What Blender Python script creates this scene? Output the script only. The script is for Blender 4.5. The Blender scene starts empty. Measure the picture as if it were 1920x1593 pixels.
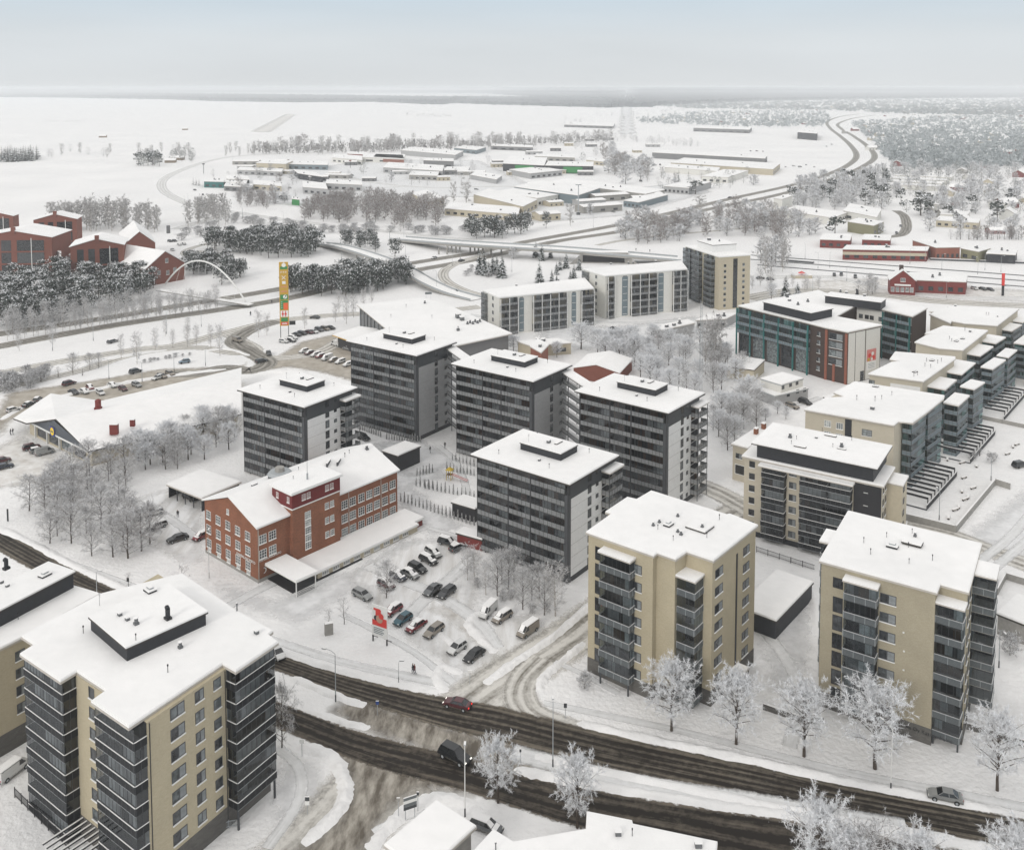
import bpy, math, random
from mathutils import Vector, Matrix
R = math.radians
random.seed(7)
SC = bpy.context.scene
COL = SC.collection
# ---------------------------------------------------------------- camera
FOC, CAMH, PITCH, HOR = 1780.0, 100.0, R(4.0), 165.0
PPY = HOR + FOC * math.tan(PITCH)
cd = bpy.data.cameras.new('camera'); cam = bpy.data.objects.new('camera', cd); COL.objects.link(cam)
cam.location = (0, 0, CAMH); cam.rotation_euler = (math.pi/2 - PITCH, 0, 0)
cd.sensor_width = 36; cd.lens = FOC/1920*36; cd.shift_y = -(796.5-PPY)/1920
cd.clip_start = 1; cd.clip_end = 90000
SC.camera = cam
# ---------------------------------------------------------------- sky, sun, exposure
SUN_EL, SUN_AZ = R(26), R(215)
wd = bpy.data.worlds.new('World'); SC.world = wd; wd.use_nodes = True
nt = wd.node_tree; nt.nodes.clear()
N = nt.nodes.new; Lk = nt.links.new
sky = N('ShaderNodeTexSky'); sky.sky_type = 'NISHITA'; sky.sun_disc = False
sky.sun_elevation = SUN_EL; sky.sun_rotation = SUN_AZ; sky.dust_density = 6; sky.air_density = 1.2; sky.altitude = 100
hs = N('ShaderNodeHueSaturation'); hs.inputs['Saturation'].default_value = .38; Lk(sky.outputs[0], hs.inputs['Color'])
tc = N('ShaderNodeTexCoord'); sep = N('ShaderNodeSeparateXYZ'); Lk(tc.outputs['Generated'], sep.inputs[0])
rmp = N('ShaderNodeValToRGB'); Lk(sep.outputs['Z'], rmp.inputs[0])
cr = rmp.color_ramp
cr.elements[0].position = 0.0; cr.elements[0].color = (7.5, 7.75, 7.9, 1)
cr.elements[1].position = 1.0; cr.elements[1].color = (10.8, 10.65, 10.5, 1)
e = cr.elements.new(.05); e.color = (7.1, 7.55, 7.85, 1)
e = cr.elements.new(.12); e.color = (5.2, 6.45, 7.5, 1)
e = cr.elements.new(.4); e.color = (9.2, 9.15, 9.1, 1)
mp = N('ShaderNodeMapping'); mp.inputs['Scale'].default_value = (1.4, 1.4, 9); Lk(tc.outputs['Generated'], mp.inputs[0])
cn = N('ShaderNodeTexNoise'); cn.inputs['Scale'].default_value = 1.6; cn.inputs['Detail'].default_value = 5; Lk(mp.outputs[0], cn.inputs['Vector'])
cm = N('ShaderNodeMapRange'); cm.inputs['From Min'].default_value = .3; cm.inputs['From Max'].default_value = .7; cm.inputs['To Min'].default_value = .95; cm.inputs['To Max'].default_value = 1.05
Lk(cn.outputs['Fac'], cm.inputs['Value'])
vm = N('ShaderNodeVectorMath'); vm.operation = 'SCALE'; Lk(rmp.outputs[0], vm.inputs[0]); Lk(cm.outputs[0], vm.inputs['Scale'])
mx = N('ShaderNodeMix'); mx.data_type = 'RGBA'; mx.inputs['Factor'].default_value = .88
Lk(hs.outputs[0], mx.inputs[6]); Lk(vm.outputs[0], mx.inputs[7])
bg = N('ShaderNodeBackground'); bg.inputs['Strength'].default_value = .1; Lk(mx.outputs[2], bg.inputs[0])
wo = N('ShaderNodeOutputWorld'); Lk(bg.outputs[0], wo.inputs[0])
sd = bpy.data.lights.new('sun', 'SUN'); sd.energy = .9; sd.angle = R(14); sd.color = (1, .965, .92)
so = bpy.data.objects.new('sun', sd); COL.objects.link(so)
# sun stands low in front-left of the viewer's back, soft through cloud
so.rotation_euler = (math.pi/2 - SUN_EL, 0, -SUN_AZ + math.pi)
SC.view_settings.view_transform = 'Standard'; SC.view_settings.look = 'None'
SC.view_settings.exposure = 0.12; SC.view_settings.gamma = 1.0
SC.cycles.volume_bounces = 2
SC.cycles.max_bounces = 6
SC.cycles.transparent_max_bounces = 12
# ---------------------------------------------------------------- pixel -> place helpers (photo 1920x1593 and its enlarged crops)
ZT = {0:(0,0,1), 1:(0,960,2.516), 2:(360,780,2.95), 3:(860,780,2.897), 4:(1360,780,2.57), 5:(500,1200,2.743), 6:(1180,1200,2.595),
      7:(420,560,3.983), 8:(840,440,3.4286), 9:(0,560,3.62), 10:(0,360,4.0), 11:(1360,480,3.4286), 12:(1180,260,2.595),
      13:(320,250,3.31), 14:(700,220,3.31), 15:(0,120,2.0), 16:(960,120,2.0)}
cp, sp_ = math.cos(PITCH), math.sin(PITCH)
def ray(x, y):
    a = (x-960)/FOC; b = (PPY-y)/FOC
    return Vector((a, cp + b*sp_, -sp_ + b*cp))
def W(k, x, y, z=0.0):
    ox, oy, s = ZT[k]; d = ray(ox+x/s, oy+y/s)
    t = (z-CAMH)/d.z
    return Vector((d.x*t, d.y*t, z))
def W0(x, y, z=0.0): return W(0, x, y, z)
# ---------------------------------------------------------------- materials
M = {}
def _mat(name):
    m = bpy.data.materials.new(name); m.use_nodes = True; M[name] = m
    t = m.node_tree; return m, t, t.nodes['Principled BSDF']
def node(t, typ, **kw):
    n = t.nodes.new(typ)
    for k, v in kw.items():
        if k in n.inputs: n.inputs[k].default_value = v
        else: setattr(n, k, v)
    return n
def simple(name, col, rough=.7, var=.12, scale=3.0, metal=0.0, spec=.3, bump=0.0, obvar=0.0, detail=4):
    """colour with noise variation in object space (and optionally per object)"""
    m, t, b = _mat(name)
    b.inputs['Roughness'].default_value = rough; b.inputs['Metallic'].default_value = metal
    b.inputs['Specular IOR Level'].default_value = spec
    co = node(t, 'ShaderNodeTexCoord'); nz = node(t, 'ShaderNodeTexNoise', Scale=scale, Detail=detail)
    t.links.new(co.outputs['Object'], nz.inputs['Vector'])
    mr = node(t, 'ShaderNodeMapRange'); mr.inputs['From Min'].default_value = .25; mr.inputs['From Max'].default_value = .75
    mr.inputs['To Min'].default_value = 1-var; mr.inputs['To Max'].default_value = 1+var
    t.links.new(nz.outputs['Fac'], mr.inputs['Value'])
    last = mr.outputs[0]
    if obvar:
        oi = node(t, 'ShaderNodeObjectInfo'); m2 = node(t, 'ShaderNodeMapRange')
        m2.inputs['To Min'].default_value = 1-obvar; m2.inputs['To Max'].default_value = 1+obvar
        t.links.new(oi.outputs['Random'], m2.inputs['Value'])
        mm = node(t, 'ShaderNodeMath', operation='MULTIPLY'); t.links.new(last, mm.inputs[0]); t.links.new(m2.outputs[0], mm.inputs[1]); last = mm.outputs[0]
    sc = node(t, 'ShaderNodeVectorMath', operation='SCALE'); sc.inputs[0].default_value = col[:3]
    t.links.new(last, sc.inputs['Scale']); t.links.new(sc.outputs[0], b.inputs['Base Color'])
    if bump:
        bp = node(t, 'ShaderNodeBump', Strength=bump, Distance=.1); t.links.new(nz.outputs['Fac'], bp.inputs['Height']); t.links.new(bp.outputs[0], b.inputs['Normal'])
    return m
def brickmat(name, c1, c2, mortar, sx, var=.2):
    """courses drawn in a plane chosen by the wall's own axes"""
    m, t, b = _mat(name); b.inputs['Roughness'].default_value = .85; b.inputs['Specular IOR Level'].default_value = .2
    co = node(t, 'ShaderNodeTexCoord'); s = node(t, 'ShaderNodeSeparateXYZ'); t.links.new(co.outputs['Object'], s.inputs[0])
    ad = node(t, 'ShaderNodeMath', operation='ADD'); t.links.new(s.outputs[0], ad.inputs[0]); t.links.new(s.outputs[1], ad.inputs[1])
    cb = node(t, 'ShaderNodeCombineXYZ'); t.links.new(ad.outputs[0], cb.inputs[0]); t.links.new(s.outputs[2], cb.inputs[1])
    br = node(t, 'ShaderNodeTexBrick'); br.inputs['Scale'].default_value = 1; br.inputs['Color1'].default_value = (*c1, 1); br.inputs['Color2'].default_value = (*c2, 1)
    br.inputs['Mortar'].default_value = (*mortar, 1); br.inputs['Brick Width'].default_value = sx; br.inputs['Row Height'].default_value = sx*.42
    br.inputs['Mortar Size'].default_value = .012; t.links.new(cb.outputs[0], br.inputs['Vector'])
    nz = node(t, 'ShaderNodeTexNoise', Scale=.35, Detail=6); t.links.new(co.outputs['Object'], nz.inputs['Vector'])
    n2 = node(t, 'ShaderNodeTexNoise', Scale=5, Detail=3); t.links.new(cb.outputs[0], n2.inputs['Vector'])
    aa = node(t, 'ShaderNodeMath', operation='ADD'); t.links.new(nz.outputs[0], aa.inputs[0]); t.links.new(n2.outputs[0], aa.inputs[1])
    mr = node(t, 'ShaderNodeMapRange'); mr.inputs['From Min'].default_value = .6; mr.inputs['From Max'].default_value = 1.4; mr.inputs['To Min'].default_value = 1-var; mr.inputs['To Max'].default_value = 1+var
    t.links.new(aa.outputs[0], mr.inputs['Value'])
    sc = node(t, 'ShaderNodeVectorMath', operation='SCALE'); t.links.new(br.outputs['Color'], sc.inputs[0]); t.links.new(mr.outputs[0], sc.inputs['Scale'])
    t.links.new(sc.outputs[0], b.inputs['Base Color'])
    return m
def snowmat(name, c1, c2, s1=.02, s2=.6, bump=.25, bs=1.2):
    m, t, b = _mat(name); b.inputs['Roughness'].default_value = .75; b.inputs['Specular IOR Level'].default_value = .25
    g = node(t, 'ShaderNodeNewGeometry')
    n1 = node(t, 'ShaderNodeTexNoise', Scale=s1, Detail=6); n2 = node(t, 'ShaderNodeTexNoise', Scale=s2, Detail=5, Roughness=.6)
    for n in (n1, n2): t.links.new(g.outputs['Position'], n.inputs['Vector'])
    ml = node(t, 'ShaderNodeMath', operation='MULTIPLY_ADD'); t.links.new(n1.outputs[0], ml.inputs[0]); ml.inputs[1].default_value = .6
    m3 = node(t, 'ShaderNodeMath', operation='MULTIPLY'); m3.inputs[1].default_value = .4; t.links.new(n2.outputs[0], m3.inputs[0]); t.links.new(m3.outputs[0], ml.inputs[2])
    mr = node(t, 'ShaderNodeMapRange'); mr.inputs['From Min'].default_value = .35; mr.inputs['From Max'].default_value = .65; t.links.new(ml.outputs[0], mr.inputs['Value'])
    mx = node(t, 'ShaderNodeMix', data_type='RGBA'); mx.inputs[6].default_value = (*c1, 1); mx.inputs[7].default_value = (*c2, 1)
    t.links.new(mr.outputs[0], mx.inputs['Factor']); t.links.new(mx.outputs[2], b.inputs['Base Color'])
    if bump:
        n3 = node(t, 'ShaderNodeTexNoise', Scale=bs, Detail=5); t.links.new(g.outputs['Position'], n3.inputs['Vector'])
        bp = node(t, 'ShaderNodeBump', Strength=bump, Distance=.35); t.links.new(n3.outputs[0], bp.inputs['Height']); t.links.new(bp.outputs[0], b.inputs['Normal'])
    return m
def roadmat(name, tar, slush, lanes, cover=.5, edge=.12, track=.45):
    """UV: u across 0..1, v along in metres. wheel tracks run along v, snow creeps in from both edges"""
    m, t, b = _mat(name); b.inputs['Roughness'].default_value = .7; b.inputs['Specular IOR Level'].default_value = .12
    uv = node(t, 'ShaderNodeUVMap'); s = node(t, 'ShaderNodeSeparateXYZ'); t.links.new(uv.outputs[0], s.inputs[0])
    cb = node(t, 'ShaderNodeCombineXYZ'); q = node(t, 'ShaderNodeMath', operation='MULTIPLY'); q.inputs[1].default_value = .035; t.links.new(s.outputs[1], q.inputs[0])
    q2 = node(t, 'ShaderNodeMath', operation='MULTIPLY'); q2.inputs[1].default_value = lanes*2.6; t.links.new(s.outputs[0], q2.inputs[0])
    t.links.new(q2.outputs[0], cb.inputs[0]); t.links.new(q.outputs[0], cb.inputs[1])
    ns = node(t, 'ShaderNodeTexNoise', Scale=2.0, Detail=5, Roughness=.62); t.links.new(cb.outputs[0], ns.inputs['Vector'])
    g = node(t, 'ShaderNodeNewGeometry'); nf = node(t, 'ShaderNodeTexNoise', Scale=.9, Detail=7, Roughness=.7); t.links.new(g.outputs['Position'], nf.inputs['Vector'])
    # tracks: cosine across
    sn = node(t, 'ShaderNodeMath', operation='MULTIPLY'); sn.inputs[1].default_value = lanes*2*math.tau; t.links.new(s.outputs[0], sn.inputs[0])
    cs = node(t, 'ShaderNodeMath', operation='COSINE'); t.links.new(sn.outputs[0], cs.inputs[0])
    a = node(t, 'ShaderNodeMath', operation='MULTIPLY_ADD'); a.inputs[1].default_value = track*.25; a.inputs[2].default_value = cover-.5; t.links.new(cs.outputs[0], a.inputs[0])
    bb = node(t, 'ShaderNodeMath', operation='MULTIPLY_ADD'); bb.inputs[1].default_value = 1.1; t.links.new(ns.outputs[0], bb.inputs[0]); t.links.new(a.outputs[0], bb.inputs[2])
    cc = node(t, 'ShaderNodeMath', operation='MULTIPLY_ADD'); cc.inputs[1].default_value = .75; t.links.new(nf.outputs[0], cc.inputs[0]); t.links.new(bb.outputs[0], cc.inputs[2])
    eg = node(t, 'ShaderNodeMath', operation='PINGPONG'); eg.inputs[1].default_value = .5; t.links.new(s.outputs[0], eg.inputs[0])
    er = node(t, 'ShaderNodeMapRange'); er.inputs['From Min'].default_value = .03; er.inputs['From Max'].default_value = .2; er.inputs['To Min'].default_value = .42; er.inputs['To Max'].default_value = 0; t.links.new(eg.outputs[0], er.inputs['Value'])
    ea = node(t, 'ShaderNodeMath', operation='ADD'); t.links.new(cc.outputs[0], ea.inputs[0]); t.links.new(er.outputs[0], ea.inputs[1]); cc = ea
    r1 = node(t, 'ShaderNodeMapRange'); r1.inputs['From Min'].default_value = .72; r1.inputs['From Max'].default_value = 1.2; t.links.new(cc.outputs[0], r1.inputs['Value'])
    mx = node(t, 'ShaderNodeMix', data_type='RGBA'); mx.inputs[6].default_value = (*tar, 1); mx.inputs[7].default_value = (*slush, 1); t.links.new(r1.outputs[0], mx.inputs['Factor'])
    # edge
    e1 = node(t, 'ShaderNodeMath', operation='PINGPONG'); e1.inputs[1].default_value = .5; t.links.new(s.outputs[0], e1.inputs[0])
    e2 = node(t, 'ShaderNodeMath', operation='MULTIPLY_ADD'); e2.inputs[1].default_value = .28; t.links.new(nf.outputs[0], e2.inputs[0]); 
    t.links.new(e1.outputs[0], e2.inputs[2])
    r2 = node(t, 'ShaderNodeMapRange'); r2.inputs['From Min'].default_value = .14+edge*.25; r2.inputs['From Max'].default_value = .14+edge*1.1; r2.inputs['To Min'].default_value = 1; r2.inputs['To Max'].default_value = 0
    t.links.new(e2.outputs[0], r2.inputs['Value'])
    # worn thin to nothing at the edge, the snow sheet below shows
    iv = node(t, 'ShaderNodeMath', operation='SUBTRACT'); iv.inputs[0].default_value = 1; t.links.new(r2.outputs[0], iv.inputs[1])
    t.links.new(mx.outputs[2], b.inputs['Base Color']); t.links.new(iv.outputs[0], b.inputs['Alpha'])
    return m
def patchmat(name, c1, c2, scale=.25, lo=.35, hi=.7, stretch=None, c3=None):
    """worn patch: attribute 'fade' is the distance (m) to the patch edge, snow shows where it is small"""
    m, t, b = _mat(name); b.inputs['Roughness'].default_value = .75
    g = node(t, 'ShaderNodeNewGeometry'); n1 = node(t, 'ShaderNodeTexNoise', Scale=scale, Detail=7, Roughness=.65)
    if stretch:
        mp = node(t, 'ShaderNodeMapping'); mp.inputs['Rotation'].default_value = (0, 0, stretch[0]); mp.inputs['Scale'].default_value = (1, stretch[1], 1)
        t.links.new(g.outputs['Position'], mp.inputs[0]); t.links.new(mp.outputs[0], n1.inputs['Vector'])
    else: t.links.new(g.outputs['Position'], n1.inputs['Vector'])
    mr = node(t, 'ShaderNodeMapRange'); mr.inputs['From Min'].default_value = lo; mr.inputs['From Max'].default_value = hi; t.links.new(n1.outputs[0], mr.inputs['Value'])
    mx = node(t, 'ShaderNodeMix', data_type='RGBA'); mx.inputs[6].default_value = (*c1, 1); mx.inputs[7].default_value = (*c2, 1); t.links.new(mr.outputs[0], mx.inputs['Factor'])
    at = node(t, 'ShaderNodeAttribute', attribute_name='fade')
    n2 = node(t, 'ShaderNodeTexNoise', Scale=.5, Detail=5); t.links.new(g.outputs['Position'], n2.inputs['Vector'])
    ad = node(t, 'ShaderNodeMath', operation='MULTIPLY_ADD'); ad.inputs[1].default_value = .9; t.links.new(n2.outputs[0], ad.inputs[0]); t.links.new(at.outputs['Fac'], ad.inputs[2])
    r2 = node(t, 'ShaderNodeMapRange'); r2.inputs['From Min'].default_value = .45; r2.inputs['From Max'].default_value = 1.35; t.links.new(ad.outputs[0], r2.inputs['Value'])
    t.links.new(mx.outputs[2], b.inputs['Base Color']); t.links.new(r2.outputs[0], b.inputs['Alpha']); return m
def glassmat(name, tint, gloss=.18, rough=.03):
    m, t, b = _mat(name); t.nodes.remove(b)
    tr = node(t, 'ShaderNodeBsdfTransparent'); tr.inputs[0].default_value = (*tint, 1)
    gl = node(t, 'ShaderNodeBsdfGlossy'); gl.inputs['Roughness'].default_value = rough; gl.inputs['Color'].default_value = (.9, .95, 1, 1)
    fr = node(t, 'ShaderNodeLayerWeight'); fr.inputs[0].default_value = .35
    mr = node(t, 'ShaderNodeMapRange'); mr.inputs['To Min'].default_value = gloss*.5; mr.inputs['To Max'].default_value = min(1, gloss*2.4); t.links.new(fr.outputs['Facing'], mr.inputs['Value'])
    ms = node(t, 'ShaderNodeMixShader'); t.links.new(mr.outputs[0], ms.inputs[0]); t.links.new(tr.outputs[0], ms.inputs[1]); t.links.new(gl.outputs[0], ms.inputs[2])
    t.links.new(ms.outputs[0], t.nodes['Material Output'].inputs[0]); return m
snowmat('snow', (.73,.725,.72), (.835,.825,.815), .012, .35, .75, 1.1)
snowmat('roof_snow', (.77,.765,.755), (.865,.855,.845), .06, .5, .2, .6)
patchmat('packed_snow', (.50,.47,.43), (.76,.75,.73), .3, .3, .65)
patchmat('gritted_snow', (.27,.235,.185), (.46,.425,.37), .3, .3, .7)
patchmat('slush', (.10,.083,.062), (.39,.36,.31), .55, .38, .64, (R(-35), .35))
patchmat('lot_tracks', (.56,.545,.52), (.80,.80,.80), .35, .35, .6, (R(53), .15))
patchmat('walk_snow', (.60,.60,.60), (.76,.76,.76), .4, .3, .7)
roadmat('road_wet', (.024,.0195,.0155), (.19,.165,.13), 3, .36, .07, .55)
roadmat('road_wet2', (.021,.017,.0135), (.165,.14,.11), 2, .33, .07, .5)
roadmat('road_slush', (.15,.135,.11), (.62,.60,.56), 2, .62, .16, .6)
roadmat('road_grey', (.12,.11,.095), (.42,.40,.36), 2, .44, .10, .5)
roadmat('road_snowy', (.42,.41,.39), (.78,.78,.77), 2, .55, .16, .5)
roadmat('path_snow', (.55,.55,.54), (.76,.76,.76), 1, .55, .2, .2)
brickmat('beige_brick', (.415,.36,.25), (.455,.40,.285), (.39,.345,.26), .30, .10)
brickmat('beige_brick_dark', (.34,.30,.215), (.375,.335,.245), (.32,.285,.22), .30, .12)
brickmat('pale_render', (.47,.43,.345), (.50,.455,.37), (.44,.40,.33), .6, .05)
brickmat('red_brick', (.27,.105,.055), (.19,.074,.042), (.24,.13,.09), .30, .22)
brickmat('far_brick', (.20,.068,.045), (.165,.055,.038), (.20,.09,.07), .30, .1)
brickmat('dark_brick', (.055,.038,.032), (.075,.05,.042), (.06,.05,.045), .30, .15)
brickmat('grey_block', (.10,.095,.088), (.13,.125,.115), (.09,.085,.08), .6, .2)
for nm, c, r, v in (('cream_panel',(.66,.65,.61),.7,.05),('white_panel',(.72,.72,.71),.7,.05),('grey_panel',(.17,.17,.172),.7,.08),('light_panel',(.36,.36,.36),.7,.08),
      ('dark_panel',(.045,.045,.048),.6,.12),('charcoal',(.028,.030,.035),.6,.15),('fascia',(.05,.045,.04),.6,.1),('fascia_pale',(.45,.42,.38),.7,.1),('white_trim',(.72,.72,.70),.6,.05),
      ('frame_grey',(.07,.073,.078),.5,.1),('frame_dark',(.025,.025,.028),.5,.1),('steel',(.34,.36,.37),.45,.1),('steel_dark',(.055,.06,.065),.45,.1),('wood_brown',(.12,.062,.038),.6,.3),
      ('teal',(.02,.13,.125),.5,.1),('red_paint',(.14,.018,.018),.6,.08),('barn_red',(.17,.03,.025),.7,.12),('curtain',(.40,.43,.43),.8,.2),('curtain_grey',(.22,.235,.24),.8,.2),
      ('rail_glass',(.215,.22,.222),.5,.2),('rail_black',(.011,.012,.014),.6,.15),('slat_grey',(.13,.145,.15),.5,.1),('concrete',(.30,.29,.27),.8,.15),('wood_deck',(.20,.15,.10),.8,.2),
      ('rubber',(.015,.015,.015),.8,.1),('vent_metal',(.13,.135,.14),.5,.1),('shop_grey',(.085,.095,.11),.6,.05),('green_wall',(.03,.22,.06),.6,.08),('blue_grey',(.16,.20,.22),.6,.1),
      ('tan_wall',(.46,.41,.31),.7,.08),('ochre',(.62,.36,.04),.6,.05),('orange_wall',(.235,.085,.055),.7,.1),('brown_interior',(.07,.045,.03),.8,.3),('olive_wall',(.22,.21,.13),.7,.1)):
    simple(nm, c, r, v, 1.5, spec=.3)
def windowglass(name, dark, light, rough=.12):
    """pane: dark room behind, with paler blind on some windows (per object)"""
    m, t, b = _mat(name); b.inputs['Roughness'].default_value = rough; b.inputs['Specular IOR Level'].default_value = .6
    oi = node(t, 'ShaderNodeObjectInfo'); cr = node(t, 'ShaderNodeValToRGB'); t.links.new(oi.outputs['Random'], cr.inputs[0])
    cr.color_ramp.elements[0].color = (*dark, 1); cr.color_ramp.elements[1].color = (*light, 1); cr.color_ramp.elements[0].position = .3; cr.color_ramp.elements[1].position = 1
    co = node(t, 'ShaderNodeTexCoord'); nz = node(t, 'ShaderNodeTexNoise', Scale=1.3, Detail=2)
    ad = node(t, 'ShaderNodeVectorMath', operation='ADD'); t.links.new(co.outputs['Object'], ad.inputs[0]); 
    sc0 = node(t, 'ShaderNodeMath', operation='MULTIPLY'); sc0.inputs[1].default_value = 40; t.links.new(oi.outputs['Random'], sc0.inputs[0]); t.links.new(sc0.outputs[0], ad.inputs[1])
    t.links.new(ad.outputs[0], nz.inputs['Vector'])
    mr = node(t, 'ShaderNodeMapRange'); mr.inputs['From Min'].default_value = .35; mr.inputs['From Max'].default_value = .65; mr.inputs['To Min'].default_value = .5; mr.inputs['To Max'].default_value = 1.5; t.links.new(nz.outputs[0], mr.inputs['Value'])
    sc = node(t, 'ShaderNodeVectorMath', operation='SCALE'); t.links.new(cr.outputs[0], sc.inputs[0]); t.links.new(mr.outputs[0], sc.inputs['Scale']); t.links.new(sc.outputs[0], b.inputs['Base Color']); return m
windowglass('pane', (.025,.028,.032), (.15,.17,.175))
windowglass('pane_pale', (.12,.14,.15), (.45,.47,.46))
windowglass('pane_dark', (.015,.017,.02), (.06,.065,.07))
glassmat('glass_clear', (.50,.54,.56), .10)
glassmat('glass_smoke', (.46,.47,.48), .085)
glassmat('glass_teal', (.32,.56,.55), .13)
glassmat('glass_rail', (.60,.64,.66), .2, .15)
for i, (c, v) in enumerate((((.20,.19,.19), .2), ((.34,.33,.32), .2), ((.55,.54,.54), .12), ((.70,.71,.73), .08), ((.84,.85,.87), .04))):
    simple('twig%d' % i, c, .9, v, 2, spec=.1)
for i, c in enumerate(((.30,.325,.335), (.38,.405,.415), (.20,.225,.23))): simple('woods%d' % i, c, .9, .05, .5, spec=.1)  # grey-blue tones put haze into the colour of the far trees
simple('twig_brown', (.19,.145,.125), .9, .2, 2, spec=.1)
simple('bark', (.075,.06,.05), .9, .35, 6, spec=.1); simple('birch_bark', (.36,.33,.30), .9, .5, 5, spec=.1)
for i, c in enumerate(((.020,.028,.022), (.040,.052,.042), (.075,.09,.08))): simple('needle%d' % i, c, .85, .3, 3, spec=.15)
simple('frost_snow', (.74,.76,.77), .9, .06, 2, spec=.1)
CARCOL = {'red':(.17,.010,.016), 'dark red':(.07,.008,.012), 'white':(.60,.60,.59), 'silver':(.26,.265,.26), 'grey':(.10,.105,.11), 'black':(.008,.009,.011), 'dark grey':(.025,.028,.032),
   'teal blue':(.012,.075,.105), 'champagne':(.23,.20,.165), 'light blue':(.16,.22,.27), 'dark blue':(.012,.018,.035)}
for k, c in CARCOL.items():
    m, t, b = _mat('paint_'+k.replace(' ', '_')); b.inputs['Base Color'].default_value = (*c, 1); b.inputs['Roughness'].default_value = .35; b.inputs['Metallic'].default_value = .1
    b.inputs['Coat Weight'].default_value = .4
    co = node(t, 'ShaderNodeTexCoord'); s = node(t, 'ShaderNodeSeparateXYZ'); t.links.new(co.outputs['Object'], s.inputs[0])
    nz = node(t, 'ShaderNodeTexNoise', Scale=3, Detail=5); t.links.new(co.outputs['Object'], nz.inputs['Vector'])
    ad = node(t, 'ShaderNodeMath', operation='MULTIPLY_ADD'); ad.inputs[1].default_value = .6; t.links.new(nz.outputs[0], ad.inputs[0]); t.links.new(s.outputs[2], ad.inputs[2])
    mr = node(t, 'ShaderNodeMapRange'); mr.inputs['From Min'].default_value = .9; mr.inputs['From Max'].default_value = .45; t.links.new(ad.outputs[0], mr.inputs['Value'])
    mx = node(t, 'ShaderNodeMix', data_type='RGBA'); mx.inputs[6].default_value = (*c, 1); mx.inputs[7].default_value = (.20,.18,.15,1); t.links.new(mr.outputs[0], mx.inputs['Factor'])
    t.links.new(mx.outputs[2], b.inputs['Base Color'])
simple('car_glass', (.012,.014,.016), .08, .1, 2, spec=.7)
def flat(name, col, rough=.6, emit=0):
    m, t, b = _mat(name); b.inputs['Base Color'].default_value = (*col, 1); b.inputs['Roughness'].default_value = rough
    if emit: b.inputs['Emission Color'].default_value = (*col, 1); b.inputs['Emission Strength'].default_value = emit
    return m
flat('lamp_lens', (.55,.55,.52), .2); flat('tail_red', (.35,.01,.01), .3); flat('head_lit', (1,.97,.88), .3, .8); flat('tail_lit', (1,.03,.02), .3, 1.5)
flat('sign_white', (.75,.75,.73)); flat('sign_yellow', (.85,.62,.02)); flat('sign_blue', (.02,.06,.25)); flat('sign_red', (.62,.035,.025)); flat('sign_green', (.03,.22,.06)); flat('sign_orange', (.75,.12,.03))
flat('sign_black', (.02,.02,.02)); flat('sign_ochre', (.50,.30,.03)); flat('sign_pink', (.6,.22,.2)); flat('skin', (.45,.28,.2)); flat('coat', (.012,.013,.016)); flat('coat_red', (.12,.02,.02)); flat('trouser', (.02,.025,.04)); flat('toy_red', (.45,.04,.03)); flat('toy_yellow', (.5,.35,.03))
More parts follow.
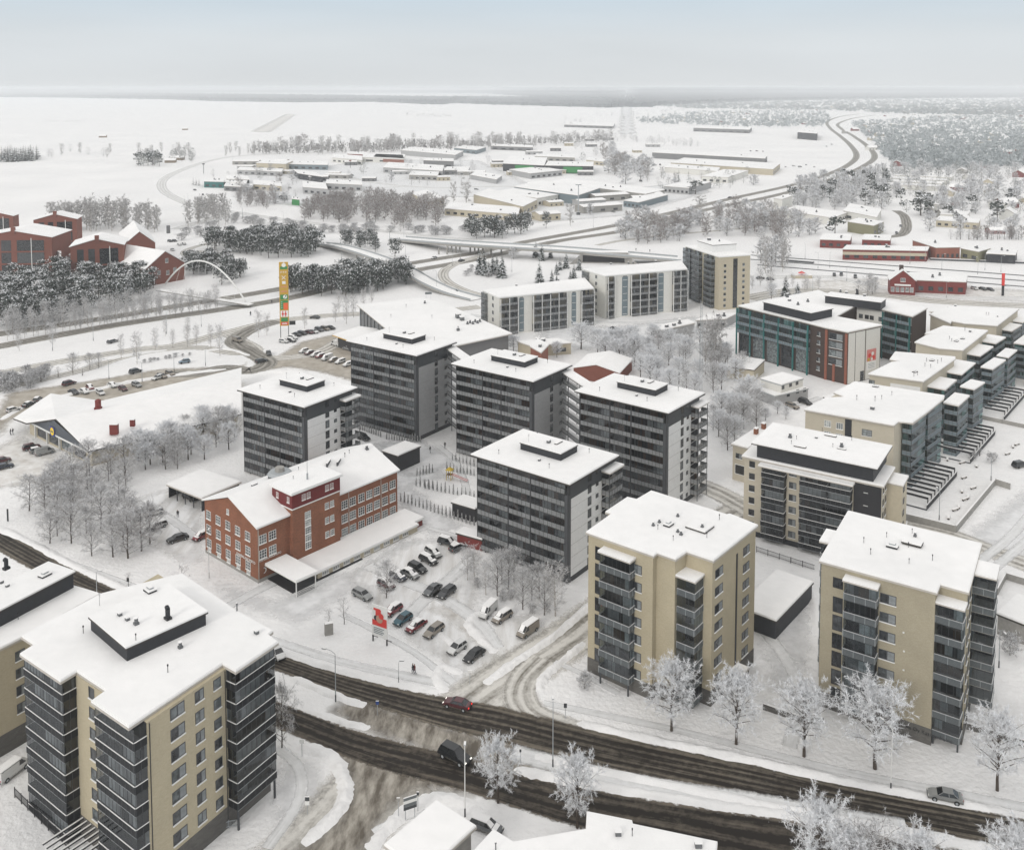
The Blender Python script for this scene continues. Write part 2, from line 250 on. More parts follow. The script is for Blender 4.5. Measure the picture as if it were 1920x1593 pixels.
# ---------------------------------------------------------------- mesh builder
class MB:
    def __init__(s): s.v = []; s.f = []; s.m = []; s.mats = []
    def mi(s, name):
        if name not in s.mats: s.mats.append(name)
        return s.mats.index(name)
    def face(s, pts, mat):
        b = len(s.v); s.v.extend([tuple(p) for p in pts]); s.f.append(tuple(range(b, b+len(pts)))); s.m.append(s.mi(mat))
    def box(s, x0, y0, z0, x1, y1, z1, mat, top=None):
        if x0 > x1: x0, x1 = x1, x0
        if y0 > y1: y0, y1 = y1, y0
        b = len(s.v); s.v += [(x0,y0,z0),(x1,y0,z0),(x1,y1,z0),(x0,y1,z0),(x0,y0,z1),(x1,y0,z1),(x1,y1,z1),(x0,y1,z1)]
        k = s.mi(mat); kt = s.mi(top) if top else k
        for q, kk in (((0,3,2,1),k),((4,5,6,7),kt),((0,1,5,4),k),((1,2,6,5),k),((2,3,7,6),k),((3,0,4,7),k)):
            s.f.append(tuple(b+i for i in q)); s.m.append(kk)
        return s
    def prism(s, poly, z0, z1, mat, top=None):
        n = len(poly); b = len(s.v)
        s.v += [(p[0],p[1],z0) for p in poly] + [(p[0],p[1],z1) for p in poly]
        k = s.mi(mat); kt = s.mi(top) if top else k
        s.f.append(tuple(b+n+i for i in range(n))); s.m.append(kt)
        s.f.append(tuple(b+i for i in reversed(range(n)))); s.m.append(k)
        for i in range(n):
            j = (i+1) % n; s.f.append((b+i, b+j, b+n+j, b+n+i)); s.m.append(k)
        return s
    def tube(s, p, q, r0, r1, mat, n=6, cap=True):
        p = Vector(p); q = Vector(q); d = (q-p)
        if d.length < 1e-6: return s
        d.normalize(); a = d.orthogonal().normalized(); c = d.cross(a); b = len(s.v)
        for (o, r) in ((p, r0), (q, r1)):
            for i in range(n):
                t = math.tau*i/n; w = o + a*(math.cos(t)*r) + c*(math.sin(t)*r); s.v.append((w.x, w.y, w.z))
        k = s.mi(mat)
        for i in range(n):
            j = (i+1) % n; s.f.append((b+i, b+j, b+n+j, b+n+i)); s.m.append(k)
        if cap: s.f.append(tuple(b+n+i for i in range(n))); s.m.append(k); s.f.append(tuple(b+i for i in reversed(range(n)))); s.m.append(k)
        return s
    def disc(s, c, nrm, r, mat, n=20, r2=None):
        c = Vector(c); nrm = Vector(nrm).normalized(); a = nrm.orthogonal().normalized(); b_ = nrm.cross(a)
        s.face([c + a*(math.cos(math.tau*i/n)*r) + b_*(math.sin(math.tau*i/n)*r) for i in range(n)], mat); return s
    def mesh(s, name='mesh'):
        me = bpy.data.meshes.new(name); me.from_pydata(s.v, [], s.f)
        for k in s.mats: me.materials.append(M[k])
        me.polygons.foreach_set('material_index', s.m); me.update(); return me
    def build(s, name, parent=None, loc=(0,0,0), rz=0): return inst(s.mesh(name), name, parent, loc, rz)
def inst(me, name, parent=None, loc=(0,0,0), rz=0):
    o = bpy.data.objects.new(name, me); COL.objects.link(o); o.parent = parent; o.location = loc; o.rotation_euler = (0, 0, rz); return o
def tag(o, label=None, cat=None, group=None, kind=None):
    if label: o['label'] = label
    if cat: o['category'] = cat
    if group: o['group'] = group
    if kind: o['kind'] = kind
    return o
def empty(name, loc, rz=0, label=None, cat=None, group=None):
    o = bpy.data.objects.new(name, None); COL.objects.link(o); o.location = loc; o.rotation_euler = (0, 0, rz); o.empty_display_size = .5
    return tag(o, label, cat, group)
def copytree(o, parent=None):
    c = o.copy(); COL.objects.link(c); c.parent = parent
    for ch in list(o.children): copytree(ch, c)
    return c
def ccw(p):
    a = sum(p[i][0]*p[(i+1) % len(p)][1]-p[(i+1) % len(p)][0]*p[i][1] for i in range(len(p)))
    return list(p) if a > 0 else list(reversed(p))
def inset(p, d):
    """offset a CCW polygon inwards by d"""
    n = len(p); out = []
    for i in range(n):
        a, b, c = Vector(p[i-1][:2]), Vector(p[i][:2]), Vector(p[(i+1) % n][:2])
        u = (b-a).normalized(); w = (c-b).normalized()
        n1 = Vector((-u.y, u.x)); n2 = Vector((-w.y, w.x)); k = 1 + n1.dot(n2)
        if k < .2: k = .2
        out.append(tuple(b + (n1+n2)*(d/k)))
    return out
# ---------------------------------------------------------------- ground and roads
gm = MB(); gm.face([(-22000,-60,0),(22000,-60,0),(22000,30000,0),(-22000,30000,0)], 'snow'); tag(gm.build('ground'), kind='structure')
def inpoly(p, poly):
    x, y = p; c = False; n = len(poly)
    for i in range(n):
        x1, y1 = poly[i][:2]; x2, y2 = poly[i-1][:2]
        if (y1 > y) != (y2 > y) and x < (x2-x1)*(y-y1)/(y2-y1)+x1: c = not c
    return c
def segdist(p, a, b):
    ab = b-a; t = max(0, min(1, (p-a).dot(ab)/max(1e-9, ab.length_squared))); return (p-(a+ab*t)).length
def patch(name, pts, mat, step=2.0, z=.02, soft=3.0):
    poly = [Vector(p[:2]) for p in pts]
    xs = [p.x for p in poly]; ys = [p.y for p in poly]
    nx = int((max(xs)-min(xs))/step)+1; ny = int((max(ys)-min(ys))/step)+1
    vid = {}; v = []; fd = []; f = []
    def vert(i, j):
        if (i, j) in vid: return vid[i, j]
        p = Vector((min(xs)+i*step, min(ys)+j*step)); ins = inpoly(p, poly)
        dd = min(segdist(p, poly[k-1], poly[k]) for k in range(len(poly)))
        vid[i, j] = len(v); v.append((p.x, p.y, z)); fd.append(min(1, dd/soft) if ins else -min(1, dd/soft)); return vid[i, j]
    for i in range(nx):
        for j in range(ny):
            q = [vert(i, j), vert(i+1, j), vert(i+1, j+1), vert(i, j+1)]
            if max(fd[k] for k in q) > 0: f.append(q)
    me = bpy.data.meshes.new(name); me.from_pydata(v, [], f); me.materials.append(M[mat])
    at = me.attributes.new('fade', 'FLOAT', 'POINT'); at.data.foreach_set('value', fd); me.update()
    return tag(inst(me, name), kind='structure')
def catmull(pts, n=6):
    P = [pts[0]] + list(pts) + [pts[-1]]; out = []
    for i in range(1, len(P)-2):
        a, b, c, d = P[i-1], P[i], P[i+1], P[i+2]
        for k in range(n):
            t = k/n; out.append(.5*((2*b)+(c-a)*t+(2*a-5*b+4*c-d)*t*t+(3*b-a-3*c+d)*t**3))
    out.append(P[-2]); return out
def ribbon(name, A, B, mat, z=.03, nx=1, n=6):
    """sheet between two edge lines (world points)"""
    A = catmull(A, n); B = catmull(B, n); mb = MB(); v = []; f = []; uv = []; s = 0
    for i in range(len(A)):
        if i: s += ((A[i]+B[i])*.5-(A[i-1]+B[i-1])*.5).length
        v += [(A[i].x, A[i].y, z), (B[i].x, B[i].y, z)]; uv += [(0, s), (1, s)]
    for i in range(len(A)-1): f.append((2*i, 2*i+1, 2*i+3, 2*i+2))
    me = bpy.data.meshes.new(name); me.from_pydata(v, [], f); me.materials.append(M[mat]); l = me.uv_layers.new()
    for lp in me.loops: l.data[lp.index].uv = uv[lp.vertex_index]
    me.update()
    return tag(inst(me, name), kind='structure')
def road(name, pts, width, mat, z=.03, n=6, zs=None):
    """pts: world centre line"""
    C_ = catmull([Vector((p.x, p.y, 0)) for p in pts], n); A = []; B = []
    for i, p in enumerate(C_):
        d = (C_[min(i+1, len(C_)-1)]-C_[max(i-1, 0)]).normalized(); q = Vector((-d.y, d.x, 0))*width/2; A.append(p+q); B.append(p-q)
    v = []; f = []; uv = []; s = 0
    for i in range(len(A)):
        if i: s += (C_[i]-C_[i-1]).length
        v += [(A[i].x, A[i].y, z), (B[i].x, B[i].y, z)]; uv += [(0, s), (1, s)]
    for i in range(len(A)-1): f.append((2*i, 2*i+1, 2*i+3, 2*i+2))
    me = bpy.data.meshes.new(name); me.from_pydata(v, [], f); me.materials.append(M[mat]); l = me.uv_layers.new()
    for lp in me.loops: l.data[lp.index].uv = uv[lp.vertex_index]
    me.update(); return tag(inst(me, name), kind='structure')
def PX(k, *xy): return [W(k, xy[i], xy[i+1]) for i in range(0, len(xy), 2)]
# ---------------------------------------------------------------- roads
E0 = lambda *a: PX(0, *a)
ribbon('road_north', E0(-60,950, 0,988, 60,1022, 130,1062, 250,1118, 380,1172, 520,1224, 640,1262, 760,1290, 850,1307, 940,1322, 1060,1352, 1200,1386, 1400,1428, 1600,1472, 1940,1536),
                 E0(-60,1000, 0,1036, 60,1070, 130,1104, 250,1155, 380,1208, 515,1258, 640,1304, 760,1345, 850,1372, 940,1394, 1060,1424, 1200,1455, 1400,1496, 1600,1534, 1940,1600), 'road_wet')
ribbon('road_south', E0(380,1262, 470,1295, 560,1328, 650,1362, 760,1392, 850,1412, 940,1440, 1040,1462, 1180,1488, 1340,1512, 1500,1536, 1760,1582, 2000,1625),
                 E0(380,1308, 470,1345, 540,1376, 640,1418, 740,1452, 850,1480, 940,1508, 1060,1548, 1180,1580, 1340,1620, 1500,1660, 1760,1715, 2000,1765), 'road_wet2', z=.034)
patch('junction', E0(600,1340, 640,1300, 700,1300, 900,1360, 1180,1420, 1330,1470, 1200,1500, 1050,1480, 900,1450, 840,1440, 790,1425, 700,1390, 620,1360), 'slush', 1.5, .024, 4)
patch('junction_mouth', E0(800,1310, 880,1295, 960,1250, 1020,1260, 985,1320, 1060,1370, 1080,1400, 900,1360, 800,1330), 'slush', 1.5, .02, 3)
road('side_street', [W0(850,1345), W0(900,1305), W0(960,1265), W0(1040,1215), W0(1110,1165), W0(1200,1095), W0(1310,1010), W0(1400,955), W0(1300,895), W0(1240,868)][:8], 13, 'road_slush', .022)
road('side_street_curve', [W0(1075,1372), W0(1000,1340), W0(975,1305), W0(985,1270), W0(1020,1235)], 7, 'road_slush', .024)
road('side_street_north', [W0(1480,1000), W0(1420,965), W0(1350,925), W0(1290,900), W0(1220,870)], 9, 'road_slush', .026)
road('south_street', [W0(760,1440), W0(700,1480), W0(655,1530), W0(590,1600), W0(540,1650)], 17, 'road_slush', .022)
patch('south_mouth', E0(600,1370, 700,1400, 880,1450, 960,1490, 860,1500, 790,1490, 740,1520, 680,1640, 480,1660, 550,1590, 620,1530, 645,1480, 625,1430), 'slush', 1.5, .026, 3)
road('east_street', [W0(1700,985), W0(1780,1003), W0(1850,1030), W0(1960,1072), W0(2100,1130)], 8, 'road_slush', .03)
ribbon('pavement_strip', E0(110,1040, 300,1110, 420,1160, 560,1205, 660,1235, 790,1262, 850,1278), E0(110,1052, 300,1122, 420,1176, 560,1226, 660,1256, 790,1284, 850,1292), 'path_snow', .018)
ribbon('footway_east', E0(1020,1310, 1200,1345, 1330,1375, 1480,1412, 1600,1440, 1800,1478, 1940,1505), E0(1020,1325, 1200,1362, 1330,1392, 1480,1432, 1600,1460, 1800,1500, 1940,1528), 'path_snow', .018)
road('footway_median', [W0(960,1410), W0(1100,1447), W0(1250,1478), W0(1400,1500), W0(1560,1530), W0(1700,1552)], 4.5, 'path_snow', .038)
# lots
patch('lower_car_park', E0(640,1080, 760,1010, 850,1000, 905,1040, 900,1140, 1010,1150, 1060,1195, 990,1240, 900,1285, 840,1290, 830,1250, 700,1165), 'lot_tracks', 2, .012, 4)
patch('lot_drive', E0(880,1130, 905,1190, 970,1250, 1000,1260, 960,1290, 900,1300, 930,1260, 880,1200, 830,1160, 760,1130), 'packed_snow', 1.5, .016, 3)
patch('school_yard', E0(230,940, 330,905, 385,935, 390,1060, 330,1060, 290,1030, 220,990), 'lot_tracks', 2, .012, 4)
patch('market_car_park', E0(-40,850, 40,812, 170,880, 140,880, 110,905, 20,915, -40,925), 'packed_snow', 2, .014, 4)
patch('market_front_park', E0(-30,800, 10,735, 130,718, 230,702, 300,690, 450,685, 475,670, 455,695, 300,735, 190,760, 90,765, 25,790, 0,830), 'gritted_snow', 2, .016, 4)
patch('shop_car_park', E0(470,700, 520,665, 560,640, 640,622, 700,640, 670,720, 600,700, 540,690), 'gritted_snow', 2, .016, 4)
patch('courtyard', E0(690,830, 790,820, 850,850, 870,870, 770,900, 720,880), 'walk_snow', 2, .012, 4)
patch('courtyard_path', E0(700,860, 800,850, 850,895, 780,910, 880,990, 800,1010, 740,950), 'walk_snow', 2, .010, 4)
patch('rear_yard', E0(1420,1100, 1530,1130, 1530,1250, 1420,1240), 'walk_snow', 2, .012, 5)
patch('east_forecourt', E0(1790,1010, 1960,880, 2000,1000, 1960,1060), 'walk_snow', 2, .012, 5)
# mid distance roads
road('ring_road_west', E0(-60,712, 60,688, 150,672, 260,655, 330,648, 420,625, 520,602, 640,590, 800,585, 900,575), 9, 'road_slush', .03)
road('ring_road_west_inner', E0(-60,745, 40,720, 150,695, 235,668, 310,655, 380,652, 440,662, 480,655, 430,628), 7, 'road_slush', .034)
road('service_road', E0(520,602, 470,618, 440,640, 470,660, 500,680, 470,695, 420,690, 370,700, 320,700), 9, 'road_grey', .036)
road('link_road', E0(500,672, 560,668, 610,655, 650,630), 8, 'road_slush', .03)
road('motorway_north', E0(-60,634, 0,626, 175,600, 325,575, 460,553, 560,535, 660,513, 757,496, 836,483, 893,474, 972,456, 1162,421, 1280,394, 1373,372, 1473,350, 1540,331, 1588,311, 1606,292, 1594,272, 1575,255, 1556,240, 1552,228, 1575,219, 1610,214), 10, 'road_grey', .03, 8)
road('motorway_south', E0(-60,660, 0,649, 225,608, 450,575, 560,555, 660,530, 778,507, 893,486, 1041,453, 1162,434, 1238,414, 1326,393, 1473,362, 1569,333, 1615,314, 1640,294, 1625,273, 1598,254, 1578,242, 1572,232, 1600,222, 1640,216), 10, 'road_grey', .034, 8)
road('slip_road', E0(900,480, 860,492, 833,508, 835,525, 860,540, 895,552, 950,565, 1000,575), 7, 'road_slush', .036)
road('slip_road_loop', E0(380,470, 350,478, 352,468, 400,455, 450,452), 6, 'road_slush', .026)
road('slip_road_east', E0(1120,460, 1160,452, 1200,447, 1260,440, 1400,428, 1500,420), 6, 'road_slush', .036)
road('field_road', E0(330,430, 420,400, 360,385, 305,355, 320,328, 400,300, 480,290, 620,285), 11, 'road_snowy', .022)
road('old_highway', E0(420,395, 520,410, 640,425, 760,438, 900,452), 10, 'road_snowy', .02)
road('station_road', E0(1400,560, 1500,545, 1640,552, 1760,565, 1960,575), 14, 'road_slush', .026)
road('station_forecourt', E0(1430,520, 1560,520, 1660,540, 1760,556, 1940,560), 10, 'road_snowy', .022)
road('east_lane', E0(1660,445, 1690,440, 1700,425, 1695,405, 1680,395), 8, 'road_grey', .026)
road('industry_street', E0(640,330, 720,345, 820,352, 960,350, 1060,365), 10, 'road_snowy', .02)
road('industry_lane', E0(640,330, 660,345, 690,352, 760,350), 8, 'road_snowy', .024)


# ploughed banks of snow along the kerbs
def snow_bank(pts, w, h, seed, label='ploughed bank of snow along the road edge'):
    r = random.Random(seed); C_ = catmull(pts, 10); L = []; 
    for a, b in zip(C_, C_[1:]):
        n = max(1, int((b-a).length/1.1))
        for q in range(n): L.append(a.lerp(b, q/n))
    o0 = L[0].copy(); m = MB(); V_ = []; K_ = 7; hh = h; ww = w
    for i, p in enumerate(L):
        d = (L[min(i+1, len(L)-1)]-L[max(i-1, 0)]).normalized(); q = Vector((-d.y, d.x, 0)); hh += (h*r.uniform(.35,1.5)-hh)*.5; ww += (w*r.uniform(.7,1.3)-ww)*.5
        f = min(1, i/6, (len(L)-1-i)/6)
        for k in range(K_):
            t = k/(K_-1)*2-1; z = max(-.03, (math.cos(t*math.pi/2)**1.3)*hh*f*r.uniform(.75,1.2)-.03); v = p-o0+q*(t*ww*.5+r.uniform(-.12,.12)); V_.append((v.x, v.y, z))
    m.v = V_; mi = m.mi('snow')
    for i in range(len(L)-1):
        for k in range(K_-1): a = i*K_+k; m.f.append((a, a+1, a+K_+1, a+K_)); m.m.append(mi)
    o = m.build('snow_bank', None, o0); 
    for pl in o.data.polygons: pl.use_smooth = True
    tag(o, kind='structure')
for i_, (pt_, w_, h_) in enumerate((
  (E0(-20,982, 60,1018, 130,1056, 250,1110, 380,1164, 520,1218, 640,1256, 760,1284, 830,1298), 2.4, .45),
  (E0(1075,1352, 1200,1381, 1400,1423, 1600,1467, 1940,1531), 2.2, .5),
  (E0(545,1268, 640,1308, 690,1324), 2.0, .5), (E0(1000,1415, 1060,1430, 1200,1460, 1400,1500, 1600,1539, 1900,1596), 2.0, .45),
  (E0(560,1322, 640,1352, 700,1366), 2.0, .4), (E0(960,1440, 1040,1458, 1180,1483, 1340,1508, 1500,1531, 1760,1577), 2.2, .5),
  (E0(560,1395, 620,1418, 640,1450, 648,1490, 625,1530, 560,1590), 2.6, .6), (E0(890,1510, 820,1495, 770,1515, 720,1560, 690,1600), 2.6, .55),
  (E0(905,1285, 960,1245, 1040,1192, 1100,1140, 1180,1078), 2.0, .5), (E0(1010,1300, 1020,1270, 1060,1235, 1100,1200), 2.0, .5),
  (E0(930,1225, 900,1195, 880,1170, 900,1150, 960,1150), 2.2, .5), (E0(835,1300, 820,1270, 830,1250, 870,1265), 2.0, .4),
  (E0(20,700, 150,682, 260,664, 320,655), 2.5, .7), (E0(0,788, 60,757, 180,730, 300,708, 440,690), 2.5, .8), (E0(470,668, 430,655, 385,658, 330,668, 240,685), 2.2, .6),
  (E0(480,700, 560,700, 640,735), 3.5, .9), (E0(760,1150, 820,1185, 880,1230), 1.8, .35), (E0(1450,1085, 1520,1110, 1530,1200), 2.4, .6))):
    snow_bank(pt_, w_, h_, i_)
patch('trodden_snow', E0(1420,1210, 1520,1235, 1530,1320, 1440,1300), 'walk_snow', 2, .014, 5)
patch('trodden_snow', E0(380,1075, 520,1120, 660,1060, 760,1000, 800,1010, 700,1090, 560,1180, 420,1130), 'walk_snow', 2, .008, 5)
patch('trodden_snow', E0(500,1420, 600,1420, 630,1480, 560,1560, 500,1560), 'walk_snow', 2, .008, 5)
patch('trodden_snow', E0(1000,600, 1150,610, 1300,590, 1400,610, 1300,640, 1100,660, 1000,640), 'walk_snow', 3, .008, 8)
patch('station_yard', E0(1500,525, 1640,520, 1760,530, 1960,545, 1960,570, 1700,560, 1500,545), 'packed_snow', 4, .010, 10)
patch('industry_yard', E0(440,330, 700,300, 900,300, 1000,345, 960,370, 760,370, 560,390, 430,370), 'walk_snow', 8, .010, 12)
patch('industry_yard', E0(900,370, 1200,350, 1300,340, 1340,360, 1180,405, 1000,420, 960,400), 'walk_snow', 8, .012, 12)

patch('airstrip', E0(1156,252, 1196,252, 1181,178, 1167,178), 'walk_snow', 25, .05, 12)
patch('field_strip', E0(466,247, 510,249, 558,215, 535,213), 'packed_snow', 12, .05, 20)
for y_ in (206, 224, 238): road('field_track', [W0(-100, y_), W0(300, y_+4), W0(760, y_+1), W0(1130, y_-3)], 5, 'path_snow', .04)

for pt_, w_ in ((E0(430,1135, 520,1090, 600,1075, 700,1030, 800,985), 3.2), (E0(640,1150, 700,1180, 780,1225, 850,1280), 2.0), (E0(690,1060, 760,1090, 830,1120, 900,1170, 930,1215), 4.0), (E0(760,1160, 800,1120, 860,1070, 890,1040), 4.0),
   (E0(1040,1240, 1090,1262, 1160,1300), 1.6), (E0(1430,1180, 1470,1230, 1500,1300, 1480,1400), 3.0), (E0(820,835, 850,860, 870,900, 880,950), 2.6), (E0(715,960, 790,985, 860,1005), 1.8), (E0(220,930, 300,960, 370,1010), 3.0),
   (E0(520,1400, 560,1440, 560,1500, 500,1590), 2.2), (E0(700,1560, 760,1530, 830,1520), 1.8), (E0(880,590, 960,600, 1060,600, 1180,605, 1290,600), 4.0), (E0(1420,745, 1480,760, 1540,745), 3.5), (E0(1790,1090, 1840,1050, 1900,1000, 1960,930), 3.0), (E0(1820,1100, 1870,1060, 1930,1010), 3.0)):
    road('trodden_path', pt_, w_, 'path_snow', .03+.0007*w_)
# ---------------------------------------------------------------- building kit (items: x along the wall, -y outwards, z up)
_cache = {}
def cached(key, fn):
    if key not in _cache: _cache[key] = fn()
    return _cache[key]
def window(parent, loc, rz, w, h, style='grey', pane='pane', simple_=False):
    def mk():
        f = MB(); fr = {'grey':'frame_grey','dark':'frame_dark','white':'white_trim','pale':'fascia_pale','black':'frame_dark'}[style]
        t = .09; d = .05
        for x0, x1, z0, z1 in ((0,w,0,t),(0,w,h-t,h),(0,t,t,h-t),(w-t,w,t,h-t)): f.box(x0,-d,z0,x1,.02,z1,fr)
        n = 3 if style == 'white' else (2 if w > 1.3 else 1)
        for i in range(1, n): f.box(w*i/n-.04,-d,t,w*i/n+.04,.02,h-t,fr)
        if style == 'white':
            for q in (.34, .67): f.box(t,-d,h*q-.03,w-t,.02,h*q+.03,fr)
        if style in ('grey', 'pale'): f.box(-.05,-.16,-.14,w+.05,.02,0,'white_trim','roof_snow')
        if style == 'white': f.box(-.05,-.14,-.12,w+.05,.02,0,'white_trim','roof_snow')
        return f.mesh('window')
    def mp_():
        p = MB(); p.face([(.08,-.02,.08),(w-.08,-.02,.08),(w-.08,-.02,h-.08),(.08,-.02,h-.08)], pane)
        if style in ('grey', 'dark') and w > 1.3: p.face([(w*.55,-.028,.1),(w*.55+.0,-.028,.1),(w-.1,-.028,.1),(w-.1,-.028,h-.1),(w*.55,-.028,h-.1)], 'curtain_grey' if style == 'grey' else pane)
        return p.mesh('pane')
    o = inst(cached(('w',w,h,style,pane), mk), 'window', parent, loc, rz)
    inst(cached(('p',w,h,style,pane), mp_), 'pane', o)
    return o
def balcony(parent, loc, rz, w, d, fh, style, var=0, sides='LR', glaz=True):
    """one balcony: slab, railing, glazing"""
    def slab():
        m = MB(); m.box(0,-d,0,w,.0,.16,'concrete' if style != 'black' else 'frame_dark')
        m.box(-.02,-d-.02,.0,w+.02,-d,.12,'steel' if style == 'black' else 'steel_dark'); return m.mesh('balcony')
    def rail():
        m = MB(); z0, z1 = .1, 1.18
        spans = [((0,-d),(w,-d))]
        if 'L' in sides: spans.append(((0,0),(0,-d)))
        if 'R' in sides: spans.append(((w,-d),(w,0)))
        for (ax,ay),(bx,by) in spans:
            L = math.hypot(bx-ax, by-ay); ux, uy = (bx-ax)/L, (by-ay)/L; nx, ny = uy, -ux
            def bb(s0,s1,za,zb,o0,o1,mat,top=None):
                P = [(ax+ux*s+nx*o, ay+uy*s+ny*o) for s,o in ((s0,o0),(s1,o0),(s1,o1),(s0,o1))]
                m.prism(ccw(P), za, zb, mat, top)
            if style == 'black':
                bb(0,L,z0,z1-.08,.0,.05,'rail_black'); k = max(2, int(L/.9))
                for i in range(k+1): s = min(L-.05, L*i/k); bb(s,s+.05,z0,z1,.05,.09,'steel_dark')
                bb(0,L,z1-.07,z1,.0,.10,'white_trim','roof_snow')
            elif style == 'slat':
                bb(0,L,z0,z1-.1,.0,.03,'steel_dark'); 
                for q in range(5): bb(0,L,z0+.06+q*.19,z0+.17+q*.19,.03,.07,'slat_grey')
                for i in range(max(2,int(L/1.3))+1): s = min(L-.06, L*i/max(2,int(L/1.3))); bb(s,s+.06,z0,z1,.07,.1,'steel')
                bb(0,L,z1-.06,z1,.0,.1,'steel','roof_snow')
            elif style in ('glass', 'teal'):
                k = max(2, int(L/.95)); mm = 'rail_glass' if style == 'glass' else 'blue_grey'
                for i in range(k): bb(L*i/k+.04,L*(i+1)/k-.04,z0+.1,z1-.06,.0,.03,mm)
                for i in range(k+1): s = min(L-.04, L*i/k); bb(max(0,s-.03),s+.03,z0-.1,z1,.03,.07,'steel_dark')
                bb(0,L,z1-.05,z1,-.02,.06,'steel_dark' if style == 'glass' else 'steel')
        return m.mesh('railing')
    def glz():
        m = MB(); g = {'black':'glass_smoke','slat':'glass_clear','glass':'glass_smoke','teal':'glass_teal'}[style]; z0, z1 = 1.2, fh-.03; rr = random.Random(var*7+3)
        spans = [((.02,-d+.03),(w-.02,-d+.03))]
        if 'L' in sides: spans.append(((.03,0),(.03,-d+.03)))
        if 'R' in sides: spans.append(((w-.03,-d+.03),(w-.03,0)))
        for j, ((ax,ay),(bx,by)) in enumerate(spans):
            L = math.hypot(bx-ax, by-ay); k = max(2, int(L/.8)); ux, uy = (bx-ax)/L, (by-ay)/L
            on = 0
            for i in range(k):
                if rr.random() < .35: on = rr.random() < (.0,.25,.6,.9)[var % 4]
                a0 = (ax+ux*L*i/k, ay+uy*L*i/k); a1 = (ax+ux*L*(i+1)/k, ay+uy*L*(i+1)/k)
                m.face([(*a0,z0),(*a1,z0),(*a1,z1),(*a0,z1)], g)
                if on and j == 0:
                    m.face([(a0[0],a0[1]+.12,z0),(a1[0],a1[1]+.12,z0),(a1[0],a1[1]+.12,z1),(a0[0],a0[1]+.12,z1)], 'curtain' if rr.random() < .7 else 'curtain_grey')
                m.box(a0[0]-.02,a0[1]-.02,z0,a0[0]+.02,a0[1]+.02,z1,'steel_dark')
        m.box(0,-d,z1,w,-d+.06,fh,'frame_dark')
        return m.mesh('glazing')
    key = (round(w,2),round(d,2),round(fh,2),style,sides)
    b = inst(cached(('bs',)+key, slab), 'balcony', parent, loc, rz)
    inst(cached(('br',)+key, rail), 'railing', b)
    if glaz: inst(cached(('bg',var)+key, glz), 'glazing', b)
    return b
def backdrop(parent, loc, rz, w, h, fh, kind='dark', seed=0):
    """what stands behind balcony glazing: doors, windows and wall strips of the recessed facade"""
    m = MB(); r = random.Random(seed); n = int(round(h/fh)); mats = {'dark':['frame_dark','charcoal','brown_interior','steel_dark','curtain_grey','frame_dark'],'wood':['wood_brown','brown_interior','frame_dark','dark_panel'],'pale':['fascia_pale','frame_dark','steel_dark','tan_wall']}[kind]  # grey among the dark tones stands in for uneven light inside
    for i in range(n):
        x = 0
        while x < w-.2:
            dx = min(w-x, r.choice((.7,1.1,1.6,2.2))); k = r.choice(mats)
            if r.random() < .12: k = 'curtain'
            m.face([(x,-.03,i*fh+.17),(x+dx,-.03,i*fh+.17),(x+dx,-.03,(i+1)*fh-.02),(x,-.03,(i+1)*fh-.02)], k); x += dx
    return m.build('recessed_facade', parent, loc, rz)
def canopy(parent, x0, y0, x1, y1, z, name='balcony_roof', sn=.22):
    m = MB(); m.box(x0,y0,z,x1,y1,z+.18,'fascia_pale'); m.box(x0+.03,y0+.03,z+.18,x1-.03,y1-.03,z+.18+sn,'roof_snow'); return m.build(name, parent)
